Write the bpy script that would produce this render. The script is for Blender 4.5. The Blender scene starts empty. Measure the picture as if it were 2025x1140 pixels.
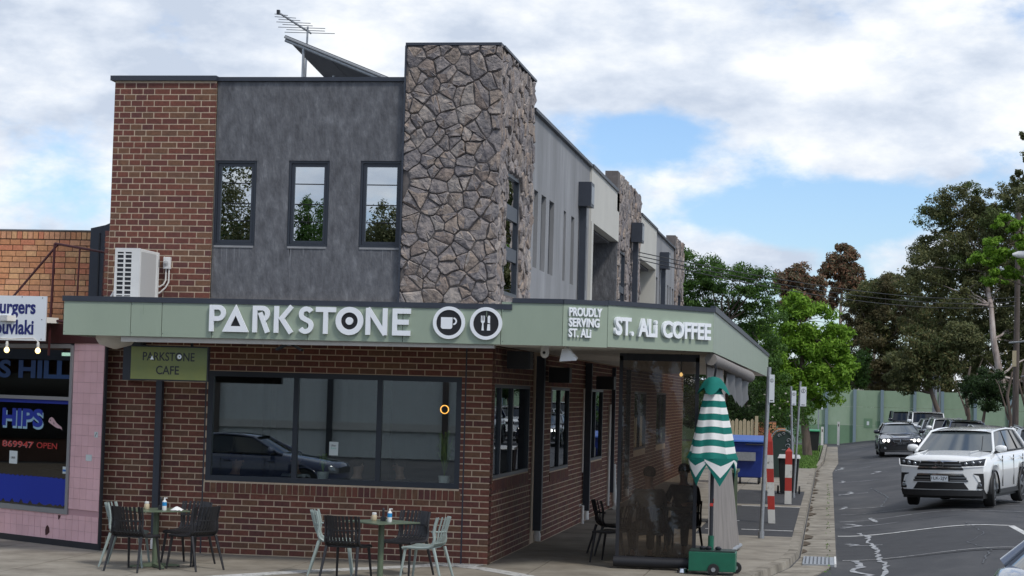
import bpy, bmesh, math, random
import numpy as np
from mathutils import Vector, Matrix, Euler
R = math.radians
random.seed(7)
S = bpy.context.scene
COL = S.collection

# ------------------------------------------------------------ camera
cam_d = bpy.data.cameras.new('camera'); cam = bpy.data.objects.new('camera', cam_d); COL.objects.link(cam)
cam_d.sensor_width = 36.0; cam_d.lens = 36.0 * 3850.0 / 2025.0
cam_d.clip_start = 0.1; cam_d.clip_end = 4000
rx = Vector((0.9866518, 0.16059742, 0.02695742)); ry = Vector((-0.01789932, -0.05758473, 0.99818015)); fw = Vector((-0.16185749, 0.98533876, 0.0539415))
M = Matrix((rx, ry, -fw)).transposed().to_4x4(); M.translation = (0, 0, 2.38)
cam.matrix_world = M
S.camera = cam

# ------------------------------------------------------------ world: daylight sky with broken cloud
SUN_EL, SUN_AZ = 52.0, 128.0            # azimuth measured clockwise from +Y
W = bpy.data.worlds.new('World'); S.world = W; W.use_nodes = True
nt = W.node_tree; N = nt.nodes; L = nt.links; N.clear()
def wn(t, **k):
    n = N.new(t)
    for a, b in k.items(): setattr(n, a, b)
    return n
def wmath(op, a, b=None, c=None):
    n = wn('ShaderNodeMath', operation=op)
    for i, v in enumerate((a, b, c)):
        if v is None: continue
        if isinstance(v, (int, float)): n.inputs[i].default_value = v
        else: L.new(v, n.inputs[i])
    return n.outputs[0]
out = wn('ShaderNodeOutputWorld'); bg = wn('ShaderNodeBackground'); L.new(bg.outputs[0], out.inputs[0])
bg.inputs[1].default_value = 0.1
sky = wn('ShaderNodeTexSky', sky_type='NISHITA', sun_disc=False)
sky.sun_elevation = R(SUN_EL); sky.sun_rotation = R(SUN_AZ); sky.air_density = 1.0; sky.dust_density = 0.6; sky.ozone_density = 1.5
tc = wn('ShaderNodeTexCoord'); sep = wn('ShaderNodeSeparateXYZ'); L.new(tc.outputs['Generated'], sep.inputs[0])
az = wmath('ARCTAN2', sep.outputs[0], sep.outputs[1]); el = sep.outputs[2]
def wnoise(scale, det, rough, off, zs=2.4):
    mp = wn('ShaderNodeMapping'); mp.inputs['Scale'].default_value = (1, 1, zs); mp.inputs['Location'].default_value = off
    L.new(tc.outputs['Generated'], mp.inputs[0])
    n = wn('ShaderNodeTexNoise'); n.inputs['Scale'].default_value = scale; n.inputs['Detail'].default_value = det
    n.inputs['Roughness'].default_value = rough; L.new(mp.outputs[0], n.inputs['Vector']); return n.outputs[0]
def blob(a0, e0, ra, re, amp):
    x = wmath('DIVIDE', wmath('SUBTRACT', az, a0), ra); y = wmath('DIVIDE', wmath('SUBTRACT', el, e0), re)
    q = wmath('ADD', wmath('MULTIPLY', x, x), wmath('MULTIPLY', y, y))
    return wmath('MULTIPLY', wmath('EXPONENT', wmath('MULTIPLY', q, -1.0)), amp)
cov = wmath('ADD', wmath('MULTIPLY', wnoise(6.0, 9, 0.55, (0.3, 0.1, 0.7), 2.0), 0.64), wmath('MULTIPLY', wnoise(17.0, 8, 0.6, (4.3, 1.7, 2.2), 1.8), 0.42))
#CLOUDBLOBS
blobs = [(-0.100, 0.128, 0.030, 0.018, -0.26), (-0.035, 0.094, 0.075, 0.012, -0.26), (-0.008, 0.127, 0.055, 0.013, 0.10), (-0.395, 0.115, 0.028, 0.018, -0.18), (0.035, 0.170, 0.030, 0.010, -0.16),
         (0.025, 0.105, 0.03, 0.008, -0.10), (-0.02, 0.164, 0.10, 0.017, 0.22), (-0.25, 0.19, 0.16, 0.05, 0.16),
         (0.055, 0.085, 0.025, 0.014, 0.12), (0.07, 0.15, 0.04, 0.02, 0.14), (-0.035, 0.070, 0.03, 0.006, 0.10)]
for b in blobs: cov = wmath('ADD', cov, blob(*b))
mr = wn('ShaderNodeMapRange', interpolation_type='SMOOTHSTEP'); L.new(cov, mr.inputs[0]); mr.inputs[1].default_value = 0.42; mr.inputs[2].default_value = 0.57
shade = wnoise(13.0, 9, 0.58, (2.3, 1.1, 0.2), 2.2)
for b in [(-0.03, 0.170, 0.09, 0.010, 0.16), (-0.06, 0.150, 0.09, 0.008, -0.12), (-0.34, 0.18, 0.06, 0.03, -0.10), (0.075, 0.152, 0.03, 0.012, 0.12), (-0.25, 0.165, 0.03, 0.02, 0.1)]:
    shade = wmath('ADD', shade, blob(*b))
cr = wn('ShaderNodeValToRGB'); L.new(shade, cr.inputs[0])
cr.color_ramp.elements[0].position = 0.36; cr.color_ramp.elements[0].color = (4.4, 5.0, 6.0, 1)
cr.color_ramp.elements[1].position = 0.62; cr.color_ramp.elements[1].color = (7.5, 7.7, 7.9, 1)
e = cr.color_ramp.elements.new(0.48); e.color = (5.7, 6.2, 7.0, 1)
tint = wn('ShaderNodeMix', data_type='RGBA', blend_type='MULTIPLY'); tint.inputs[0].default_value = 1.0
L.new(sky.outputs[0], tint.inputs[6]); tint.inputs[7].default_value = (0.84, 0.97, 1.18, 1)
mx = wn('ShaderNodeMix', data_type='RGBA'); L.new(mr.outputs[0], mx.inputs[0]); L.new(tint.outputs[2], mx.inputs[6]); L.new(cr.outputs[0], mx.inputs[7])
L.new(mx.outputs[2], bg.inputs[0])

# ------------------------------------------------------------ sun, veiled by thin cloud
sd = bpy.data.lights.new('sun', 'SUN'); sd.energy = 1.5; sd.angle = R(10); sd.color = (1.0, 0.95, 0.88)
sun = bpy.data.objects.new('sun', sd); COL.objects.link(sun)
sdir = Vector((math.sin(R(SUN_AZ)) * math.cos(R(SUN_EL)), math.cos(R(SUN_AZ)) * math.cos(R(SUN_EL)), math.sin(R(SUN_EL))))
sun.rotation_euler = sdir.to_track_quat('Z', 'Y').to_euler()
S.view_settings.view_transform = 'Standard'; S.view_settings.look = 'None'; S.view_settings.gamma = 1.0
S.view_settings.exposure = 0.44; S.view_settings.use_curve_mapping = False
S.cycles.max_bounces = 6; S.cycles.transparent_max_bounces = 12; S.cycles.caustics_reflective = False; S.cycles.caustics_refractive = False

# ------------------------------------------------------------ materials
MATS = {}
def mat(name, col, rough=0.6, metal=0.0, spec=0.5, var=0.0, nscale=8.0, bump=0.0, bscale=40.0, emit=None, estr=1.0, stretch=None, cols=None, islands=None, coat=0.0, dist=0.01):
    m = bpy.data.materials.new(name); m.use_nodes = True; t = m.node_tree; b = t.nodes['Principled BSDF']
    b.inputs['Base Color'].default_value = (*col, 1); b.inputs['Roughness'].default_value = rough; b.inputs['Metallic'].default_value = metal
    b.inputs['Specular IOR Level'].default_value = spec; b.inputs['Coat Weight'].default_value = coat; b.inputs['Coat Roughness'].default_value = 0.05
    def nn(ty, **k):
        n = t.nodes.new(ty)
        for a, v in k.items(): setattr(n, a, v)
        return n
    src = None
    if islands:                                   # pieces of one wall differ from each other
        ge = nn('ShaderNodeNewGeometry'); oi = nn('ShaderNodeObjectInfo')
        ad = nn('ShaderNodeMath', operation='ADD'); t.links.new(ge.outputs['Random Per Island'], ad.inputs[0]); t.links.new(oi.outputs['Random'], ad.inputs[1])
        fr = nn('ShaderNodeMath', operation='FRACT'); t.links.new(ad.outputs[0], fr.inputs[0])
        rp = nn('ShaderNodeValToRGB'); rp.color_ramp.interpolation = 'CONSTANT' if len(islands) > 4 else 'LINEAR'
        els = rp.color_ramp.elements
        while len(els) < len(islands): els.new(0.5)
        for i, c in enumerate(islands): els[i].position = i / len(islands); els[i].color = (*c, 1)
        t.links.new(fr.outputs[0], rp.inputs[0]); src = rp.outputs[0]
    gp = nn('ShaderNodeNewGeometry'); vec = gp.outputs['Position']
    if stretch:
        mp = nn('ShaderNodeMapping'); mp.inputs['Scale'].default_value = stretch; t.links.new(vec, mp.inputs[0]); vec = mp.outputs[0]
    if var > 0 or cols:
        nz = nn('ShaderNodeTexNoise'); nz.inputs['Scale'].default_value = nscale; nz.inputs['Detail'].default_value = 8; nz.inputs['Roughness'].default_value = 0.65
        t.links.new(vec, nz.inputs['Vector'])
        rp = nn('ShaderNodeValToRGB'); els = rp.color_ramp.elements
        if cols:
            while len(els) < len(cols): els.new(0.5)
            for i, (p, c) in enumerate(cols): els[i].position = p; els[i].color = (*c, 1)
        else:
            els[0].position = 0.3; els[1].position = 0.7
            els[0].color = (1 - var, 1 - var, 1 - var, 1); els[1].color = (1 + var, 1 + var, 1 + var, 1)
        t.links.new(nz.outputs[0], rp.inputs[0])
        if cols and src is None: src = rp.outputs[0]
        else:
            mm = nn('ShaderNodeMix', data_type='RGBA', blend_type='MULTIPLY'); mm.inputs[0].default_value = 1
            t.links.new(rp.outputs[0], mm.inputs[7])
            if src is not None: t.links.new(src, mm.inputs[6])
            else: mm.inputs[6].default_value = (*col, 1)
            src = mm.outputs[2]
    if src is not None: t.links.new(src, b.inputs['Base Color'])
    if bump > 0:
        nb = nn('ShaderNodeTexNoise'); nb.inputs['Scale'].default_value = bscale; nb.inputs['Detail'].default_value = 6; t.links.new(vec, nb.inputs['Vector'])
        bp = nn('ShaderNodeBump'); bp.inputs['Strength'].default_value = bump; bp.inputs['Distance'].default_value = dist
        t.links.new(nb.outputs[0], bp.inputs['Height']); t.links.new(bp.outputs[0], b.inputs['Normal'])
    if emit:
        b.inputs['Emission Color'].default_value = (*emit, 1); b.inputs['Emission Strength'].default_value = estr
    MATS[name] = m; return m
def glassmat(name, tint, refl, rough=0.0, wav=0.0, wscale=2.0):
    m = bpy.data.materials.new(name); m.use_nodes = True; t = m.node_tree; t.nodes.clear()
    o = t.nodes.new('ShaderNodeOutputMaterial'); tr = t.nodes.new('ShaderNodeBsdfTransparent'); tr.inputs[0].default_value = (*tint, 1)
    gl = t.nodes.new('ShaderNodeBsdfGlossy'); gl.inputs['Roughness'].default_value = rough; gl.inputs[0].default_value = (0.93, 0.97, 1, 1)
    fr = t.nodes.new('ShaderNodeLayerWeight'); fr.inputs[0].default_value = 0.12
    ad = t.nodes.new('ShaderNodeMath'); ad.operation = 'ADD'; ad.inputs[1].default_value = refl; ad.use_clamp = True
    t.links.new(fr.outputs['Fresnel'], ad.inputs[0])
    mxs = t.nodes.new('ShaderNodeMixShader'); t.links.new(ad.outputs[0], mxs.inputs[0]); t.links.new(tr.outputs[0], mxs.inputs[1]); t.links.new(gl.outputs[0], mxs.inputs[2])
    t.links.new(mxs.outputs[0], o.inputs[0])
    if wav:
        gp = t.nodes.new('ShaderNodeNewGeometry'); nb = t.nodes.new('ShaderNodeTexNoise'); nb.inputs['Scale'].default_value = wscale; nb.inputs['Detail'].default_value = 3
        t.links.new(gp.outputs['Position'], nb.inputs['Vector']); bp = t.nodes.new('ShaderNodeBump'); bp.inputs['Strength'].default_value = wav; bp.inputs['Distance'].default_value = 0.02
        t.links.new(nb.outputs[0], bp.inputs['Height']); t.links.new(bp.outputs[0], gl.inputs['Normal'])
    MATS[name] = m; return m
mat('brick', (0.2, 0.07, 0.05), 0.8, var=0.28, nscale=25, bump=0.5, bscale=180, dist=0.004,
    islands=[(0.155, 0.052, 0.036), (0.13, 0.044, 0.034), (0.17, 0.058, 0.039), (0.115, 0.042, 0.036), (0.165, 0.080, 0.046), (0.14, 0.048, 0.035), (0.16, 0.055, 0.037), (0.145, 0.072, 0.045)])
mat('mortar', (0.58, 0.46, 0.335), 0.9, var=0.15, nscale=12, bump=0.3, bscale=90, dist=0.003)
mat('orange_brick', (0.5, 0.25, 0.12), 0.8, var=0.22, nscale=22, bump=0.5, bscale=120, dist=0.004,
    islands=[(0.60, 0.29, 0.14), (0.56, 0.25, 0.12), (0.64, 0.36, 0.18), (0.52, 0.26, 0.14), (0.62, 0.31, 0.17), (0.58, 0.22, 0.12)])
mat('dark_mortar', (0.10, 0.075, 0.055), 0.9, var=0.2)
mat('stone', (0.3, 0.25, 0.22), 0.9, nscale=9, bump=1.0, bscale=17, dist=0.035,
    cols=[(0.36, (0.64, 0.63, 0.66)), (0.50, (0.98, 0.96, 0.94)), (0.64, (1.32, 1.24, 1.16))],
    islands=[(0.25, 0.228, 0.225), (0.21, 0.195, 0.20), (0.27, 0.24, 0.225), (0.26, 0.238, 0.234), (0.285, 0.24, 0.208), (0.235, 0.22, 0.222), (0.33, 0.30, 0.28), (0.25, 0.208, 0.185)])
mat('stone_joint', (0.14, 0.125, 0.12), 0.95, var=0.2)
mat('render', (0.115, 0.118, 0.13), 0.85, nscale=5.5, bump=0.9, bscale=14, dist=0.015, stretch=(1.6, 1.6, 0.75),
    cols=[(0.34, (0.085, 0.087, 0.096)), (0.46, (0.112, 0.115, 0.126)), (0.58, (0.14, 0.144, 0.156)), (0.70, (0.20, 0.205, 0.22))])
mat('side_render', (0.26, 0.265, 0.275), 0.85, nscale=1.5, bump=0.2, bscale=8, stretch=(1, 1, 0.25),
    cols=[(0.30, (0.20, 0.205, 0.21)), (0.55, (0.27, 0.275, 0.285)), (0.75, (0.36, 0.37, 0.385))])
mat('cream_render', (0.55, 0.54, 0.49), 0.8, var=0.06, nscale=1.2)
mat('trim', (0.035, 0.042, 0.058), 0.45, var=0.1)
mat('frame_metal', (0.028, 0.035, 0.048), 0.4)
mat('dark_metal', (0.02, 0.022, 0.028), 0.45)
mat('fascia_green', (0.315, 0.38, 0.295), 0.38, var=0.05, nscale=1.2, stretch=(1.5, 1.5, 0.5), bump=0.05, bscale=1.2)
mat('render_streak', (0.19, 0.195, 0.21), 0.9, var=0.2, nscale=9)
mat('beam_cream', (0.50, 0.475, 0.43), 0.7, var=0.12, nscale=3)
mat('flower', (0.45, 0.42, 0.36), 0.8)
mat('fascia_stain', (0.22, 0.285, 0.215), 0.6)
mat('white_letter', (0.86, 0.89, 0.92), 0.4)
mat('black_paint', (0.015, 0.015, 0.018), 0.4)
mat('soffit', (0.78, 0.76, 0.71), 0.7, var=0.12, nscale=2)
mat('white_metal', (0.72, 0.72, 0.70), 0.5, var=0.08, nscale=3)
mat('pvc', (0.72, 0.70, 0.66), 0.4, var=0.1)
mat('grey_plastic', (0.5, 0.5, 0.49), 0.5)
mat('galv', (0.34, 0.36, 0.38), 0.45, metal=0.5, var=0.15, nscale=20)
mat('roofing', (0.2, 0.21, 0.22), 0.6)
mat('concrete', (0.3, 0.28, 0.25), 0.9, nscale=1.3, bump=0.3, bscale=60, dist=0.004,
    cols=[(0.30, (0.155, 0.135, 0.108)), (0.45, (0.235, 0.21, 0.17)), (0.58, (0.29, 0.262, 0.215)), (0.75, (0.37, 0.34, 0.285))])
mat('kerb_concrete', (0.30, 0.27, 0.22), 0.9, nscale=2.5, bump=0.4, bscale=50, dist=0.006,
    cols=[(0.34, (0.13, 0.115, 0.09)), (0.48, (0.23, 0.205, 0.165)), (0.68, (0.35, 0.32, 0.265))])
mat('asphalt', (0.06, 0.06, 0.065), 0.85, nscale=0.55, bump=0.7, bscale=160, dist=0.004, stretch=(1, 0.55, 1),
    cols=[(0.34, (0.034, 0.035, 0.039)), (0.5, (0.052, 0.053, 0.057)), (0.66, (0.082, 0.081, 0.082))])
mat('patch_asphalt', (0.045, 0.046, 0.05), 0.9, var=0.2, nscale=3, bump=0.6, bscale=140, dist=0.004)
mat('line_paint', (0.62, 0.62, 0.60), 0.6, nscale=9, cols=[(0.36, (0.10, 0.10, 0.105)), (0.44, (0.50, 0.50, 0.48)), (0.7, (0.68, 0.68, 0.66))])
mat('crack_seal', (0.42, 0.43, 0.44), 0.55, nscale=6, cols=[(0.38, (0.12, 0.12, 0.13)), (0.5, (0.36, 0.37, 0.38)), (0.7, (0.5, 0.5, 0.5))])
mat('soil', (0.10, 0.075, 0.05), 0.95, var=0.3, nscale=5)
mat('grass', (0.10, 0.18, 0.03), 0.8, islands=[(0.10, 0.20, 0.03), (0.13, 0.24, 0.04), (0.08, 0.15, 0.025)])
mat('lawn_base', (0.07, 0.12, 0.025), 0.9, var=0.3, nscale=6)
mat('pink_tile', (0.72, 0.42, 0.46), 0.35, var=0.08, nscale=2.2, islands=[(0.78, 0.49, 0.51), (0.80, 0.505, 0.53), (0.76, 0.475, 0.495)])
mat('pink_grout', (0.50, 0.30, 0.32), 0.8)
mat('maroon', (0.055, 0.012, 0.014), 0.5)
mat('sign_white', (0.72, 0.76, 0.80), 0.5)
mat('navy_ink', (0.012, 0.018, 0.14), 0.5)
mat('blue_ink', (0.01, 0.035, 0.36), 0.4)
mat('sky_ink', (0.02, 0.16, 0.50), 0.4)
mat('pale_ink', (0.35, 0.55, 0.68), 0.4)
mat('dim_blue_ink', (0.008, 0.05, 0.16), 0.4)
mat('red_ink', (0.50, 0.04, 0.03), 0.5)
mat('pink_ink', (0.62, 0.42, 0.44), 0.5)
mat('aluminium', (0.34, 0.35, 0.36), 0.4, metal=0.4)
mat('bulb', (1, 0.85, 0.5), 0.4, emit=(1.0, 0.72, 0.30), estr=2.2)
mat('warm_glow', (1, 0.7, 0.3), 0.4, emit=(1.0, 0.45, 0.08), estr=2.0)
mat('tube_glow', (0.8, 1, 0.9), 0.4, emit=(0.6, 0.9, 0.75), estr=1.0)
mat('tube_glow_warm', (1, 1, 0.6), 0.4, emit=(0.75, 0.8, 0.3), estr=0.9)
mat('olive_sign', (0.17, 0.19, 0.045), 0.4, nscale=1.1, cols=[(0.35, (0.13, 0.16, 0.06)), (0.65, (0.20, 0.21, 0.05))])
mat('chair_black', (0.018, 0.018, 0.021), 0.5)
mat('chair_grey', (0.30, 0.36, 0.34), 0.5)
mat('table_green', (0.12, 0.155, 0.10), 0.35)
mat('teal_cloth', (0.0, 0.16, 0.13), 0.85, var=0.12, nscale=9)
mat('white_cloth', (0.80, 0.80, 0.78), 0.85, var=0.05)
mat('green_box', (0.01, 0.12, 0.07), 0.4, var=0.1)
mat('rubber', (0.015, 0.015, 0.016), 0.7)
mat('chrome', (0.7, 0.72, 0.74), 0.15, metal=1.0)
mat('blind_grey', (0.235, 0.215, 0.20), 0.9, var=0.25, nscale=3, stretch=(4, 4, 0.5))
mat('blind_hem', (0.012, 0.013, 0.018), 0.6)
mat('bin_blue', (0.012, 0.035, 0.22), 0.4, var=0.12)
mat('bin_lid_blue', (0.05, 0.13, 0.45), 0.4)
mat('bin_black', (0.016, 0.018, 0.019), 0.5)
mat('bin_green_lid', (0.01, 0.24, 0.09), 0.4)
mat('cabinet_green', (0.02, 0.04, 0.033), 0.5, var=0.1)
mat('post_red', (0.42, 0.035, 0.025), 0.6, var=0.1)
mat('post_white', (0.66, 0.65, 0.60), 0.6, nscale=10, cols=[(0.30, (0.25, 0.24, 0.21)), (0.40, (0.62, 0.61, 0.57)), (0.7, (0.70, 0.69, 0.65))])
mat('barrier_green', (0.16, 0.27, 0.155), 0.8, nscale=0.6, stretch=(1, 1, 0.5), cols=[(0.3, (0.22, 0.31, 0.205)), (0.55, (0.28, 0.385, 0.265)), (0.75, (0.35, 0.45, 0.325))])
mat('barrier_dark', (0.15, 0.255, 0.155), 0.8, var=0.15, nscale=0.7)
mat('barrier_post', (0.20, 0.27, 0.31), 0.5)
mat('timber', (0.42, 0.36, 0.24), 0.85, var=0.2, nscale=8, stretch=(6, 6, 0.6))
mat('pole_wood', (0.10, 0.08, 0.07), 0.9, var=0.3, nscale=4, stretch=(4, 4, 0.4))
mat('bark', (0.13, 0.10, 0.08), 0.95, var=0.4, nscale=3, bump=0.8, bscale=14, stretch=(2, 2, 0.5))
mat('pale_bark', (0.42, 0.36, 0.32), 0.85, nscale=1.6, bump=0.4, bscale=8, stretch=(2, 2, 0.4), cols=[(0.35, (0.16, 0.12, 0.10)), (0.5, (0.36, 0.30, 0.27)), (0.65, (0.52, 0.47, 0.43))])
def leafmat(name, cs, rough=0.6, trans=0.35):
    m = mat(name, cs[0], rough, islands=cs, spec=0.25)
    t = m.node_tree; b = t.nodes['Principled BSDF']; o = [n for n in t.nodes if n.type == 'OUTPUT_MATERIAL'][0]
    src = b.inputs['Base Color'].links[0].from_socket
    tl = t.nodes.new('ShaderNodeBsdfTranslucent'); t.links.new(src, tl.inputs[0])
    mxs = t.nodes.new('ShaderNodeMixShader'); mxs.inputs[0].default_value = trans
    t.links.new(b.outputs[0], mxs.inputs[1]); t.links.new(tl.outputs[0], mxs.inputs[2]); t.links.new(mxs.outputs[0], o.inputs[0]); return m
leafmat('leaf_dark', [(0.05, 0.105, 0.02), (0.07, 0.15, 0.028), (0.035, 0.075, 0.016), (0.10, 0.19, 0.04)])
leafmat('leaf_lime', [(0.13, 0.25, 0.022), (0.18, 0.34, 0.03), (0.085, 0.18, 0.016), (0.24, 0.40, 0.045)])
leafmat('leaf_rust', [(0.22, 0.13, 0.085), (0.30, 0.155, 0.09), (0.14, 0.115, 0.08), (0.17, 0.155, 0.09)])
leafmat('leaf_gum', [(0.092, 0.112, 0.046), (0.13, 0.145, 0.056), (0.072, 0.088, 0.038), (0.18, 0.18, 0.075)])
leafmat('leaf_olive', [(0.078, 0.104, 0.038), (0.105, 0.13, 0.046), (0.06, 0.078, 0.032), (0.16, 0.145, 0.058)])
leafmat('leaf_brownish', [(0.12, 0.105, 0.055), (0.16, 0.13, 0.06), (0.09, 0.09, 0.042)])
leafmat('leaf_feather', [(0.10, 0.14, 0.045), (0.13, 0.17, 0.055), (0.08, 0.105, 0.036)])
leafmat('leaf_shrub', [(0.03, 0.06, 0.018), (0.045, 0.085, 0.022), (0.022, 0.042, 0.014)])
leafmat('leaf_brown', [(0.09, 0.055, 0.045), (0.12, 0.07, 0.05), (0.06, 0.04, 0.035)])
mat('skin', (0.50, 0.30, 0.22), 0.55)
mat('hair', (0.035, 0.025, 0.02), 0.7)
mat('grey_hair', (0.35, 0.32, 0.30), 0.8)
mat('shirt_grey', (0.15, 0.155, 0.16), 0.85)
mat('shirt_pale', (0.42, 0.44, 0.45), 0.85)
mat('shirt_black', (0.02, 0.02, 0.024), 0.85)
mat('trouser', (0.05, 0.06, 0.09), 0.85)
mat('cap_navy', (0.012, 0.014, 0.03), 0.8)
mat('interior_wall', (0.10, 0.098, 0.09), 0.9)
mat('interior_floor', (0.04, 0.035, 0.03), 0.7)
mat('blind_white', (0.45, 0.52, 0.55), 0.6)
mat('paper', (0.62, 0.68, 0.68), 0.7)
mat('paper_green', (0.2, 0.55, 0.45), 0.7)
mat('wi_green', (0.25, 0.33, 0.27), 0.7)
mat('cable', (0.02, 0.02, 0.02), 0.6)
mat('cable_pale', (0.30, 0.31, 0.32), 0.5)
mat('pv_back', (0.045, 0.05, 0.06), 0.5, var=0.3, nscale=3)
mat('bottle_blue', (0.02, 0.25, 0.55), 0.3)
mat('sugar', (0.55, 0.45, 0.30), 0.6)
mat('fence_sheet', (0.60, 0.63, 0.60), 0.6, var=0.06)
mat('car_white', (0.84, 0.85, 0.84), 0.25, coat=1.0)
mat('car_silver', (0.42, 0.44, 0.46), 0.3, metal=0.5, coat=1.0)
mat('car_black', (0.012, 0.014, 0.022), 0.2, coat=1.0)
mat('car_navy', (0.018, 0.028, 0.075), 0.2, coat=1.0)
mat('car_bluegrey', (0.16, 0.19, 0.25), 0.25, metal=0.4, coat=1.0)
mat('car_glass', (0.010, 0.012, 0.014), 0.04, spec=0.5)
mat('windscreen_glass', (0.06, 0.075, 0.082), 0.04, spec=1.0, coat=0.7)
mat('car_trim', (0.012, 0.012, 0.013), 0.5)
mat('tyre', (0.014, 0.014, 0.014), 0.8)
mat('alloy', (0.22, 0.23, 0.24), 0.35, metal=0.8)
mat('lamp_lens', (0.30, 0.32, 0.34), 0.08, metal=0.6)
mat('lamp_dark', (0.05, 0.055, 0.06), 0.15, metal=0.3)
mat('lamp_on', (1, 1, 1), 0.2, emit=(1, 0.97, 0.90), estr=2.6)
mat('drl', (1, 1, 1), 0.2, emit=(0.95, 0.97, 1), estr=0.25)
mat('tail_lamp', (0.45, 0.09, 0.09), 0.2)
mat('plate', (0.62, 0.66, 0.70), 0.4)
glassmat('glass_low', (0.86, 0.90, 0.88), 0.15)
glassmat('glass_up', (0.22, 0.26, 0.28), 0.60)
glassmat('glass_shop', (0.74, 0.77, 0.76), 0.10)
glassmat('clear_pvc', (0.40, 0.345, 0.29), 0.04, 0.10, 0.7, 5.0)
_t = MATS['clear_pvc'].node_tree; _o = [n for n in _t.nodes if n.type == 'OUTPUT_MATERIAL'][0]; _s = _o.inputs[0].links[0].from_socket
_d = _t.nodes.new('ShaderNodeBsdfDiffuse'); _d.inputs[0].default_value = (0.075, 0.058, 0.045, 1); _m = _t.nodes.new('ShaderNodeMixShader'); _m.inputs[0].default_value = 0.30
_t.links.new(_s, _m.inputs[1]); _t.links.new(_d.outputs[0], _m.inputs[2]); _t.links.new(_m.outputs[0], _o.inputs[0])
glassmat('jar_glass', (0.8, 0.85, 0.85), 0.08)

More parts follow.
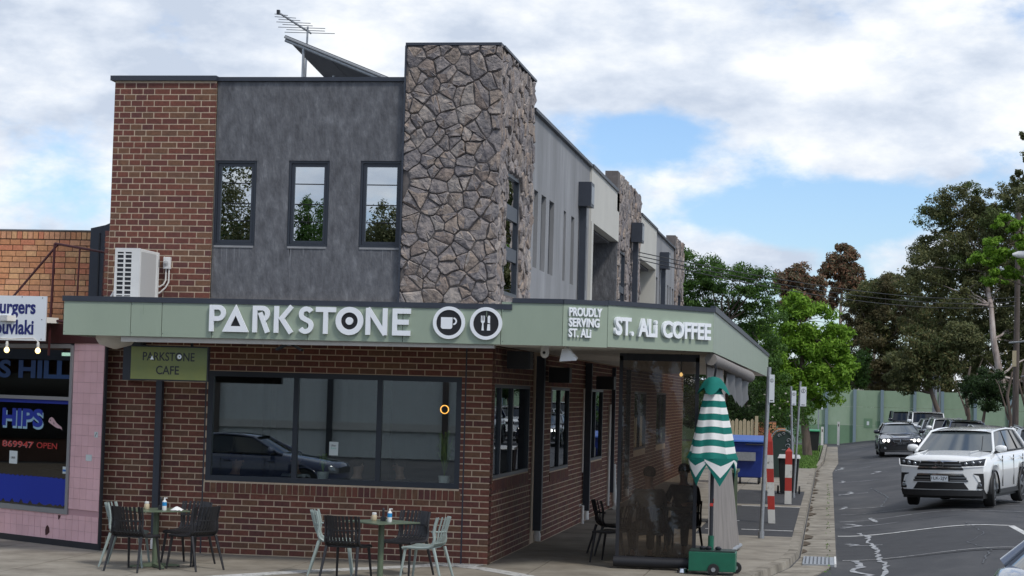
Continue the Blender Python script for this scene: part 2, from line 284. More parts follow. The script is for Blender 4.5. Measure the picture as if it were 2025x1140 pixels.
# ------------------------------------------------------------ helpers
def origin(p):
    v = Vector((0, 0, 0))
    while p is not None: v = v + Vector(p.location); p = p.parent
    return v
class MB:
    def __init__(s): s.v = []; s.f = []; s.mi = []; s.m = 0; s.g = []
    def add(s, vs, fs):
        s.g.append((len(s.v), len(s.f))); o = len(s.v); s.v += [tuple(map(float, q)) for q in vs]
        for q in fs: s.f.append(tuple(o + i for i in q)); s.mi.append(s.m)
        return s
    def box(s, x0, x1, y0, y1, z0, z1):
        return s.add([(x0, y0, z0), (x1, y0, z0), (x1, y1, z0), (x0, y1, z0), (x0, y0, z1), (x1, y0, z1), (x1, y1, z1), (x0, y1, z1)],
                     [(0, 3, 2, 1), (4, 5, 6, 7), (0, 1, 5, 4), (1, 2, 6, 5), (2, 3, 7, 6), (3, 0, 4, 7)])
    def hexa(s, b, t):
        return s.add(list(b) + list(t), [(0, 3, 2, 1), (4, 5, 6, 7), (0, 1, 5, 4), (1, 2, 6, 5), (2, 3, 7, 6), (3, 0, 4, 7)])
    def obox(s, c, ax, ay, az_, hx, hy, hz):       # oriented box
        c = Vector(c); ax = Vector(ax) * hx; ay = Vector(ay) * hy; az_ = Vector(az_) * hz
        q = [c - ax - ay - az_, c + ax - ay - az_, c + ax + ay - az_, c - ax + ay - az_]
        return s.hexa(q, [p + az_ * 2 for p in q])
    def quad(s, a, b, c, d): return s.add([a, b, c, d], [(0, 1, 2, 3)])
    def prism(s, pts, z0, z1):                     # plan polygon extruded in z (float or per-point list)
        n = len(pts); zz0 = z0 if isinstance(z0, (list, tuple)) else [z0] * n; zz1 = z1 if isinstance(z1, (list, tuple)) else [z1] * n
        return s.add([(p[0], p[1], zz0[i]) for i, p in enumerate(pts)] + [(p[0], p[1], zz1[i]) for i, p in enumerate(pts)],
                     [tuple(range(n - 1, -1, -1)), tuple(range(n, 2 * n))] + [(i, (i + 1) % n, n + (i + 1) % n, n + i) for i in range(n)])
    def face_prism(s, pts, y0, y1):                # outline in x,z extruded along y
        n = len(pts)
        return s.add([(p[0], y0, p[1]) for p in pts] + [(p[0], y1, p[1]) for p in pts],
                     [tuple(range(n)), tuple(range(2 * n - 1, n - 1, -1))] + [(i, n + i, n + (i + 1) % n, (i + 1) % n) for i in range(n)])
    def tube(s, pts, r, n=8, cap=True):
        pts = [Vector(p) for p in pts]; rs = r if isinstance(r, (list, tuple)) else [r] * len(pts)
        vs = []; fs = []; prev = None
        for i, p in enumerate(pts):
            d = (pts[min(i + 1, len(pts) - 1)] - pts[max(i - 1, 0)]).normalized()
            a = prev if prev is not None else (Vector((0, 0, 1)) if abs(d.z) < 0.9 else Vector((1, 0, 0)))
            u = (a - d * a.dot(d)).normalized(); w = d.cross(u); prev = u
            for k in range(n):
                t = 2 * math.pi * k / n; vs.append(p + (u * math.cos(t) + w * math.sin(t)) * rs[i])
        for i in range(len(pts) - 1):
            for k in range(n): fs.append((i * n + k, i * n + (k + 1) % n, (i + 1) * n + (k + 1) % n, (i + 1) * n + k))
        if cap: fs += [tuple(range(n - 1, -1, -1)), tuple(range((len(pts) - 1) * n, len(pts) * n))]
        return s.add(vs, fs)
    def lathe(s, prof, c=(0, 0, 0), n=20, axis='z'):
        vs = []; fs = []
        for r, h in prof:
            for k in range(n):
                t = 2 * math.pi * k / n; a, b = r * math.cos(t), r * math.sin(t)
                vs.append((c[0] + a, c[1] + b, c[2] + h) if axis == 'z' else ((c[0] + h, c[1] + a, c[2] + b) if axis == 'x' else (c[0] + a, c[1] + h, c[2] + b)))
        for i in range(len(prof) - 1):
            for k in range(n): fs.append((i * n + k, i * n + (k + 1) % n, (i + 1) * n + (k + 1) % n, (i + 1) * n + k))
        fs += [tuple(range(n - 1, -1, -1)), tuple(range((len(prof) - 1) * n, len(prof) * n))]
        return s.add(vs, fs)
    def mesh(s, name, mats, off=(0, 0, 0), smooth=None):
        me = bpy.data.meshes.new(name); o = Vector(off)
        me.from_pydata([(a - o.x, b - o.y, c - o.z) for a, b, c in s.v], [], s.f)
        for m in (mats if isinstance(mats, (list, tuple)) else [mats]): me.materials.append(MATS[m] if isinstance(m, str) else m)
        if any(s.mi): me.polygons.foreach_set('material_index', s.mi)
        if len(s.f) < 30000:
            bm = bmesh.new(); bm.from_mesh(me); bmesh.ops.recalc_face_normals(bm, faces=bm.faces)
            if smooth:
                for f in bm.faces: f.smooth = True
                for e in bm.edges:
                    if len(e.link_faces) != 2 or e.calc_face_angle(0) > R(smooth): e.smooth = False
            bm.to_mesh(me); bm.free()
        me.update(); return me
    def build(s, name, mats, parent=None, smooth=None, bevel=0, local=False, kind=None, label=None):
        off = Vector((0, 0, 0)) if (local or parent is None) else origin(parent)
        ob = bpy.data.objects.new(name, s.mesh(name, mats, off, smooth)); COL.objects.link(ob)
        if parent is not None: ob.parent = parent
        if bevel:
            b = ob.modifiers.new('bevel', 'BEVEL'); b.width = bevel; b.segments = 2; b.limit_method = 'ANGLE'; b.angle_limit = R(40)
        if kind: ob['kind'] = kind
        if label: ob['label'] = label
        return ob
def build_each(mb, name, mats, parent=None, **k):
    g = mb.g + [(len(mb.v), len(mb.f))]
    for (a, fa), (b, fb_) in zip(g, g[1:]):
        q = MB(); q.v = mb.v[a:b]; q.f = [tuple(i - a for i in f) for f in mb.f[fa:fb_]]; q.mi = mb.mi[fa:fb_]; q.build(name, mats, parent, **k)
def thing(name, label, cat, loc=(0, 0, 0), rz=0.0, group=None):
    o = bpy.data.objects.new(name, None); o.empty_display_size = 0.2; COL.objects.link(o); o.location = loc; o.rotation_euler = (0, 0, rz)
    o['label'] = label; o['category'] = cat
    if group: o['group'] = group
    return o
def tag(o, label, cat, group=None):
    o['label'] = label; o['category'] = cat
    if group: o['group'] = group
    return o
def struct(o): o['kind'] = 'structure'; return o
def copy_tree(o, parent=None):
    kids = [c for c in bpy.data.objects if c.parent == o]
    c = o.copy(); COL.objects.link(c)
    if parent is not None: c.parent = parent
    for k in kids: copy_tree(k, c)
    return c
def instance(name, me, loc, parent, scale=None, rot=None):
    o = bpy.data.objects.new(name, me); COL.objects.link(o)
    o.parent = parent; o.location = Vector(loc) - (origin(parent) if parent else Vector((0, 0, 0)))
    if scale: o.scale = scale
    if rot: o.rotation_euler = rot
    return o
def wall(mb, axis, plane, u0, u1, z0, z1, holes, depth):
    """wall sheet of some depth with openings; axis y faces -Y, axis x faces +X"""
    P = (lambda u, z, d: (u, plane + d, z)) if axis == 'y' else (lambda u, z, d: (plane - d, u, z))
    us = sorted({u0, u1} | {min(max(q, u0), u1) for h in holes for q in h[:2]}); zs = sorted({z0, z1} | {min(max(q, z0), z1) for h in holes for q in h[2:4]})
    def solid(i, j):
        if i < 0 or j < 0 or i >= len(us) - 1 or j >= len(zs) - 1: return False
        cu, cz = (us[i] + us[i + 1]) / 2, (zs[j] + zs[j + 1]) / 2
        return not any(h[0] < cu < h[1] and h[2] < cz < h[3] for h in holes)
    for i in range(len(us) - 1):
        for j in range(len(zs) - 1):
            if not solid(i, j): continue
            a, b, c, d = us[i], us[i + 1], zs[j], zs[j + 1]
            mb.quad(P(a, c, 0), P(b, c, 0), P(b, d, 0), P(a, d, 0)); mb.quad(P(a, c, depth), P(a, d, depth), P(b, d, depth), P(b, c, depth))
            if not solid(i - 1, j): mb.quad(P(a, c, 0), P(a, d, 0), P(a, d, depth), P(a, c, depth))
            if not solid(i + 1, j): mb.quad(P(b, c, 0), P(b, c, depth), P(b, d, depth), P(b, d, 0))
            if not solid(i, j - 1): mb.quad(P(a, c, 0), P(a, c, depth), P(b, c, depth), P(b, c, 0))
            if not solid(i, j + 1): mb.quad(P(a, d, 0), P(b, d, 0), P(b, d, depth), P(a, d, depth))
    return mb
def text(s, mat_, parent, name='lettering', height=0.1, width=None, depth=0.004, bold=0.0, place=None, align='l', shear=0.0):
    """flat or raised lettering; place(u,v,w) maps across, up, out-of-face to the world"""
    cu = bpy.data.curves.new('t', 'FONT'); cu.body = s; cu.size = 1.0; cu.extrude = 0.5; cu.offset = bold; cu.resolution_u = 4; cu.shear = shear
    ob = bpy.data.objects.new('t', cu); COL.objects.link(ob); dg = bpy.context.evaluated_depsgraph_get()
    me = bpy.data.meshes.new_from_object(ob.evaluated_get(dg)); bpy.data.objects.remove(ob)
    xs = [v.co.x for v in me.vertices]; ys = [v.co.y for v in me.vertices]
    x0, x1, y0, y1 = min(xs), max(xs), min(ys), max(ys); k = height / (y1 - y0); kx = (width / (x1 - x0)) if width else k
    off = origin(parent) if parent else Vector((0, 0, 0))
    sh = 0 if align == 'l' else -(x1 - x0) * kx / 2
    for v in me.vertices:
        v.co = Vector(place((v.co.x - x0) * kx + sh, (v.co.y - y0) * k, (v.co.z + 0.5) * depth)) - off
    me.materials.clear(); me.materials.append(MATS[mat_]); o = bpy.data.objects.new(name, me); COL.objects.link(o); o.parent = parent
    return o
# ============================================================ SETTING: ground, road, footpath, kerb
def road_z(x, y):
    c = min(max((x - 0.16) / 2.8, 0), 1); c = c * c * (3 - 2 * c)
    d = min(max((9.6 - x) / 4.2, 0), 1); d = d * d * (3 - 2 * d)
    z = -0.12 + 0.30 * c * d
    b = min(max((y - 14) / 18, 0), 1); b = b * b * (3 - 2 * b)
    return z * b + (-0.12) * (1 - b)
def sheet(mb, xs, ys, dz=0.0):
    n = len(ys); mb.add([(x, y, road_z(x, y) + dz) for x in xs for y in ys],
                        [(i * n + j, (i + 1) * n + j, (i + 1) * n + j + 1, i * n + j + 1) for i in range(len(xs) - 1) for j in range(n - 1)])
g = MB(); g.quad((-900, -900, -0.32), (900, -900, -0.32), (900, 1500, -0.32), (-900, 1500, -0.32)); struct(g.build('ground', 'soil'))
road = MB()
sheet(road, [-90, -60, -40, -20, -10, -5, -2, 0, 0.16] + [0.16 + 0.42 * i for i in range(1, 23)] + [12, 20, 40, 90], [-60, -30, -10, 0, 5, 10, 14] + [14 + i * 2 for i in range(1, 12)] + [40, 60, 80, 100, 110, 121])
road_o = struct(road.build('road', 'asphalt', smooth=60))
# footpath slabs: cells clipped to the kerb line, joints open over a dark bed
kerb = [(-40, 21.2), (-7, 21.6), (-4, 22.3), (-2.2, 24.0), (-1.22, 26.45), (-0.72, 29.6), (-0.60, 31.6), (-0.60, 70.0)]
fp_poly = kerb + [(-40, 70.0)]
def clip(poly, a, b, left=True):
    r = []
    def sd_(p): return (b[0] - a[0]) * (p[1] - a[1]) - (b[1] - a[1]) * (p[0] - a[0])
    for i in range(len(poly)):
        p, q = poly[i], poly[(i + 1) % len(poly)]; sp, sq = sd_(p), sd_(q)
        if sp >= 0: r.append(p)
        if sp * sq < 0: t = sp / (sp - sq); r.append((p[0] + (q[0] - p[0]) * t, p[1] + (q[1] - p[1]) * t))
    return r
fb = MB(); fb.prism(fp_poly, -0.30, -0.014); footpath = struct(fb.build('footpath', 'soil'))
def slab(x0, x1, y0, y1, m='concrete', name='paving_slab', top=0.0, gap=0.007):
    p = [(x0 + gap, y0 + gap), (x1 - gap, y0 + gap), (x1 - gap, y1 - gap), (x0 + gap, y1 - gap)]
    for i in range(len(kerb) - 1):
        p = clip(p, kerb[i], kerb[i + 1])
        if len(p) < 3: return
    MB().prism(p, -0.012, top).build(name, m, footpath, bevel=0)
xs_ = [-13.2, -11.6, -10.1, -8.55, -7.0, -5.4, -3.9, -2.4, -0.4]
for i in range(len(xs_) - 1):
    for (y0, y1) in ((21.2, 22.9), (22.9, 24.6), (24.6, 26.3), (26.3, 27.9)):
        if i <= 4 and y0 > 26: slab(xs_[i], xs_[i + 1], y0, 27.9)
        else: slab(xs_[i], xs_[i + 1], y0, y1)
ys_ = [27.9, 29.4, 31.0, 32.6, 34.6]
for j in range(4):
    for (x0, x1) in ((-4.9, -2.6), (-2.6, -0.4)): slab(x0, x1, ys_[j], ys_[j + 1])
yy = 34.6
while yy < 60:
    slab(-4.9, -2.3, yy, yy + 2.2); yy += 2.2
slab(-2.3, -0.4, 34.6, 44.2, 'patch_asphalt', 'asphalt_infill'); slab(-2.3, -0.4, 44.2, 45.0, 'kerb_concrete', 'concrete_strip', 0.003)
slab(-2.3, -0.4, 45.0, 52.0, 'patch_asphalt', 'asphalt_infill'); slab(-2.3, -0.4, 52.0, 54.2, 'kerb_concrete', 'concrete_strip', 0.003)
for y0 in (54.2, 57.4, 60.6, 63.8, 67.0): slab(-2.3, -0.4, y0, min(y0 + 3.2, 70.0)); slab(-5.6, -2.3, max(y0, 60.8) if y0 > 56 else 100, min(y0 + 3.2, 70.0)) if y0 > 58 else None
for y0 in (62, 66): slab(-12, -5.6, y0, y0 + 4)
# painted patch marks across the asphalt infill
for (y, xa, xb) in ((35.9, -2.2, -1.75), (36.1, -1.55, -0.62), (38.6, -2.3, -1.7), (44.1, -1.9, -0.55)):
    m_ = MB(); m_.box(xa, xb, y, y + 0.09, 0.001, 0.006); m_.build('paint_mark', 'line_paint', footpath)
# pale painted line and tactile strip bending round the cafe corner
ln = [(-7.6, 23.2), (-7.38, 23.62), (-6.6, 24.75), (-5.75, 25.75), (-5.25, 26.35), (-4.95, 26.36), (-4.55, 26.05), (-4.1, 25.55), (-3.8, 25.2), (-3.3, 24.4)]
m_ = MB()
for i in range(len(ln) - 1):
    a, b = Vector((*ln[i], 0)), Vector((*ln[i + 1], 0)); d = (b - a).normalized(); n_ = Vector((-d.y, d.x, 0)) * 0.14
    m_.hexa([(a - n_) + Vector((0, 0, .0015)), (b - n_) + Vector((0, 0, .0015)), (b + n_) + Vector((0, 0, .0015)), (a + n_) + Vector((0, 0, .0015))], [(a - n_) + Vector((0, 0, .005)), (b - n_) + Vector((0, 0, .005)), (b + n_) + Vector((0, 0, .005)), (a + n_) + Vector((0, 0, .005))])
m_.build('painted_line', 'line_paint', footpath)
for i in range(13):
    x = -5.42 + i * 0.055; m_ = MB(); m_.hexa([(x, 26.28, .006), (x + .03, 26.28, .006), (x + .09, 26.62, .006), (x + .06, 26.62, .006)], [(x, 26.28, .012), (x + .03, 26.28, .012), (x + .09, 26.62, .012), (x + .06, 26.62, .012)]); m_.build('tactile_bar', 'post_white', footpath)
# kerb stones and gutter pans
kerb_o = thing('kerb', '', ''); del kerb_o['label']; del kerb_o['category']; struct(kerb_o)
gut_o = thing('gutter', '', ''); del gut_o['label']; del gut_o['category']; struct(gut_o)
kl = []
cl = [Vector((*p, 0)) for p in kerb[1:]] + [Vector((-0.35, 80, 0)), Vector((-0.25, 110, 0))]
# resample the line at about 1.2 m
seg = [cl[0]]; step = 2.1
for i in range(len(cl) - 1):
    a, b = cl[i], cl[i + 1]; n_ = max(1, int(round((b - a).length / (step if a.y < 60 else 2.4))))
    for k in range(1, n_ + 1): seg.append(a + (b - a) * (k / n_))
def nrm(i):
    a = seg[max(i - 1, 0)]; b = seg[min(i + 1, len(seg) - 1)]; d = (b - a).normalized(); return Vector((d.y, -d.x, 0))
for i in range(len(seg) - 1):
    a, b = seg[i], seg[i + 1]; na, nb_ = nrm(i), nrm(i + 1); d = (b - a).normalized() * 0.006; a2, b2 = a + d, b - d
    h = 0.002 + random.uniform(-.006, .006)
    lo = -0.118 + (0.07 if 44.5 < a.y < 52.5 else 0)
    def P(p, n, o, z): q = p + n * o; return (q.x, q.y, z)
    mb = MB(); mb.hexa([P(a2, na, 0, -.3), P(b2, nb_, 0, -.3), P(b2, nb_, .19, -.3), P(a2, na, .19, -.3)], [P(a2, na, 0, h), P(b2, nb_, 0, h), P(b2, nb_, .15, h), P(a2, na, .15, h)])
    mb.build('kerb_stone', 'kerb_concrete', kerb_o)
    w1 = 0.19 + 0.56
    mb = MB(); j = random.uniform(-.004, .004)
    mb.hexa([P(a2, na, .19, -.3), P(b2, nb_, .19, -.3), P(b2, nb_, w1, -.3), P(a2, na, w1, -.3)], [P(a2, na, .19, -.114 + j), P(b2, nb_, .19, -.114 + j), P(b2, nb_, w1, -.098 + j), P(a2, na, w1, -.098 + j)])
    mb.build('gutter_pan', 'kerb_concrete', gut_o)
rg0 = random.Random(4)
for k in range(26):                                   # leaf litter and damp dirt lying along the kerb face
    y = 27.5 + k * 1.7 + rg0.uniform(-.5, .5); l = rg0.uniform(.3, 1.3); w = rg0.uniform(.04, .16); x = -.60 + .19 + .01; m_ = MB(); n_ = 7; vs = []
    if y < 32: continue
    for i in range(n_ + 1): t = i / n_; vs += [(x, y + l * t, -.108), (x + w * math.sin(math.pi * t) ** .6 * rg0.uniform(.6, 1.2) + .004, y + l * t, -.094)]
    m_.add(vs, [(2 * i, 2 * i + 1, 2 * i + 3, 2 * i + 2) for i in range(n_)]); m_.build('dirt_patch', 'soil', gut_o)
# drain grate in the gutter
dg_ = thing('drain_grate', 'dark drain grate with pale steel edge in the gutter by the kerb corner', 'drain', (-0.3, 30.9, -0.1))
MB().box(-0.36, 0.12, 30.1, 31.6, -0.12, -0.088).build('grate_plate', 'galv', dg_)
for k in range(7): MB().box(-0.33 + k * .06, -0.31 + k * .06, 30.2, 31.5, -0.088, -0.082).build('grate_bar', 'dark_metal', dg_)
MB().box(0.12, 0.15, 30.1, 31.6, -0.12, -0.075).build('steel_edge', 'white_metal', dg_)
# road markings, patches and crack sealing
def strip(pts, w, z, m, name, jit=0.0):
    mb = MB(); pts = [Vector((*p, 0)) for p in pts]; q = []
    for i in range(len(pts) - 1):
        n_ = max(1, int((pts[i + 1] - pts[i]).length / 0.22))
        for k in range(n_): q.append(pts[i].lerp(pts[i + 1], k / n_))
    q.append(pts[-1]); vs = []
    for i, p in enumerate(q):
        d = (q[min(i + 1, len(q) - 1)] - q[max(i - 1, 0)]).normalized(); nn_ = Vector((-d.y, d.x, 0))
        c = p + nn_ * random.uniform(-jit, jit); ww = w * (1 + random.uniform(-.5, .5) * (1 if jit else 0))
        for s_ in (-1, 1): r_ = c + nn_ * (ww / 2 * s_); vs.append((r_.x, r_.y, road_z(r_.x, r_.y) + z))
    mb.add(vs, [(2 * i, 2 * i + 2, 2 * i + 3, 2 * i + 1) for i in range(len(q) - 1)])
    return mb.build(name, m, road_o)
def patch(x0, x1, y0, y1, z=0.004, m='patch_asphalt'):
    mb = MB(); sheet(mb, list(np.linspace(x0, x1, 14)), list(np.linspace(y0, y1, 10)), z); mb.build('road_patch', m, road_o)
patch(0.18, 3.6, 31.2, 36.6); patch(3.9, 7.4, 52, 60)
for (pts, w_) in (([(2.2, 29), (2.5, 31), (2.3, 33), (2.7, 35), (2.6, 38)], .02), ([(1.5, 40), (2.8, 40.4), (4.2, 40.1), (6, 41)], .03), ([(4.4, 44), (4.6, 48), (4.3, 53), (4.6, 60)], .04), ([(1.2, 46), (1.5, 50), (1.2, 56)], .035)): CRACKS = (pts, w_) ; strip(pts, w_, 0.0085, 'dark_metal', 'road_crack', .03)
strip([(0.2, 36.9), (3.35, 37.2)], 0.17, 0.009, 'line_paint', 'hold_line')
strip([(3.35, 37.2), (3.45, 33.2), (3.5, 31.6), (3.6, 26)], 0.13, 0.009, 'line_paint', 'centre_line')
strip([(0.25, 31.3), (3.2, 31.6)], 0.045, 0.009, 'line_paint', 'thin_seam', 0.008)
strip([(0.25, 41.3), (2.0, 42.0), (7, 42.6)], 0.06, 0.009, 'crack_seal', 'crack_seal', 0.02)
strip([(0.9, 42.2), (0.95, 41.4), (1.0, 40.6)], 0.10, 0.010, 'crack_seal', 'crack_seal', 0.03)
strip([(0.3, 43.9), (5, 44.8)], 0.04, 0.009, 'crack_seal', 'crack_seal', 0.02)
strip([(0.62, 37.6), (0.75, 36.4), (0.72, 35.0), (0.84, 33.4), (0.80, 31.8), (0.88, 30.2), (0.82, 28.8), (0.74, 27.4), (0.7, 25.6), (0.4, 24)], 0.07, 0.012, 'crack_seal', 'crack_seal', 0.035)
strip([(0.45, 31.2), (0.5, 30.0), (0.36, 29.2), (0.62, 28.6), (0.30, 27.8), (0.1, 26.8)], 0.10, 0.012, 'crack_seal', 'crack_seal', 0.04)
for (x, y, l) in ((0.3, 46, 1.2), (0.28, 53, 1.8), (0.4, 61, 1.5), (0.3, 39.2, 1.4), (1.4, 66, 2), (0.25, 72, 3), (0.35, 34.4, .5)):
    strip([(x, y), (x + random.uniform(.1, .4), y + l * .5), (x + random.uniform(0, .3), y + l)], 0.09, 0.011, 'crack_seal', 'crack_seal', 0.06)
    strip([(x, y + .3 * l), (x + random.uniform(.5, 1.3), y + .3 * l + random.uniform(-.4, .4))], 0.06, 0.012, 'crack_seal', 'crack_seal', 0.04)
# verge
vg = MB(); vg.prism([(-9, 70.1), (-0.62, 70.1), (-0.40, 80), (-0.30, 108), (-9, 108)], -0.3, 0.0); verge = struct(vg.build('grass_verge', 'lawn_base'))
for y0 in (79.5, 92.5): MB().box(-4.6, -0.42, y0, y0 + 1.4, -0.02, 0.012).build('verge_crossing', 'concrete', verge)
rng = np.random.default_rng(5)
def blades(name, x0, x1, y0, y1, n, h, m, parent=None, z=0.0):
    x = rng.uniform(x0, x1, n); y = rng.uniform(y0, y1, n); a = rng.uniform(0, 6.28, n); hh = h * rng.uniform(.5, 1.2, n); w = .02 * rng.uniform(.7, 1.6, n)
    ca, sa = np.cos(a) * w, np.sin(a) * w; lx, ly = rng.normal(0, h * .35, n), rng.normal(0, h * .35, n)
    v = np.stack([np.stack([x - ca, y - sa, 0 * x + z], 1), np.stack([x + ca, y + sa, 0 * x + z], 1), np.stack([x + lx, y + ly, hh + z], 1)], 1).reshape(-1, 3)
    return tri_mesh(name, v, np.arange(3 * n).reshape(-1, 3), m, parent)
def tri_mesh(name, v, f, m, parent=None):
    me = bpy.data.meshes.new(name); k = f.shape[1]
    me.vertices.add(len(v)); me.vertices.foreach_set('co', v.astype(np.float32).ravel()); me.loops.add(f.size); me.loops.foreach_set('vertex_index', f.astype(np.int32).ravel())
    me.polygons.add(len(f)); me.polygons.foreach_set('loop_start', np.arange(0, f.size, k, dtype=np.int32)); me.polygons.foreach_set('loop_total', np.full(len(f), k, dtype=np.int32))
    me.update(calc_edges=True); me.materials.append(MATS[m]); o = bpy.data.objects.new(name, me); COL.objects.link(o)
    if parent is not None: o.parent = parent; me.transform(Matrix.Translation(-origin(parent)))
    return o
gr = blades('grass', -2.6, -0.42, 70.2, 106, 16000, 0.07, 'grass'); gr['kind'] = 'stuff'; gr['label'] = 'short green grass on the verge beyond the bins'; gr['category'] = 'grass'
wd = blades('weeds', -0.02, 0.06, 27, 60, 120, 0.03, 'grass', None, -0.11); wd['kind'] = 'stuff'; wd['label'] = 'thin weeds along the joint of gutter and asphalt'; wd['category'] = 'weeds'

# ============================================================ CAFE BUILDING
FY, SX = 26.67, -4.624
B = thing('cafe_building', 'two storey corner cafe of brick, grey render and stone towers with a sage green awning', 'building', (SX, FY, 0))
# --- masonry cores (brick and stone are laid on these)
W_LOW = (-8.72, -5.05, 1.03, 2.585)
mb = MB(); wall(mb, 'y', FY + .004, -10.28, SX - .004, 0, 3.6, [W_LOW], .22); mb.build('front_wall', 'mortar', B)
side_holes = [(26.93, 30.2, 1.17, 2.50), (32.0, 34.3, 1.10, 2.50), (37.1, 39.5, 1.11, 2.50), (42.6, 43.6, 0.02, 2.3), (46, 49, 1.1, 2.5), (52, 55, 1.1, 2.5)]
mb = MB(); wall(mb, 'x', SX - .004, FY + .02, 30.55, 0, 3.6, [side_holes[0]], .2); mb.build('side_wall', 'mortar', B); mb = MB(); mb.box(SX - .2, SX - .02, 30.55, 31.2, 0, 3.6); mb.build('side_wall', 'mortar', B); mb = MB(); wall(mb, 'x', SX + .075, 31.2, 61.5, 0, 3.6, side_holes[1:], .25)
mb.build('side_wall', 'mortar', B)
mb = MB(); wall(mb, 'y', FY + .004, -10.28, -8.765, 3.3, 6.74, [], .2); mb.box(-10.335, -10.281, FY + .006, FY + .3, 0.0, 4.56); mb.build('upper_brick_pier', 'mortar', B)
mb = MB(); mb.box(-10.27, -10.07, FY + .21, 61.4, 0.0, 6.70); mb.build('party_wall', 'trim', B)
RY = FY + .06
ups = [(-8.745, -8.13, 4.38, 5.60), (-7.66, -7.06, 4.38, 5.605), (-6.61, -6.0, 4.38, 5.61)]
mb = MB(); wall(mb, 'y', RY, -8.752, -5.99, 3.3, 6.74, ups, .16); mb.build('rendered_wall', 'render', B)
# caps
mb = MB(); mb.box(-10.34, -8.75, FY - .04, FY + .26, 6.74, 6.81); mb.box(-8.75, -5.995, RY - .035, RY + .25, 6.743, 6.80); build_each(mb, 'parapet_cap', 'trim', B)
mb = MB(); mb.box(-10.05, -5.0, FY + .45, 61.2, 6.40, 6.46); mb.build('roof', 'roofing', B)
# --- stone towers
def voronoi(u0, u1, v0, v1, sx, sy, seed, holes=()):
    rg = np.random.default_rng(seed); pts = []
    nx, ny = max(1, int((u1 - u0) / sx)), max(1, int((v1 - v0) / sy))
    for i in range(-1, nx + 1):
        for j in range(-1, ny + 1):
            if rg.random() < .27: continue
            pts.append((u0 + (i + .5 + (.5 if j % 2 else 0) + rg.normal(0, .34)) * (u1 - u0) / nx, v0 + (j + .5 + rg.normal(0, .34)) * (v1 - v0) / ny))
    P_ = np.array(pts); cells = []
    for k, p in enumerate(P_):
        if not (u0 - .05 < p[0] < u1 + .05 and v0 - .05 < p[1] < v1 + .05): continue
        poly = [(u0, v0), (u1, v0), (u1, v1), (u0, v1)]
        idx = np.argsort(((P_ - p) ** 2).sum(1))[1:22]
        for q in P_[idx]:
            m = (p + q) / 2; d = q - p; a = (m[0] + d[1], m[1] - d[0]); b = (m[0] - d[1], m[1] + d[0])
            poly = clip(poly, a, b)
            if len(poly) < 3: break
        if len(poly) < 3: continue
        c = np.mean(poly, 0)
        if any(h[0] < c[0] < h[1] and h[2] < c[1] < h[3] for h in holes): continue
        if any(h[0] < q[0] < h[1] and h[2] < q[1] < h[3] for h in holes for q in poly):
            for h in holes:
                if c[0] <= h[0]: poly = clip(poly, (h[0], 0), (h[0], 1))
                elif c[0] >= h[1]: poly = clip(poly, (h[1], 1), (h[1], 0))
                elif c[1] >= h[3]: poly = clip(poly, (0, h[3]), (1, h[3]))
                else: poly = clip(poly, (1, h[2]), (0, h[2]))
                if len(poly) < 3: break
        if len(poly) >= 3: cells.append(poly)
    return cells
def stone_geo(mb, poly, P, rg, gap=.0055, dep=.034):
    c = np.mean(poly, 0); q = []
    for i in range(len(poly)):                       # cut corners and roughen the edges
        a, b = np.array(poly[i]), np.array(poly[(i + 1) % len(poly)]); l = np.linalg.norm(b - a)
        if l < .012: continue
        q.append(a + (b - a) * min(.16, .012 / l) ); 
        if l > .07: q.append(a + (b - a) * rg.uniform(.38, .62) + rg.normal(0, .007, 2))
        q.append(b + (a - b) * min(.16, .012 / l))
    if len(q) < 3: return None
    q = [p + (c - p) * min(.4, gap / max(np.linalg.norm(c - p), 1e-3)) for p in q]
    d = dep * rg.uniform(.55, 1.15); n = len(q); tilt = rg.normal(0, .16, 2)
    def dd(p, base): return base + float((p - c) @ tilt) * .5
    r0 = [P(p[0], p[1], -.004) for p in q]
    r1 = [P(p[0], p[1], max(dd(p, d * .72) + rg.normal(0, .004), .008)) for p in [p + (c - p) * .05 for p in q]]
    r2 = [P(p[0], p[1], max(dd(p, d) + rg.normal(0, .006), .012)) for p in [p + (c - p) * rg.uniform(.08, .26) for p in q]]
    mb.add(r0 + r1 + r2 + [P(c[0], c[1], d * rg.uniform(.95, 1.2))], [(i, (i + 1) % n, n + (i + 1) % n, n + i) for i in range(n)] + [(n + i, n + (i + 1) % n, 2 * n + (i + 1) % n, 2 * n + i) for i in range(n)] + [(2 * n + i, 2 * n + (i + 1) % n, 3 * n) for i in range(n)])
    return True
rg = np.random.default_rng(11)
TW = (27.52, 28.8, 3.80, 5.58)                       # window in the side of the near tower
mb = MB(); mb.box(-5.985, -4.66, FY + .012, 27.4, 3.3, 7.24); wall(mb, 'x', -4.66, 27.4, 29.88, 3.3, 7.24, [TW], .18); mb.box(-5.985, -5.80, 27.4, 29.88, 3.3, 7.24); mb.build('tower_core', 'stone_joint', B)
nst = 0
for poly in voronoi(-5.985, -4.60, 3.35, 7.245, .178, .155, 3):
    m_ = MB()
    if stone_geo(m_, poly, lambda u, v, d: (u, FY + .012 - d, v), rg): m_.build('stone', 'stone', B, smooth=30); nst += 1
big = MB(); side_cells = voronoi(FY + .0, 29.88, 3.35, 7.245, .20, .20, 8, [TW]); side_cells.sort(key=lambda p: np.mean(p, 0)[0])
for k, poly in enumerate(side_cells):
    PS = lambda u, v, d: (-4.66 + d, u, v)
    if k < 290 - nst: 
        m_ = MB()
        if stone_geo(m_, poly, PS, rg, dep=.055): m_.build('stone', 'stone', B, smooth=30)
    else: stone_geo(big, poly, PS, rg, dep=.055)
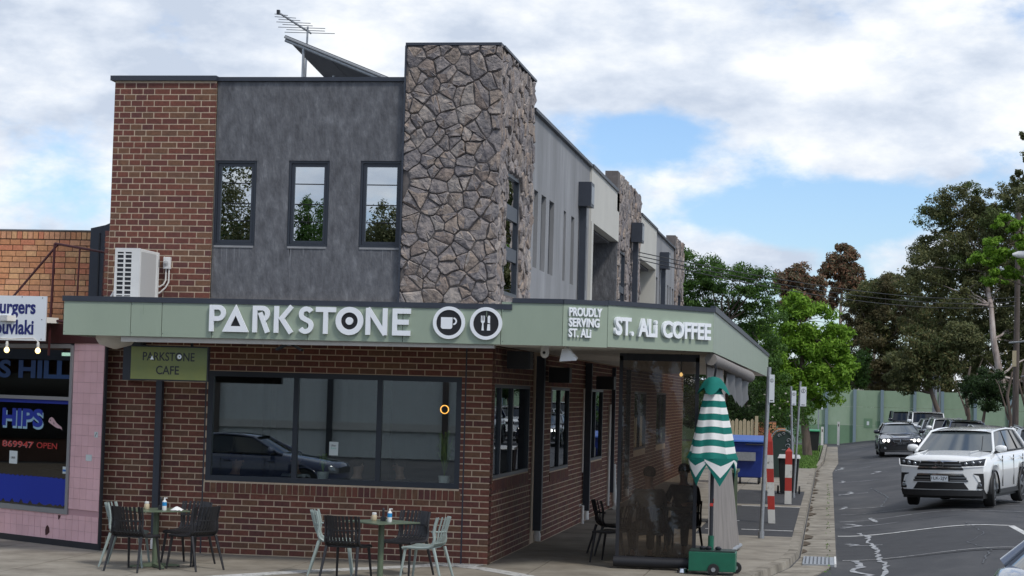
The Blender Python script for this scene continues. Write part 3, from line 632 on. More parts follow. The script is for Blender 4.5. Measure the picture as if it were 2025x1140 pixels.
for (y0, y1, zt, hs, sd_) in ((42.35, 47.3, 7.27, [(42.7, 44.15, 4.0, 5.62), (45.4, 46.6, 4.0, 5.62)], 21), (58.4, 61.5, 7.22, [(59.5, 61.0, 4.0, 5.6)], 22)):
    m2 = MB(); wall(m2, 'x', -4.66, y0, y1, 3.3, zt - .03, hs, .18); m2.box(-4.9, -4.62, y0 - .42, y0, 6.4, zt); m2.build('far_tower_core', 'stone_joint' if y0 < 50 else 'stone_joint', B)
    for poly in voronoi(y0, y1, 3.35, zt, .24, .22, sd_, hs): stone_geo(big, poly, lambda u, v, d: (-4.66 + d, u, v), rg, dep=.055)
big.build('stonework', 'stone', B, kind='stuff')
mb = MB(); mb.box(-5.995, -4.62, FY - .01, FY + .2, 7.245, 7.285); mb.box(-4.9, -4.60, FY + .2, 29.9, 7.245, 7.28); mb.box(-6.0, -5.975, FY - .02, FY + .055, 3.3, 7.24); build_each(mb, 'tower_cap', 'trim', B)
# --- upper side walls
slots = [(30.28, 30.72), (31.08, 31.6), (31.98, 32.55), (33.76, 34.07), (34.77, 35.2), (36.0, 37.1)]
mb = MB(); wall(mb, 'x', -4.66, 29.88, 37.35, 3.3, 6.80, [(a, b, 4.38, 5.61) for a, b in slots], .16); mb.build('side_render', 'side_render', B); mb = MB(); wall(mb, 'x', -4.66, 51.72, 58.4, 3.3, 6.80, [(a, b, 4.38, 5.61) for a, b in ((51.95, 52.7), (54.3, 55.0), (55.9, 56.35), (56.75, 57.15), (57.6, 58.15))], .16)
mb.build('side_render', 'side_render', B)
mb = MB(); mb.box(-4.80, -4.62, 37.35, 42.35, 5.75, 6.80); mb.box(-4.80, -4.60, 37.35, 37.62, 3.3, 5.75); mb.box(-4.80, -4.62, 47.3, 51.72, 5.76, 6.82); mb.box(-6.3, -4.62, 51.6, 51.72, 3.3, 5.76); build_each(mb, 'balcony_header', 'cream_render', B)
mb = MB(); mb.box(-6.4, -6.2, 37.35, 42.35, 3.3, 6.0); mb.box(-6.2, -4.64, 42.24, 42.35, 3.3, 5.74); mb.box(-6.4, -6.2, 47.3, 51.6, 3.3, 6.0); mb.box(-6.2, -4.8, 37.5, 42.2, 5.70, 5.74); mb.box(-6.2, -4.8, 47.4, 51.5, 5.70, 5.74); build_each(mb, 'balcony_recess', 'render', B)
mb = MB(); mb.box(-4.86, -4.60, 29.9, 37.35, 6.80, 6.85); mb.box(-4.86, -4.585, 37.35, 41.9, 6.80, 6.86); mb.box(-4.86, -4.585, 47.32, 51.72, 6.82, 6.87); mb.box(-4.86, -4.60, 51.72, 58.0, 6.80, 6.85); build_each(mb, 'side_parapet_cap', 'trim', B)
for (y0, y1) in ((37.65, 42.2),):
    rl = MB(); rl.box(-4.72, -4.68, y0, y1, 4.22, 4.27)
    for k in range(28): rl.box(-4.71, -4.69, y0 + k * .165, y0 + k * .165 + .025, 3.4, 4.22)
    rl.build('balcony_railing', 'dark_metal', B)
mb = MB(); mb.box(-5.5, -5.45, 38.0, 39.2, 3.4, 5.3); mb.build('balcony_door', 'blind_white', B)
# --- downpipes with rain heads
def downpipe(x, y, ztop, zbot, head, foot=True, w=.10):
    d = MB(); d.box(x, x + w, y, y + w, zbot, ztop); o = d.build('downpipe', 'trim', B)
    if head: MB().box(x - .03, x + .22, y - .14, y + .34, ztop, ztop + .45).build('rain_head', 'trim', o); MB().box(x + .221, x + .228, y - .10, y + .30, ztop + .05, ztop + .38).build('head_face', 'galv', o)
    if foot:
        f = MB(); f.lathe([(.06, 0), (.06, .12), (.052, .13), (.052, .2)], (x + w / 2, y + w / 2, zbot - .17), 12); f.build('pipe_foot', 'pvc', o, smooth=40)
downpipe(-4.64, 35.8, 5.88, 3.3, True, False, .12); downpipe(-4.56, 44.9, 5.95, 3.3, True, False, .12); downpipe(-4.62, 53.3, 5.90, 3.3, True, False, .12)
downpipe(-4.60, 30.62, 2.98, .22, True if False else False, True, .13); downpipe(-4.53, 36.4, 2.98, .22, False, True, .12)
downpipe(-9.46, FY - .10, 2.42, .21, False, True, .09); downpipe(-4.53, 40.9, 2.98, .35, False, False, .08); downpipe(-4.53, 43.9, 2.98, .30, False, True, .10)
mb = MB(); mb.box(-9.92, -9.66, FY - .22, FY - .01, 2.42, 2.96); mb.build('rain_head', 'trim', B)
for (y, z0, z1) in ((36.0, .95, 2.5), (40.4, .1, 2.2)):
    mb = MB(); mb.tube([(-4.50, y, z1), (-4.50, y, z0)], .016 if y < 39 else .03, 8); mb.build('conduit', 'pvc', B)
mb = MB(); mb.tube([(-4.50, 35.7, .35), (-4.44, 35.7, .35), (-4.44, 35.7, .02)], .03, 8); mb.build('drain_stub', 'pvc', B)
mb = MB(); mb.tube([(-4.46, 41.1, .95), (-4.46, 41.1, .55), (-4.44, 41.1, .12), (-4.40, 40.9, .04)], [.035, .05, .06, .06], 10); mb.build('pvc_pipe', 'pvc', B, smooth=40)
# --- bricks
CR = .0861
def rows(u0, u1, z0, z1, pat, holes, start=0):
    r = []; j = start; z = z0
    while z + .04 < z1:
        u = u0; k = 0; p = pat[j % len(pat)]
        while u < u1 - .02:
            w = p[k] if k < len(p) else (p[-1]); k += 1
            a, b = u, min(u + w - .0145, u1); u += w
            if u1 - b < .045: b = u1; u = u1
            iv = [(a, b)]
            for h in holes:
                if h[2] - .05 < z and z + .0715 < h[3] + .06:
                    nv = []
                    for (c, d) in iv:
                        if d <= h[0] or c >= h[1]: nv.append((c, d))
                        else:
                            if c < h[0] - .03: nv.append((c, h[0]))
                            if d > h[1] + .03: nv.append((h[1], d))
                    iv = nv
            for (c, d) in iv: r.append((c, d, z, min(z + .0715, z1)))
        z += CR; j += 1
    return r
low = rows(-10.275, SX, .012, 3.56, [[.235] * 40, [.118] + [.235] * 40], [(W_LOW[0], W_LOW[1], .86, 2.585)])
joint_cut = -5.03
up = rows(-10.275, -8.75, 3.62, 6.735, [[.085, .173, .173, .173, .235, .235, .235], [.15, .173, .173, .235, .235, .235, .235]], [])
up = [q for q in up if q[2] > 4.56 or True]
allb = sorted([q for q in low if q[2] < 3.0], key=lambda q: -(q[1] - q[0]) * (1 + .03 * q[0])) 
big_low = [q for q in allb if q[1] - q[0] > .2 and q[2] > .06][:190]; big_up = sorted([q for q in up if q[1] - q[0] > .2], key=lambda q: -q[2])[:98]
ub = MB(); ub.box(-.5, .5, -.5, .5, -.5, .5); brick_me = ub.mesh('brick', 'brick'); single = set(big_low) | set(big_up)
for (a, b, c, d) in big_low + big_up:
    dy = random.uniform(0, .003); instance('brick', brick_me, ((a + b) / 2, FY + .007 + dy, (c + d) / 2), B, (b - a, .016, d - c), (0, random.gauss(0, .002), 0))
rest = MB()
for q in low + up:
    if q in single: continue
    dy = random.uniform(0, .003); rest.box(q[0], q[1], FY - .001 + dy, FY + .015 + dy, q[2], q[3])
for (y0, y1, x, hs) in ((FY + .022, 30.5, SX - .001, [(26.93, 30.2, 1.02, 2.50)]), (31.2, 61.4, SX + .079, [(h[0], h[1], h[2] - .12, h[3]) for h in side_holes[1:]])):
    for q in rows(y0, y1, .012, 3.5, [[.235], [.118, .235]], hs): dx = random.uniform(0, .003); rest.box(x - .016 - dx, x - dx, q[0], q[1], q[2], q[3])
for q in rows(SX + .0, SX + .079, .012, 3.5, [[.3]], []): rest.box(q[0] + .001, q[1] - .001, 31.192, 31.21, q[2], q[3])
for k in range(53): z = .012 + k * CR; rest.box(-10.343, -10.285, FY - .001, FY + .012, z, z + .0715) if z < 4.5 else None
rest.build('brickwork', 'brick', B, kind='stuff')
sb = MB(); sb.hexa([(-.036, 0, -.075), (.036, 0, -.075), (.036, .12, -.055), (-.036, .12, -.055)], [(-.036, 0, .055), (.036, 0, .055), (.036, .12, .085), (-.036, .12, .085)]); sill_me = sb.mesh('sill_brick', 'brick')
x = W_LOW[0] + .02
while x < W_LOW[1]: instance('sill_brick', sill_me, (x + .02, FY - .012 + random.uniform(-.002, .002), .945), B); x += .086
mb = MB(); mb.box(W_LOW[0] - .02, W_LOW[1] + .02, FY - .002, FY + .16, .872, 1.0); mb.build('sill_mortar', 'mortar', B)
sm = MB()
for (y0, y1, zz, xx) in ((26.93, 30.15, 1.10, SX), (32.0, 34.3, 1.03, SX + .08), (37.1, 39.5, 1.03, SX + .08)):
    y = y0
    while y < y1: sm.box(xx - .12, xx + .010, y, y + .076, zz - .09, zz + .05); y += .086
sm.build('side_sill_bricks', 'brick', B, kind='stuff')
# vertical movement joint
mb = MB(); mb.box(-5.005, -4.985, FY - .002, FY + .004, 0.0, 3.0); mb.box(-8.76, -8.74, FY - .002, FY + .004, 0, 2.42); build_each(mb, 'movement_joint', 'trim', B)
rg2 = random.Random(12)
for (a, b) in ((-8.70, -8.13), (-7.66, -7.06), (-6.61, -6.02)):
    for k in range(5): x = rg2.uniform(a, b); w = rg2.uniform(.006, .02); l = rg2.uniform(.15, .6); m_ = MB(); m_.add([(x, RY - .0015, 4.36), (x + w, RY - .0015, 4.36), (x + w * .6, RY - .0015, 4.36 - l)], [(0, 2, 1)]); m_.build('rain_streak', 'render_streak', B)
# --- windows
def window(name, axis, plane, u0, u1, z0, z1, glass, fw_=.045, rec=.05, mull=(), sash=None, lab=None, trans=()):
    PP = (lambda a, b, c, d, e, f: (a, b, plane + e, plane + f, c, d)) if axis == 'y' else (lambda a, b, c, d, e, f: (plane - f, plane - e, a, b, c, d))
    fr = MB()
    fr.box(*PP(u0, u1, z1 - fw_, z1, rec - .03, rec + .05)); fr.box(*PP(u0, u1, z0, z0 + fw_, rec - .03, rec + .05))
    fr.box(*PP(u0, u0 + fw_, z0 + fw_, z1 - fw_, rec - .03, rec + .05)); fr.box(*PP(u1 - fw_, u1, z0 + fw_, z1 - fw_, rec - .03, rec + .05))
    if sash:
        a, b, c, d = u0 + fw_ + .004, u1 - fw_ - .004, z0 + fw_ + .004, z1 - fw_ - .004; s = sash
        fr.box(*PP(a, b, d - s, d, rec - .012, rec + .03)); fr.box(*PP(a, b, c, c + s, rec - .012, rec + .03)); fr.box(*PP(a, a + s, c + s, d - s, rec - .012, rec + .03)); fr.box(*PP(b - s, b, c + s, d - s, rec - .012, rec + .03))
    f = fr.build('window', 'frame_metal', B, label=lab)
    for m_ in mull: q = MB(); q.box(*PP(m_ - .035, m_ + .035, z0 + fw_, z1 - fw_, rec - .025, rec + .045)); q.build('mullion', 'frame_metal', f)
    for z in trans: q = MB(); q.box(*PP(u0 + fw_, u1 - fw_, z[0], z[1], rec - .02, rec + .04)); q.build('spandrel', 'trim', f)
    es = [u0 + fw_] + [q + s for q in mull for s in (-.035, .035)] + [u1 - fw_]
    zsp = [z0 + fw_] + [q for t in trans for q in t] + [z1 - fw_]
    for i in range(0, len(es), 2):
        for j in range(0, len(zsp), 2):
            q = MB(); q.box(*PP(es[i] + .001, es[i + 1] - .001, zsp[j] + .001, zsp[j + 1] - .001, rec + .01, rec + .016)); q.build('pane', glass, f)
    return f
window('window', 'y', FY, W_LOW[0], W_LOW[1], W_LOW[2], W_LOW[3], 'glass_low', .075, .032, mull=(-7.43, -6.22), lab='wide three pane shopfront window of the cafe')
for k, (a, b, c, d) in enumerate(ups): window('window', 'y', RY, a, b, c, d, 'glass_up', .035, .045, sash=.045)
mb = MB()
for (a, b, c, d) in ups: mb.box(a + .02, b - .02, RY - .012, RY + .05, c - .03, c - .002)
build_each(mb, 'window_sill', 'side_render', B)
window('window', 'x', -4.66, *TW, 'glass_up', .05, .03, trans=((4.32, 4.51), (4.92, 5.13)), lab='tall narrow three light window in the side of the stone tower')
for (a, b) in slots[:-1]: window('window', 'x', -4.66, a, b, 4.38, 5.61, 'glass_low', .03, .10)
window('window', 'x', -4.66, 36.0, 37.1, 4.38, 5.61, 'glass_low', .05, .05)
for (a, b) in ((51.95, 52.7), (54.3, 55.0), (55.9, 56.35), (56.75, 57.15), (57.6, 58.15)): window('window', 'x', -4.66, a, b, 4.38, 5.61, 'glass_low', .03, .08)
for (a, b) in ((42.7, 44.15), (45.4, 46.6), (59.5, 61.0)): window('window', 'x', -4.66, a, b, 4.0, 5.62 if a < 50 else 5.6, 'glass_up', .05, .03, trans=((4.7, 4.85),))
window('window', 'x', SX, 26.93, 30.2, 1.17, 2.50, 'glass_low', .05, .034, mull=(27.55, 28.6))
for h in side_holes[1:]: window('window', 'x', SX + .08, *h, 'glass_low', .05, .034, mull=((h[0] + h[1]) / 2,) if h[1] - h[0] > 1.5 else ())
# interior shells
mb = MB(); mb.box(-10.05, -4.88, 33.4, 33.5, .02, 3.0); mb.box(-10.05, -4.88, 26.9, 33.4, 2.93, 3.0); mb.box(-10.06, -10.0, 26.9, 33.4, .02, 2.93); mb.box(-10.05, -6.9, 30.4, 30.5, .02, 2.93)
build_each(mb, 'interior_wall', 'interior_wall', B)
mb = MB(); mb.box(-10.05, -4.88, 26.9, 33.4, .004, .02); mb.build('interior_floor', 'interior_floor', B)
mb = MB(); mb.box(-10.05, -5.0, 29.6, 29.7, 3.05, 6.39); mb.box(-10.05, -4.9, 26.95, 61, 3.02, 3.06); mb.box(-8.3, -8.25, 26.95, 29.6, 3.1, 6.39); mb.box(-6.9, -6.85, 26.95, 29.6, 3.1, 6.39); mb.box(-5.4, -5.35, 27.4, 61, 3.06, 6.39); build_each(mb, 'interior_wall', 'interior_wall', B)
for (a, b, z) in ((-8.70, -8.18, 5.12), (-7.62, -7.10, 5.10)):
    bl = MB(); bl.box(a, b, 26.92, 26.925, z, 5.58); o = bl.build('roller_blind', 'shirt_grey', B); MB().box(a, b, 26.905, 26.93, z - .14, z - .08).build('blind_rail', 'blind_white', o); MB().box(a, b, 26.905, 26.93, z - .02, z).build('blind_rail', 'blind_white', o)
MB().box(-6.56, -6.04, 26.905, 26.93, 5.17, 5.19).build('blind_rail', 'blind_white', B)

# ============================================================ AWNING (part of the building)
awn = MB(); PL = [(-10.10, 24.65), (-3.38, 24.65), (-2.84, 24.98), (-1.57, 26.55), (-1.66, 53.5), (-4.55, 53.5), (-4.55, 26.66), (-10.10, 26.66)]
inner = [(-10.06, 24.70), (-3.40, 24.70), (-2.88, 25.03), (-1.63, 26.58), (-1.72, 53.4), (-4.70, 53.4), (-4.70, 26.72), (-10.06, 26.72)]
inner = [(-10.06, 24.70), (-3.40, 24.70), (-2.88, 25.03), (-1.63, 26.58), (-1.72, 53.4), (-4.54, 53.4), (-4.54, 26.66), (-10.06, 26.66)]
awn.prism(inner, 3.03, 3.06); A = awn.build('awning', 'soffit', B, label='sage green panelled street awning with raised lettering')
tp = MB(); tp.prism(inner, 3.46, 3.49); tp.build('awning_deck', 'roofing', A)
def fpanel(p, q, z0, z1, gap=.004, th=.035):
    p, q = Vector((*p, 0)), Vector((*q, 0)); d = (q - p).normalized(); n_ = Vector((-d.y, d.x, 0)); p2, q2 = p + d * gap, q - d * gap
    m = MB(); m.hexa([(p2.x, p2.y, z0), (q2.x, q2.y, z0), (q2.x + n_.x * th, q2.y + n_.y * th, z0), (p2.x + n_.x * th, p2.y + n_.y * th, z0)], [(p2.x, p2.y, z1), (q2.x, q2.y, z1), (q2.x + n_.x * th, q2.y + n_.y * th, z1), (p2.x + n_.x * th, p2.y + n_.y * th, z1)])
    return m.build('fascia_panel', 'fascia_green', A)
AY = 24.65; xs_ = [-10.10, -9.16, -8.73, -8.04, -6.74, -5.47, -4.18, -3.38]
for i in range(len(xs_) - 1): fpanel((xs_[i], AY), (xs_[i + 1], AY), 3.0, 3.47 if i < 6 else 3.55)
fpanel((-3.38, AY), (-2.84, 24.98), 3.0, 3.55); fpanel((-2.84, 24.98), (-1.57, 26.55), 3.01, 3.56)
ys_ = [26.55, 29.5, 32.5, 35.5, 38.5, 41.5, 44.5, 47.5, 50.5, 53.5]
for i in range(9):
    t0, t1 = (ys_[i] - 26.55) / 26.95, (ys_[i + 1] - 26.55) / 26.95
    fpanel((-1.57 - .09 * t0, ys_[i]), (-1.57 - .09 * t1, ys_[i + 1]), 3.01, 3.56 + .05 * t0, .002)
fpanel((-10.10, 26.66), (-10.10, 24.70), 3.0, 3.47)
def capbar(p, q, z0, z1, th=.07):
    p, q = Vector((*p, 0)), Vector((*q, 0)); d = (q - p).normalized(); n_ = Vector((-d.y, d.x, 0)); o = p - n_ * .015 ; o2 = q - n_ * .015
    m = MB(); m.hexa([(o.x, o.y, z0), (o2.x, o2.y, z0), (o2.x + n_.x * th, o2.y + n_.y * th, z0), (o.x + n_.x * th, o.y + n_.y * th, z0)], [(o.x, o.y, z1), (o2.x, o2.y, z1), (o2.x + n_.x * th, o2.y + n_.y * th, z1), (o.x + n_.x * th, o.y + n_.y * th, z1)]); m.build('awning_cap', 'trim', A)
capbar((-10.12, AY), (-4.04, AY), 3.45, 3.52); capbar((-4.04, AY), (-3.375, AY), 3.54, 3.60); capbar((-3.375, AY), (-2.84, 24.98), 3.541, 3.601); capbar((-2.84, 24.98), (-1.56, 26.55), 3.55, 3.61); capbar((-1.56, 26.55), (-1.65, 53.5), 3.56, 3.64)
mb = MB(); mb.hexa([(-9.3, 24.69, 2.925), (-4.27, 24.69, 2.95), (-4.27, 24.80, 2.95), (-9.3, 24.80, 2.925)], [(-9.3, 24.69, 3.029), (-4.27, 24.69, 3.029), (-4.27, 24.80, 3.029), (-9.3, 24.80, 3.029)]); mb.build('soffit_trim', 'beam_cream', A)
rg1 = random.Random(9)
for k in range(7):
    x = rg1.uniform(-10.0, -3.5); z = rg1.uniform(.10, .34); w = rg1.uniform(.004, .012); m_ = MB(); m_.box(x, x + w, AY - .0365, AY - .0355, 3.45 - z, 3.45); m_.build('drip_stain', 'fascia_stain', A)
for xs0, xs1 in zip(xs_[:-1], xs_[1:]):
    pass
for x in [-10.10, -9.16, -8.73, -8.04, -6.74, -5.47, -4.18]:
    for z in (3.04, 3.42): m_ = MB(); m_.lathe([(.006, 0), (.006, -.002)], (x + .03, AY - .0355, z), 6, 'y'); m_.build('screw', 'trim', A)
# --- raised lettering; strokes of one letter lie 1 mm apart in depth
fz = lambda u, v, w: (u, AY - .035 - w, v)
def ribbon(mb, pts, w, d0, d1, closed=False):
    n = len(pts); L_, R_ = [], []
    for i in range(n):
        a = np.array(pts[i - 1 if (i > 0 or closed) else i], float); b = np.array(pts[i], float); c = np.array(pts[(i + 1) % n if (i < n - 1 or closed) else i], float)
        d1_ = (b - a); d2_ = (c - b); d1_ = d1_ / (np.linalg.norm(d1_) or 1); d2_ = d2_ / (np.linalg.norm(d2_) or 1)
        if not np.any(d1_): d1_ = d2_
        if not np.any(d2_): d2_ = d1_
        t = d1_ + d2_; t = t / np.linalg.norm(t); nr = np.array([-t[1], t[0]]); k = 1 / max(.35, nr @ np.array([-d1_[1], d1_[0]]))
        L_.append(b + nr * w / 2 * k); R_.append(b - nr * w / 2 * k)
    m = n if closed else n - 1
    for i in range(m):
        j = (i + 1) % n
        q = [L_[i], L_[j], R_[j], R_[i]]
        mb.hexa([(p[0], AY - d0, p[1]) for p in q], [(p[0], AY - d1, p[1]) for p in q])
def arc(cx_, cz_, r, a0, a1, n=16): return [(cx_ + r * math.cos(R(a0 + (a1 - a0) * i / n)), cz_ + r * math.sin(R(a0 + (a1 - a0) * i / n))) for i in range(n + 1)]
def circ(cx_, cz_, r, n=32): return [(cx_ + r * math.cos(2 * math.pi * i / n), cz_ + r * math.sin(2 * math.pi * i / n)) for i in range(n)]
Z0, Z1 = 3.085, 3.435; SW = .062; D0, D1 = .012, .045
def letter(draw, name='letter'):
    m = MB(); draw(m); return m.build(name, 'white_letter', A)
def lP(m, x0=-8.065):
    m.box(x0, x0 + SW, AY - D1, AY - D0, Z0, Z1); ribbon(m, [(x0 + SW - .01, Z1 - SW / 2)] + arc(x0 + .115, Z1 - .105, .075, 90, -90) + [(x0 + SW - .01, Z1 - .18)], SW, D0, D1 + .001)
letter(lP)
def tri_ring(m):
    o = [(-7.885, Z0), (-7.525, Z0), (-7.705, Z1 + .01)]; i_ = [(-7.775, Z0 + .075), (-7.635, Z0 + .075), (-7.705, Z0 + .215)]
    for k in range(3): q = [o[k], o[(k + 1) % 3], i_[(k + 1) % 3], i_[k]]; m.hexa([(p[0], AY - D0, p[1]) for p in q], [(p[0], AY - D1, p[1]) for p in q])
letter(tri_ring); m_ = MB(); m_.face_prism([(-7.777, Z0 + .073), (-7.633, Z0 + .073), (-7.705, Z0 + .217)], AY - .02, AY - .012); m_.build('letter_centre', 'black_paint', A)
def lR(m, x0=-7.475):
    m.box(x0, x0 + SW, AY - D1, AY - D0, Z0, Z1); ribbon(m, [(x0 + SW - .01, Z1 - SW / 2)] + arc(x0 + .125, Z1 - .105, .075, 90, -75), SW, D0, D1 + .001); ribbon(m, [(x0 + .10, Z1 - .09), (x0 + .205, Z0 + .0)], SW * .98, D0, D1 + .002)
letter(lR)
def lK(m, x0=-7.185):
    m.box(x0, x0 + SW, AY - D1, AY - D0, Z0, Z1); ribbon(m, [(x0 + .235, Z1), (x0 + .085, Z0 + .17)], SW, D0, D1 + .001); ribbon(m, [(x0 + .095, Z0 + .20), (x0 + .235, Z0)], SW, D0, D1 + .002)
letter(lK)
def lS(m, c=-6.755): ribbon(m, arc(c + .005, Z1 - .098, .070, 28, 235, 14)[:-1] + [(c - .01, Z0 + .185)] + arc(c - .005, Z0 + .102, .076, 70, -150, 14)[1:], SW, D0, D1)
letter(lS)
def lT(m, x0=-6.625): m.box(x0, x0 + .268, AY - D1, AY - D0, Z1 - .066, Z1); m.box(x0 + .103, x0 + .165, AY - D1, AY - D0, Z0, Z1 - .066)
letter(lT)
def lO(m): ribbon(m, circ(-6.172, 3.26, .148), .072, D0, D1, True); m.face_prism(circ(-6.172, 3.26, .05, 20)[::-1], AY - .046, AY - D0 - .004)
letter(lO); m_ = MB(); m_.face_prism(circ(-6.172, 3.26, .113)[::-1], AY - .022, AY - .010); m_.build('letter_centre', 'black_paint', A)
def lN(m, x0=-5.955): m.box(x0, x0 + SW, AY - D1, AY - D0, Z0, Z1); m.box(x0 + .225, x0 + .225 + SW, AY - D1, AY - D0, Z0, Z1); ribbon(m, [(x0 + .025, Z1 - .005), (x0 + .262, Z0 + .005)], SW * .95, D0, D1 + .001)
letter(lN)
def lE(m, x0=-5.60):
    m.box(x0, x0 + SW, AY - D1, AY - D0, Z0, Z1)
    for z, w in ((Z0, .24), (Z0 + .142, .215), (Z1 - .066, .24)): m.box(x0 + SW, x0 + w, AY - D1, AY - D0, z, z + .066)
letter(lE)
for (c, k) in ((-4.855, 'cup'), (-4.37, 'fork')):
    bd = MB(); bd.face_prism(circ(c, 3.265, .165, 40)[::-1], AY - .026, AY - .008); bo = bd.build('round_badge', 'black_paint', A)
    rm = MB(); ribbon(rm, circ(c, 3.265, .188, 40), .044, .006, .040, True); rm.build('badge_rim', 'white_letter', A)
    m = MB()
    if k == 'cup':
        m.face_prism([(c - .105, 3.335), (c - .105, 3.225)] + arc(c - .075, 3.215, .03, 180, 270, 5) + arc(c + .015, 3.215, .03, 270, 360, 5) + [(c + .045, 3.335)], AY - .034, AY - .027)
        ribbon(m, arc(c + .055, 3.285, .04, 85, -85, 10), .02, .0265, .0345)
    else:
        for dx in (-.062, -.042, -.022): m.box(c + dx - .005, c + dx + .005, AY - .034, AY - .027, 3.30, 3.365)
        m.face_prism([(c - .067, 3.302), (c - .067, 3.285), (c - .05, 3.265), (c - .057, 3.175), (c - .027, 3.175), (c - .034, 3.265), (c - .017, 3.285), (c - .017, 3.302)], AY - .033, AY - .0272)
        m.face_prism([(c + .022, 3.275), (c + .02, 3.35), (c + .035, 3.37), (c + .052, 3.36), (c + .052, 3.265)], AY - .033, AY - .0272); m.face_prism([(c + .020, 3.258), (c + .014, 3.175), (c + .056, 3.175), (c + .052, 3.258)], AY - .033, AY - .0272)
    m.build('badge_symbol', 'white_letter', A)
# lettering on the splayed panels
def on_edge(p, q):
    p, q = Vector((*p, 0)), Vector((*q, 0)); d = (q - p).normalized(); n_ = Vector((d.y, -d.x, 0)); return lambda u0, z0: (lambda u, v, w: tuple(p + d * (u0 + u) + n_ * (.004 + w) + Vector((0, 0, z0 + v))))
e1 = on_edge((-3.38, AY), (-2.84, 24.98))
for i, (s, w) in enumerate((('PROUDLY', .465), ('SERVING', .43), ('ST. ALi', .315))): text(s, 'white_letter', A, 'lettering', .115, w, .03, .03, e1(.075, 3.385 - i * .135))
e2 = on_edge((-2.84, 24.98), (-1.57, 26.55))
for (s, u, w, hh) in (('ST.', .10, .34, .24), ('ALi', .52, .36, .24), ('COFFEE', .98, .94, .23)): text(s, 'white_letter', A, 'lettering', hh, w, .045, .035, e2(u, 3.165))
# ============================================================ NEIGHBOURING TAKEAWAY SHOP
SP = Vector((-10.2, 26.45, 0)); SD = Vector((-math.cos(R(32)), math.sin(R(32)), 0)); SN = Vector((-math.sin(R(32)), -math.cos(R(32)), 0))   # along the front (leftwards), outwards
T = thing('takeaway_shop', 'takeaway shop with pink tiled front, blue lettered window and orange brick parapet', 'shop', (-10.2, 26.45, 0))
def sp(s, z, o=0.0): return SP + SD * s + SN * o + Vector((0, 0, z))
def sbox(mb, s0, s1, z0, z1, o0, o1): return mb.hexa([sp(s0, z0, o0), sp(s1, z0, o0), sp(s1, z0, o1), sp(s0, z0, o1)], [sp(s0, z1, o0), sp(s1, z1, o0), sp(s1, z1, o1), sp(s0, z1, o1)])
# wall core round the window
c = MB(); sbox(c, -.02, .72, .08, 3.0, -.03, -.012); sbox(c, .72, 4.2, .08, .46, -.2, -.012); sbox(c, 3.3, 4.2, .46, 3.0, -.2, -.012); c.build('front_wall', 'pink_grout', T)
c = MB(); sbox(c, -.03, 4.2, -.02, .09, -.03, .01); c.build('plinth', 'dark_metal', T)
c = MB(); sbox(c, -.05, -.022, .0, 3.0, -.03, .01); c.build('edge_post', 'dark_metal', T)
tz = [.09 + .152 * i for i in range(20)]
for i, z in enumerate(tz):
    z1 = min(z + .148, 2.99)
    if z < .44:
        s = 0.0 if i % 2 else -.0
        while s < 3.0: m = MB(); sbox(m, s + .002, min(s + .15, 3.2) - .002 + .0, z, min(z1, .458), -.012, random.uniform(-.001, .0005)); m.build('tile', 'pink_tile', T); s += .152
    else:
        for (a, b) in ((0, .152), (.152, .304), (.304, .456), (.456, .608), (.608, .715)): m = MB(); sbox(m, a + .002, b - .001, z, z1, -.012, random.uniform(-.001, .0005)); m.build('tile', 'pink_tile', T)
# window
fr = MB(); sbox(fr, .72, .78, .46, 2.90, -.10, .02); sbox(fr, .78, 3.3, .46, .53, -.10, .02); sbox(fr, .78, 3.3, 2.10, 2.15, -.10, .015); sbox(fr, .78, 3.3, 2.86, 2.92, -.10, .015); SW_ = fr.build('shop_window', 'aluminium', T, label='shop window with aluminium frame and blue lettering')
for (z0, z1) in ((.53, 2.10), (2.15, 2.86)): m = MB(); sbox(m, .78, 3.3, z0, z1, -.045, -.038); m.build('pane', 'glass_shop', SW_)
lt = lambda s1, z0, o=-.034: (lambda u, v, w: tuple(sp(s1 - u, z0 + v, o + w)))
text('HIPS', 'pale_ink', SW_, 'lettering', .27, 1.03, .002, .05, lt(2.47, 1.655), shear=0)
text('HIPS', 'blue_ink', SW_, 'lettering', .27, 1.03, .002, .04, lt(2.49, 1.69, -.031))
text('869947', 'pink_ink', SW_, 'lettering', .095, .80, .001, .02, lt(2.47, 1.375)); text('869947', 'red_ink', SW_, 'lettering', .095, .80, .001, .002, lt(2.47, 1.378, -.032))
text('OPEN', 'red_ink', SW_, 'lettering', .085, .50, .002, .0, lt(1.59, 1.385))
text('S HILL', 'dim_blue_ink', SW_, 'lettering', .27, 1.78, .002, .04, lt(2.63, 2.41, -.047 + .012))
m = MB(); sbox(m, .79, 3.3, 2.045, 2.098, -.036, -.034); m.build('blue_border', 'blue_ink', SW_)
bm_ = MB(); n_ = 42; vs = [];
for i in range(n_ + 1): s = .79 + 2.4 * i / n_; z = .95 + .025 * abs(math.sin(i * 1.5)); vs += [sp(s, .56 + .07 * max(0, math.sin(i * .7) * math.sin(i * 2.3)), -.036), sp(s, z, -.036)]
bm_.add(vs, [(2 * i, 2 * i + 2, 2 * i + 3, 2 * i + 1) for i in range(n_)]); bm_.build('blue_panel', 'blue_ink', SW_)
fish = [(1.33, 1.78), (1.30, 1.83), (1.25, 1.85), (1.20, 1.83), (1.13, 1.77), (1.06, 1.735), (1.0, 1.71), (.98, 1.665), (1.03, 1.69), (1.09, 1.69), (1.16, 1.71), (1.25, 1.745)]
m = MB(); m.add([sp(a, b, -.034) for a, b in fish], [tuple(range(len(fish)))]); m.build('fish_picture', 'pink_ink', SW_)
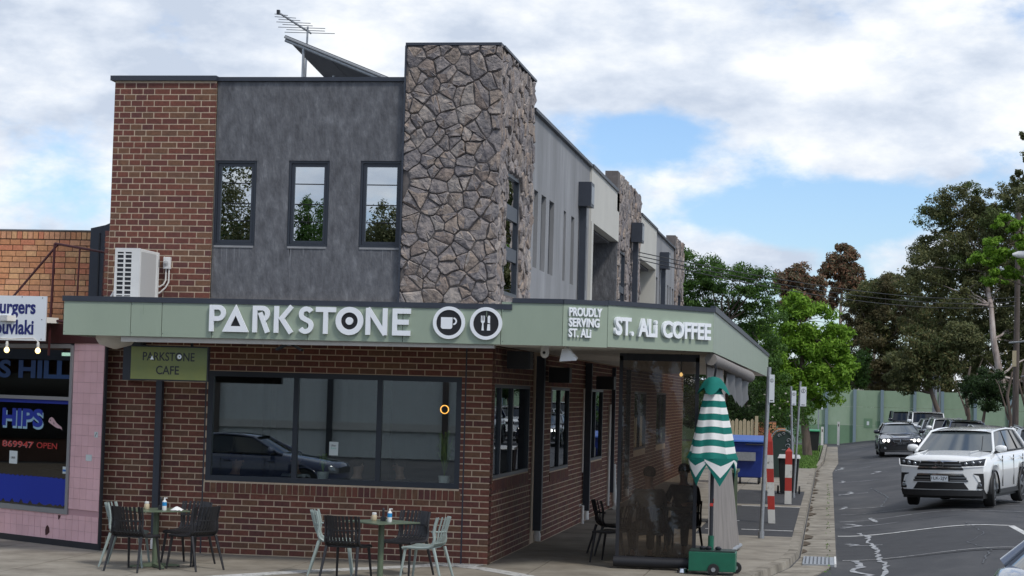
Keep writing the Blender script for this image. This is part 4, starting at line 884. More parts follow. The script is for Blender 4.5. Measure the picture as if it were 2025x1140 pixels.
m = MB(); m.add([sp(1.29, 1.80, -.032), sp(1.275, 1.815, -.032), sp(1.26, 1.80, -.032), sp(1.275, 1.79, -.032), sp(1.17, 1.75, -.032), sp(1.20, 1.79, -.032), sp(1.19, 1.74, -.032)], [(0, 1, 2, 3), (4, 5, 6)]); m.build('fish_eye_and_fin', 'black_paint', SW_)
st_ = MB(); sbox(st_, 2.07, 2.27, 1.13, 1.32, -.036, -.033); so = st_.build('window_sticker', 'paper', SW_); text('UBER', 'black_paint', so, 'lettering', .03, .11, .001, 0, lt(2.225, 1.205, -.032))
st_ = MB(); sbox(st_, .82, .93, 1.04, 1.14, -.036, -.033); so = st_.build('window_sticker', 'paper', SW_); m = MB(); sbox(m, .825, .925, 1.07, 1.10, -.032, -.031); m.build('sticker_band', 'sky_ink', so)
st_ = MB(); sbox(st_, .20, .34, 1.25, 1.34, .001, .003); st_.build('wall_sticker', 'paper', T); st_ = MB(); sbox(st_, .08, .16, 1.59, 1.67, .001, .003); w_ = st_.build('wall_sticker', 'paper', T)
m = MB(); m.add([sp(.145, 1.60, .005), sp(.135, 1.60, .005), sp(.10, 1.66, .005), sp(.11, 1.66, .005)], [(0, 1, 2, 3)]); m.build('pen_mark', 'black_paint', w_)
m = MB(); pts = [(1.24, .13), (1.19, .14), (1.14, .18), (1.15, .24), (1.19, .28), (1.23, .26), (1.25, .20)]; m.add([sp(a, b, .002) for a, b in pts], [tuple(range(7))]); m.build('broken_tile_hole', 'maroon', T)
m = MB(); m.add([sp(a, b, .003) for a, b in ((.95, .44), (.88, .44), (.90, .40), (.94, .37))], [(0, 1, 2, 3)]); m.build('chipped_tile', 'maroon', T)
# interior with fluorescent lamps
c = MB(); sbox(c, 0, 8, 0, 3, -3.3, -3.2); sbox(c, .2, .25, 0, 3.0, -3.2, -.25); sbox(c, 0, 8, 2.98, 3.04, -3.2, -.2); sbox(c, 7.9, 8, 0, 3, -3.2, -.2); sbox(c, 4.2, 8, 0, 3, -.25, -.2); build_each(c, 'interior_wall', 'interior_wall', T)
c = MB(); sbox(c, 0, 7.9, 0.0, .02, -3.2, -.2); c.build('interior_floor', 'interior_floor', T)
for (s0, s1, z, o, mm) in ((1.02, 1.85, 2.76, -.6, 'tube_glow'), (.9, 1.5, 2.84, -.9, 'tube_glow_warm')): m = MB(); sbox(m, s0, s1, z, z + .05, o - .06, o); m.build('tube_lamp', mm, T)
c = MB(); sbox(c, .9, 3.0, .02, 1.0, -1.6, -1.1); c.build('counter', 'interior_floor', T); c = MB(); sbox(c, .95, 1.3, 1.35, 1.95, -1.9, -1.85); c.build('menu_board', 'shirt_grey', T)
# maroon awning beam
c = MB(); sbox(c, -.08, 4.0, 2.93, 3.22, -.06, .02); c.build('awning_beam', 'maroon', T)
c = MB(); sbox(c, 1.1, 4.0, 3.22, 3.30, .02, .9); c.build('awning_deck', 'soffit', T)
# orange brick parapet
OY = 27.9
mb = MB(); mb.box(-16.5, -10.93, OY + .006, OY + .3, 3.0, 4.655); mb.build('parapet_wall', 'dark_mortar', T)
uo = MB(); uo.box(-.5, .5, -.5, .5, -.5, .5); ob_me = uo.mesh('brick', 'orange_brick')
slope_z = lambda x: 4.668 + (x + 10.9) * .045 * .35
cnt = 0; rest = MB()
for j in range(17):
    z = 4.47 - .0865 * j; x = -10.935 - (0 if j % 2 else .11)
    if not j % 2: instance('brick', ob_me, (-10.985, OY + .002, z + .0), T, (.10, .02, .076))
    while x > -13.2:
        w = .165 if random.random() < .7 else .23
        instance('brick', ob_me, (x - w / 2, OY + .002 + random.uniform(0, .003), z), T, (w - .012, .02, .075)); x -= w
x = -10.935
while x > -13.2: instance('brick', ob_me, (x - .042, OY + .002 + random.uniform(0, .003), 4.577), T, (.073, .02, .105)); x -= .086
mb = MB(); mb.box(-16.5, -10.93, OY + .02, OY + .28, 4.656, 4.668); mb.build('parapet_flashing', 'galv', T)
# stepped navy flashing wall between the two buildings
nv = thing('flashing_wall', 'narrow dark navy flashed wall end between orange brick parapet and brown brick pier', 'wall', (-10.7, 27.6, 3.2))
m = MB(); m.face_prism([(-10.925, 3.2), (-10.36, 3.2), (-10.36, 4.86), (-10.70, 4.72), (-10.925, 4.67)], 27.58, 27.9); m.build('flashing_panel', 'trim', nv)
m = MB(); m.box(-10.79, -10.77, 27.565, 27.585, 3.2, 4.6); m.build('flashing_seam', 'dark_metal', nv)
# steel hanging frame
FRM = thing('sign_frame', 'rusty dark steel frame with raking stay hung before the orange brick parapet', 'frame', (-11.0, 27.0, 2.95))
def bar(nm, a, b, r=.014, m='maroon', par=FRM):
    q = MB(); q.tube([a, b], r, 6); return q.build(nm, m, par)
bar('upright', (-11.24, 27, 4.39), (-11.27, 27, 2.75), .02); bar('top_rail', (-11.24, 27, 4.39), (-10.46, 27, 4.27), .018); bar('stay', (-11.20, 27, 4.37), (-11.85, 27, 3.60), .018)
bar('hanger', (-10.85, 27, 4.33), (-10.87, 27, 3.4)); bar('hanger', (-10.46, 27, 4.26), (-10.48, 27, 3.4), .018); bar('lower_rail', (-11.27, 27, 3.27), (-10.5, 27, 3.17), .02)
# sign board
SB = thing('menu_sign', 'white sign board reading Burgers Souvlaki in dark blue over the takeaway window', 'sign', (-12.0, 26.4, 2.9))
m = MB(); m.box(-12.75, -11.08, 26.40, 26.43, 2.945, 3.585); m.build('board', 'sign_white', SB)
sg = lambda x, z: (lambda u, v, w: (x + u, 26.398 - w, z + v))
text('Burgers', 'navy_ink', SB, 'lettering', .265, .66, .002, .028, sg(-11.90, 3.265)); text('Souvlaki', 'navy_ink', SB, 'lettering', .215, .69, .002, .028, sg(-11.95, 3.03))
for (x, z) in ((-11.14, 3.56), (-11.14, 3.25), (-11.14, 2.97), (-11.45, 3.57)): m = MB(); m.lathe([(.007, 0), (.007, -.004)], (x, 26.399, z), 8, 'y'); m.build('screw', 'dark_metal', SB)
fl = thing('festoon_cable', 'pale cable drooping under the white sign board holding the round bulbs', 'cable', (-12, 26.35, 2.98))
m = MB(); m.tube([(-12.6, 26.37, 2.97), (-12.0, 26.37, 2.985), (-11.6, 26.37, 2.965), (-11.25, 26.37, 2.985), (-11.17, 26.37, 2.93)], .008, 6); m.build('cable', 'pvc', fl)
for i, (x, lab) in enumerate(((-11.64, 'lit round bulb below the middle of the white sign board, second from its right corner'), (-11.17, 'lit round bulb below the right corner of the white sign board'))):
    b = thing('light_bulb', lab, 'light bulb', (x, 26.37, 2.84), 0, 'festoon bulbs under the sign board')
    m = MB(); m.lathe([(.004, -.038), (.022, -.032), (.036, -.010), (.038, .008), (.028, .032), (.016, .042)], (x, 26.37, 2.80), 16); m.build('globe', 'bulb', b, smooth=60)
    m = MB(); m.lathe([(.018, 0), (.022, .05), (.014, .09)], (x, 26.37, 2.842), 12); m.build('socket', 'pvc', b)

# ============================================================ THINGS FIXED TO THE CAFE
AC = thing('air_conditioner', 'white outdoor air conditioner unit standing on the awning against the brown brick pier', 'air conditioner', (-9.6, 26.0, 3.5))
ax0, ax1, ay0, ay1, az0, az1 = -9.78, -9.42, 25.62, 26.42, 3.55, 4.235
m = MB(); m.box(ax0 + .004, ax1, ay0 + .02, ay1, az0, az1); m.build('casing', 'white_metal', AC, bevel=.012)
m = MB(); m.box(ax0 + .03, ax1 - .11, ay0 + .008, ay0 + .019, az0 + .03, az1 - .05); m.build('coil', 'dark_metal', AC)
g_ = MB(); g_.box(ax0, ax0 + .035, ay0 - .004, ay0 + .022, az0, az1); g_.box(ax1 - .12, ax1 + .002, ay0 - .004, ay0 + .022, az0, az1); g_.box(ax0, ax1, ay0 - .0035, ay0 + .021, az1 - .05, az1 + .004)
g_.box(ax0 + .125, ax0 + .150, ay0 - .003, ay0 + .01, az0 + .02, az1 - .05)
g_.build('casing_front', 'white_metal', AC)
for k in range(10): m = MB(); z = az0 + .045 + k * .062; m.box(ax0 + .036, ax1 - .121, ay0 - .002, ay0 + .008, z - .009, z + .009); m.build('grille_bar', 'white_metal', AC)
m = MB(); m.box(ax1 + .001, ax1 + .006, ay0 + .05, ay1 - .16, az0 + .02, az1 - .04); m.build('side_panel', 'grey_plastic', AC); m = MB(); m.box(ax1 + .001, ax1 + .02, ay1 - .13, ay1 - .10, az0 + .02, az1 - .02); m.build('side_trim', 'white_metal', AC)
m = MB(); m.box(ax1 + .002, ax1 + .008, ay1 - .08, ay1 - .02, az1 - .20, az1 - .10); m.build('brand_plate', 'galv', AC)
for x in (ax0 + .02, ax1 - .08):
    m = MB(); m.box(x, x + .06, ay0 + .05, ay1, 3.50, 3.55); m.build('foot', 'white_metal', AC)
m = MB(); m.tube([(-9.80, 25.66, 3.52), (-9.86, 25.66, 3.52), (-9.77, 25.8, 3.75)], .018, 6); m.build('stay', 'pvc', AC)
IS = thing('isolator_switch', 'white isolator switch box with rotary knob on the brown brick beside the air conditioner', 'switch', (-9.38, FY - .04, 4.1))
m = MB(); m.box(-9.43, -9.33, FY - .075, FY - .004, 4.02, 4.19); m.build('box', 'white_metal', IS, bevel=.006); m = MB(); m.lathe([(.034, 0), (.034, -.012), (.012, -.014), (.012, -.03)], (-9.385, FY - .076, 4.105), 20, 'y'); m.build('knob', 'grey_plastic', IS)
for d in (0, .045): m = MB(); m.tube([(-9.395 + d, FY - .04, 4.02), (-9.395 + d, FY - .04, 3.86 - d * .6), (-9.42 + d * .7, FY - .05, 3.80 - d), (-9.47, FY - .06, 3.765 - d * 2.0), (-9.56, FY - .1, 3.75 - d * 2.1)], .013, 8); m.build('conduit', 'pvc', IS, smooth=50)
# hanging cafe sign
CS = thing('hanging_sign', 'olive green hanging sign reading PARKSTONE CAFE below the awning', 'sign', (-8.7, 24.9, 2.9))
m = MB(); m.box(-9.24, -8.155, 24.90, 24.98, 2.42, 2.885); m.build('sign_case', 'dark_metal', CS)
m = MB(); m.box(-9.225, -8.17, 24.893, 24.899, 2.437, 2.868); m.build('face', 'olive_sign', CS)
cs = lambda x, z: (lambda u, v, w: (x + u, 24.892 - w, z + v))
text('PARKSTONE', 'black_paint', CS, 'lettering', .115, .72, .002, .012, cs(-9.06, 2.685)); text('CAFE', 'black_paint', CS, 'lettering', .115, .32, .002, .012, cs(-8.87, 2.505))
m = MB(); m.face_prism(circ(-8.550, 2.745, .030, 16)[::-1], 24.888, 24.8895); m.face_prism([(-8.956, 2.70), (-8.906, 2.70), (-8.931, 2.755)], 24.888, 24.8895); m.build('white_infill', 'white_letter', CS); m = MB(); m.face_prism(circ(-8.550, 2.745, .009, 12)[::-1], 24.886, 24.8875); m.build('letter_dot', 'black_paint', CS)
for x in (-9.10, -8.40): m = MB(); m.box(x - .015, x + .015, 24.93, 24.96, 2.886, 3.03); m.build('hanger', 'dark_metal', CS)
# flood light, cameras, speaker boxes
FLD = thing('flood_light', 'twin black flood light under the front edge of the green awning', 'light', (-7.03, 24.85, 2.97))
m = MB(); m.box(-7.06, -7.0, 24.82, 24.88, 2.92, 3.0); m.build('bracket', 'galv', FLD)
for s in (-1, 1): m = MB(); c = Vector((-7.03 + s * .10, 24.85, 2.91)); m.obox(c, (math.cos(.5), 0, -s * math.sin(.5)), (0, 1, 0), (s * math.sin(.5), 0, math.cos(.5)), .085, .06, .014); m.build('lamp_head', 'black_paint', FLD)
CM = thing('dome_camera', 'small white dome camera on the soffit right of the brick corner', 'camera', (-3.75, 25.66, 2.95)); m = MB(); m.lathe([(.02, -.10), (.05, -.075), (.06, -.03), (.055, .0), (.055, .06)], (-3.75, 25.66, 2.96), 16); m.build('dome', 'white_metal', CM, smooth=50); m = MB(); m.lathe([(.02, 0), (.02, -.01)], (-3.75, 25.605, 2.93), 10, 'y'); m.build('lens', 'black_paint', CM)
CM = thing('horn_floodlight', 'white wedge shaped floodlight under the soffit behind the lettering panel', 'light', (-3.35, 24.95, 2.95)); m = MB(); m.hexa([(-3.45, 24.9, 2.80), (-3.22, 24.9, 2.82), (-3.22, 25.05, 2.86), (-3.42, 25.05, 2.86)], [(-3.42, 24.93, 2.97), (-3.33, 24.93, 2.98), (-3.33, 25.0, 2.98), (-3.42, 25.0, 2.97)]); m.build('housing', 'white_metal', CM, bevel=.01); m = MB(); m.tube([(-3.37, 25.0, 2.95), (-3.36, 25.0, 3.03)], .03, 8); m.build('bracket', 'pvc', CM)
for (x, y, z, l) in ((-4.35, 27.4, 2.78, 'large dark speaker box under the soffit at the brick corner'), (-4.3, 31.3, 2.62, 'dark speaker box on the side wall above the second downpipe'), (-4.2, 37.0, 2.55, 'dark speaker box farthest along the side wall near the rolled blind')):
    t = thing('speaker_box', l, 'speaker', (x, y, z), 0, 'speaker boxes along the side wall'); m = MB(); m.box(x - .2, x + .14, y, y + .3, z - .05, z + .20); m.build('case', 'dark_metal', t, bevel=.008); m = MB(); m.box(x - .17, x + .11, y - .006, y - .001, z - .02, z + .17); m.build('grille', 'black_paint', t)
UF = thing('umbrella_heater', 'pale grey curved heater arm hanging from the soffit before the first dark box', 'heater', (-9.8, 25.9, 2.95)); m = MB(); m.lathe([(.02, -.16), (.22, -.10), (.27, -.02), (.27, .03)], (-9.72, 25.6, 3.0), 20); m.build('shade', 'soffit', UF, smooth=50)
UF['label'] = 'pale round lamp shade fixed to the soffit left of the hanging sign'; UF['category'] = 'lamp'; UF.name = 'ceiling_lamp'
# roof things
PVT = thing('solar_panel_array', 'tilted solar panel seen from below on thin legs above the grey parapet', 'solar panel', (-7.5, 29.5, 6.4))
a = Vector((-8.45, 29.0, 7.81)); b = Vector((-6.50, 29.0, 7.04)); dy = Vector((0.62, 2.6, -.85)); u_ = (b - a).normalized(); v_ = dy.normalized(); w_ = u_.cross(v_)
for i in range(3):
    for j in range(2):
        p = a + (b - a) * (i / 3) + dy * (j / 2); q = MB(); e1_ = (b - a) / 3 * .985; e2_ = dy / 2 * .985; t_ = w_ * .035
        q.hexa([p, p + e1_, p + e1_ + e2_, p + e2_], [p + t_, p + e1_ + t_, p + e1_ + e2_ + t_, p + e2_ + t_]); q.build('solar_module', 'pv_back', PVT)
for t in (0.02, .5, .98): q = MB(); p = a + dy * t - w_ * .03; q.tube([p, p + (b - a)], .028, 6); q.build('rail', 'galv', PVT)
q = MB(); q.tube([a - w_ * .0 , b], .02, 6); q.build('front_rail', 'aluminium', PVT)
for (x, y, zt) in ((-8.15, 29.05, 7.66), (-7.80, 29.6, 7.3), (-7.52, 29.9, 7.1)): q = MB(); q.tube([(x, y, 6.46), (x, y, zt)], .024, 6); q.build('leg', 'galv', PVT)
AN = thing('tv_antenna', 'rooftop television antenna with thin cross rods above the solar panel', 'antenna', (-8.37, 30, 6.46))
q = MB(); q.tube([(-8.40, 30, 6.46), (-8.37, 30, 7.6), (-8.36, 30, 8.16)], [.022, .018, .016], 6); q.build('mast', 'galv', AN)
b0, b1 = Vector((-8.72, 29.55, 8.30)), Vector((-8.33, 30.1, 8.07)); q = MB(); q.tube([b0, b1], .018, 6); q.build('boom', 'galv', AN)
q = MB(); q.box(-8.745, -8.70, 29.52, 29.58, 8.27, 8.34); q.build('feed_box', 'dark_metal', AN)
for i in range(8): t = .08 + i * .125; p = b0.lerp(b1, t); l = .10 + .33 * min(1, t * 1.3) if i % 2 else .10 + .28 * t; q = MB(); q.tube([p - Vector((l, -.05, -.015)), p + Vector((l, -.05, -.03))], .0065, 5); q.build('rod', 'galv', AN)

# ============================================================ BLINDS AT THE AWNING CORNER
BL = thing('cafe_blind', 'tall clear plastic cafe blind with dark frame drawn down at the awning corner', 'blind', (-2.3, 27.0, 0))
x0, x1, y = -2.89, -1.78, 27.02
bl = MB(); n1, n2 = 30, 44; vs = []
for i in range(n1 + 1):
    for j in range(n2 + 1): u, v = i / n1, j / n2; vs.append((x0 + .04 + (x1 - x0 - .08) * u, y + .012 * math.sin(v * 17 + u * 5) * math.sin(math.pi * u) + .008 * math.sin(u * 23 + v * 9), .18 + 2.72 * v))
bl.add(vs, [(i * (n2 + 1) + j, (i + 1) * (n2 + 1) + j, (i + 1) * (n2 + 1) + j + 1, i * (n2 + 1) + j + 1) for i in range(n1) for j in range(n2)]); bl.build('clear_sheet', 'clear_pvc', BL, smooth=80)
for (a, b, c, d, nm) in ((x0, x0 + .05, .1, 2.94, 'side_hem'), (x1 - .05, x1, .1, 2.94, 'side_hem'), (x0, x1, 2.88, 2.98, 'top_hem')): m = MB(); m.box(a, b, y - .012, y + .012, c, d); m.build(nm, 'blind_hem', BL)
m = MB(); m.tube([(x0 - .02, y, .10), (x1 + .02, y, .10)], .075, 14); m.build('bottom_roll', 'blind_hem', BL, smooth=50)
SBD = thing('side_blind', 'weathered grey fabric blind hanging to the ground behind the striped umbrella', 'blind', (-1.7, 29, 0))
m = MB(); vs = []
for i in range(16):
    for j in range(13): u, v = i / 15, j / 12; vs.append((-1.70 + .34 * (1 - v) * (.25 + .75 * u) + .02 * math.sin(i * 1.9 + v * 3), 27.15 + 4.2 * u, .05 + 2.88 * v))
m.add(vs, [(i * 13 + j, (i + 1) * 13 + j, (i + 1) * 13 + j + 1, i * 13 + j + 1) for i in range(15) for j in range(12)]); m.build('fabric', 'blind_grey', SBD, smooth=70); m = MB(); m.tube([(-1.61, 27.1, .06), (-1.36, 31.4, .06)], .035, 8); m.build('bottom_rail', 'galv', SBD)
RB = thing('rolled_blind', 'grey blind rolled up along the side edge of the green awning', 'blind', (-1.7, 34, 2.9)); m = MB(); m.tube([(-1.62, 26.9, 2.92), (-1.64, 31.0, 2.92), (-1.68, 36, 2.90), (-1.68, 41.5, 2.86)], [.085, .08, .10, .12], 12); m.build('roll', 'blind_grey', RB, smooth=50)
for k in range(6): q = MB(); q.tube([(-1.60, 27.0 + k * .12, 3.0), (-1.56, 27.0 + k * .12, 2.80), (-1.58, 27.05 + k * .12, 2.68)], .008, 5); q.build('strap', 'blind_hem', RB) if k in (0, 2) else None
HB = thing('loose_blind', 'dark clear blind half lowered and hanging loosely under the side of the awning', 'blind', (-1.7, 37, 2.5)); m = MB(); vs = []
for i in range(19):
    for j in range(7): u, v = i / 18, j / 6; vs.append((-1.72 + .06 * math.sin(i * 1.3 + v * 2), 32.0 + 10.2 * u, 2.42 - .14 * u + .1 * math.sin(i * 1.7) * (1 - v) + .52 * v))
m.add(vs, [(i * 7 + j, (i + 1) * 7 + j, (i + 1) * 7 + j + 1, i * 7 + j + 1) for i in range(18) for j in range(6)]); o = m.build('sheet', 'shirt_grey', HB, smooth=70)
# ============================================================ CLOSED STRIPED UMBRELLA ON ITS WHEELED BASE
UM = thing('market_umbrella', 'closed teal and white striped umbrella standing before the clear blind', 'umbrella', (-1.54, 27.2 - .45, 0))
ux, uy = -1.555, 26.72
cl_ = MB(); NF, per = 8, 6; n = NF * per
band = [2.44 - i * .0885 for i in range(11)]                                # stripe boundaries
zs_ = [2.50] + band
rad = lambda z: .10 + .215 * min(1, max(0, (2.50 - z) / .95)) ** .8 + (.02 if z < 1.6 else 0)
rowsz = []
def ring(z, r, amp, dz=0.0):
    return [(ux + r * (1 + amp * math.cos(NF * t + z * 1.3) + .025 * math.sin(3 * t + z * 4)) * math.cos(t), uy + r * .72 * (1 + amp * math.cos(NF * t)) * math.sin(t), z + dz * math.cos(NF / 2 * t)) for t in [2 * math.pi * k / n + .3 for k in range(n)]]
rr = []
for i, z in enumerate(zs_): rr.append((ring(z, rad(z), .075 + .025 * i / 11, 0.0012 * i), i % 2))
for i in range(len(rr) - 1):
    cl_.m = 1 if (i % 2 == 1) else 0; cl_.add(rr[i][0] + rr[i + 1][0], [(k, (k + 1) % n, n + (k + 1) % n, n + k) for k in range(n)])
# folded corner tails with chevron stripes
zb = zs_[-1]
for k, (a0, a1) in enumerate(((-2.9, -1.72), (-1.85, -.55), (-.5, .7), (.8, 2.0), (2.1, 3.2))):
    wd_, prevs = 10, None; levels = [0, .10, .24, .40]; cols_ = [0, 1, 0]
    amp = .38 if k < 2 else .30
    rws = []
    for lv in levels:
        row = []
        for q in range(wd_ + 1):
            t = q / wd_; a_ = a0 + (a1 - a0) * t; tri = 1 - abs(2 * t - 1); L__ = .06 + (amp - .06) * tri
            r_ = rad(zb) * (1.02 - .12 * lv - .18 * tri * lv) + (.012 * (k % 2)); f_ = [0, .28, .70, 1.0][levels.index(lv)]
            row.append((ux + r_ * math.cos(a_), uy + r_ * .72 * math.sin(a_), zb + .02 - L__ * f_))
        rws.append(row)
    for i in range(3): cl_.m = cols_[i]; cl_.add(rws[i] + rws[i + 1], [(q, q + 1, wd_ + 2 + q, wd_ + 1 + q) for q in range(wd_)])
cl_.build('canopy_cloth', ['teal_cloth', 'white_cloth'], UM, smooth=55)
hd = MB(); vs = []; nr, na = 7, 32
for i in range(nr + 1):
    v = i / nr
    for k in range(na):
        t = 2 * math.pi * k / na; c4 = abs(math.cos(2 * (t + .12))) ** 1.6; r = .02 + (.135 + .075 * c4) * v ** .7; vs.append((ux - .01 + r * math.cos(t), uy + r * .85 * math.sin(t), 2.68 - (.15 + .10 * c4) * v ** 1.5))
hd.add(vs + [(ux - .01, uy, 2.675)], [(i * na + k, i * na + (k + 1) % na, (i + 1) * na + (k + 1) % na, (i + 1) * na + k) for i in range(nr) for k in range(na)] + [(k, (k + 1) % na, (nr + 1) * na) for k in range(na)]); hd.build('vent_cap', 'teal_cloth', UM, smooth=60)
m = MB(); m.tube([(ux, uy, .30), (ux, uy, 2.6)], .026, 10); m.build('pole', 'dark_metal', UM, smooth=50); m = MB(); m.tube([(ux, uy, .30), (ux, uy, .52)], .04, 10); m.build('pole_socket', 'green_box', UM)
m = MB(); m.box(ux + .027, ux + .03, uy - .03, uy + .0, .96, 1.02); m.box(ux - .022, ux + .022, uy - .031, uy - .027, .92, .96); m.build('pole_label', 'red_ink', UM)
bx = thing('umbrella_base', 'dark green wheeled box holding the pole of the striped umbrella', 'umbrella base', (ux, uy, 0))
m = MB(); m.box(-1.84, -1.21, 26.62 - .1, 26.95, .05, .31); m.build('box', 'green_box', bx, bevel=.008)
m = MB(); m.box(-1.83, -1.22, 26.53, 26.94, .312, .33); m.build('lid', 'cabinet_green', bx)
for (x, y_) in ((-1.50, 26.50), (-1.22, 26.95)):
    m = MB(); m.lathe([(.03, -.03), (.075, -.028), (.08, 0), (.075, .028), (.03, .03)], (x, y_ - .01, .082), 20, 'y'); w = m.build('wheel', 'rubber', bx, smooth=40); m = MB(); m.lathe([(.03, -.008), (.03, 0)], (x, y_ - .045, .082), 12, 'y'); m.build('hub', 'galv', w)
for x in (-1.66, -1.58, -1.45): m = MB(); m.lathe([(.035, 0), (.045, .03), (.02, .05)], (x, 26.66, .331), 10); m.build('clamp_knob', 'dark_metal', bx, smooth=40)
DB = thing('dog_bowl', 'small steel dog bowl on the concrete left of the green umbrella base', 'bowl', (-1.92, 26.75, 0)); m = MB(); m.lathe([(.075, 0), (.08, .005), (.06, .055), (.052, .055), (.05, .02)], (-1.93, 26.75, 0.002), 20); m.build('bowl', 'chrome', DB, smooth=40)

# ============================================================ TABLES AND CHAIRS
def path_pt(t):                                        # side profile of back and seat, t 0 at the back top, 1 at the seat front
    P_ = [(-.30, .82), (-.262, .68), (-.225, .56), (-.185, .49), (-.12, .452), (0, .438), (.12, .442), (.205, .445), (.235, .43)]
    f = t * (len(P_) - 1); i = min(int(f), len(P_) - 2); f -= i; return (P_[i][0] * (1 - f) + P_[i + 1][0] * f, P_[i][1] * (1 - f) + P_[i + 1][1] * f)
def make_chair(color, label, loc, rz, group):
    c = thing('cafe_chair', label, 'chair', (0, 0, 0), 0, group)
    def slats(t0, t1, nm, n=8):
        m = MB()
        for k in range(9):
            x = (k - 4) * .046; cur = .10 * (abs(x) / .2) ** 2
            pts = [path_pt(t0 + (t1 - t0) * i / n) for i in range(n + 1)]
            for i in range(n):
                (y0, z0), (y1, z1) = pts[i], pts[i + 1]; d = Vector((0, y1 - y0, z1 - z0)).normalized(); nn_ = Vector((0, -d.z, d.y)) * .006
                yo0 = cur * max(0, min(1, (z0 - .46) / .2)); yo1 = cur * max(0, min(1, (z1 - .46) / .2)); w = .0165
                a_, b_ = Vector((x - w, y0 + yo0, z0)), Vector((x + w, y0 + yo0, z0)); c_, d_ = Vector((x + w, y1 + yo1, z1)), Vector((x - w, y1 + yo1, z1))
                m.hexa([a_ - nn_, b_ - nn_, c_ - nn_, d_ - nn_], [a_ + nn_, b_ + nn_, c_ + nn_, d_ + nn_])
        return m.build(nm, color, c, local=True)
    slats(0, .46, 'backrest'); slats(.46, 1.0, 'seat')
    for s in (-1, 1):
        pts = []
        for i in range(13): y_, z_ = path_pt(i / 12); pts.append((s * .222, y_ + .10 * max(0, min(1, (z_ - .46) / .2)) * .9, z_ - .004))
        m = MB(); m.tube(pts, [.016] * 4 + [.02] * 9, 6); m.build('side_frame', color, c, smooth=50, local=True)
        m = MB(); m.tube([(s * .205, .20, .43), (s * .235, .26, 0)], [.020, .013], 7); m.build('leg', color, c, smooth=50, local=True)
        m = MB(); m.tube([(s * .205, -.17, .44), (s * .245, -.30, 0)], [.022, .013], 7); m.build('leg', color, c, smooth=50, local=True)
    for z, y_ in ((.64, -.25), (.50, -.19)):
        m = MB(); m.tube([(x, y_ + .10 * (abs(x) / .2) ** 2 * min(1, (z - .46) / .2), z) for x in (-.22, -.15, -.08, 0, .08, .15, .22)], .011, 6); m.build('back_rail', color, c, local=True)
    m = MB(); m.tube([(-.215, .225, .43), (.215, .225, .43)], .016, 6); m.tube([(-.21, -.12, .435), (.21, -.12, .435)], .012, 6); build_each(m, 'seat_rail', color, c, local=True)
    c.location = loc; c.rotation_euler = (0, 0, rz); return c
cb = make_chair('chair_black', 'black slatted chair nearest the camera at the left table, its back turned to us', (-8.70, 23.84, 0), R(-12), 'slatted chairs at the footpath tables')
cg = make_chair('chair_grey', 'pale grey slatted chair between the pink shop corner and the left table', (-9.0, 24.38, 0), R(-82), 'slatted chairs at the footpath tables')
def put(src, x, y, deg, label, group='slatted chairs at the footpath tables'):
    o = copy_tree(src); o.location = (x, y, 0); o.rotation_euler = (0, 0, R(deg)); o['label'] = label; o['group'] = group; return o
put(cb, -8.36, 24.93, 165, 'black slatted chair behind the left table, back against the post and facing us')
put(cb, -8.06, 24.32, 62, 'black slatted chair at the right side of the left table, turned to the left')
put(cg, -6.25, 24.42, -78, 'pale grey slatted chair left of the right hand table, below the window')
put(cb, -5.86, 23.62, -8, 'black slatted chair nearest the camera at the right hand table')
put(cb, -5.36, 24.72, 158, 'black slatted chair on the wall side of the right hand table')
put(cg, -4.93, 23.95, 82, 'pale grey slatted chair at the right end of the right hand table')
put(cb, -3.02, 27.95, 75, 'black slatted chair alone beside the left edge of the clear blind')
for i, (x, y, d, l) in enumerate(((-2.52, 28.02, 18, 'chair seen dimly through the clear blind, its slatted back towards us'), (-3.2, 29.2, -70, 'dark chair behind the clear blind nearest the side wall'), (-2.15, 29.72, 170, 'dark chair behind the clear blind, under the man in the cap'))): put(cb, x, y, d, l, 'chairs behind the clear blind')
def make_table(label, loc, rz, group):
    t = thing('cafe_table', label, 'table', (0, 0, 0), 0, group)
    m = MB(); q = []
    for (cx_, cy_, a0) in ((.32, .32, 0), (-.32, .32, 90), (-.32, -.32, 180), (.32, -.32, 270)): q += [(cx_ + .03 * math.cos(R(a0 + a)), cy_ + .03 * math.sin(R(a0 + a))) for a in (0, 30, 60, 90)]
    m.prism(q, .732, .745); m.build('table_top', 'table_green', t, local=True)
    m = MB(); m.tube([(0, 0, .03), (0, 0, .73)], .038, 12); m.build('column', 'table_green', t, smooth=50, local=True)
    m = MB(); m.tube([(0, 0, .03), (.001, 0, .05)], .07, 12)
    for a in (0, 90, 180, 270): d = Vector((math.cos(R(a)), math.sin(R(a)), 0)); n_ = Vector((-d.y, d.x, 0)); m.hexa([d * .04 - n_ * .05 + Vector((0, 0, .012)), d * .33 - n_ * .02 + Vector((0, 0, .012)), d * .33 + n_ * .02 + Vector((0, 0, .012)), d * .04 + n_ * .05 + Vector((0, 0, .012))], [d * .04 - n_ * .05 + Vector((0, 0, .06)), d * .33 - n_ * .02 + Vector((0, 0, .03)), d * .33 + n_ * .02 + Vector((0, 0, .03)), d * .04 + n_ * .05 + Vector((0, 0, .06))])
    m.build('base', 'table_green', t, local=True)
    for a in (0, 90, 180, 270): d = Vector((math.cos(R(a)), math.sin(R(a)), 0)) * .32; m = MB(); m.lathe([(.022, 0), (.022, .014)], (d.x, d.y, 0), 10); m.build('foot', 'rubber', t, local=True)
    t.location = loc; t.rotation_euler = (0, 0, rz); return t
t1 = make_table('olive green square table on the footpath by the wall post, with a sugar jar', (-8.61, 24.38, 0), R(38), 'square cafe tables on the footpath')
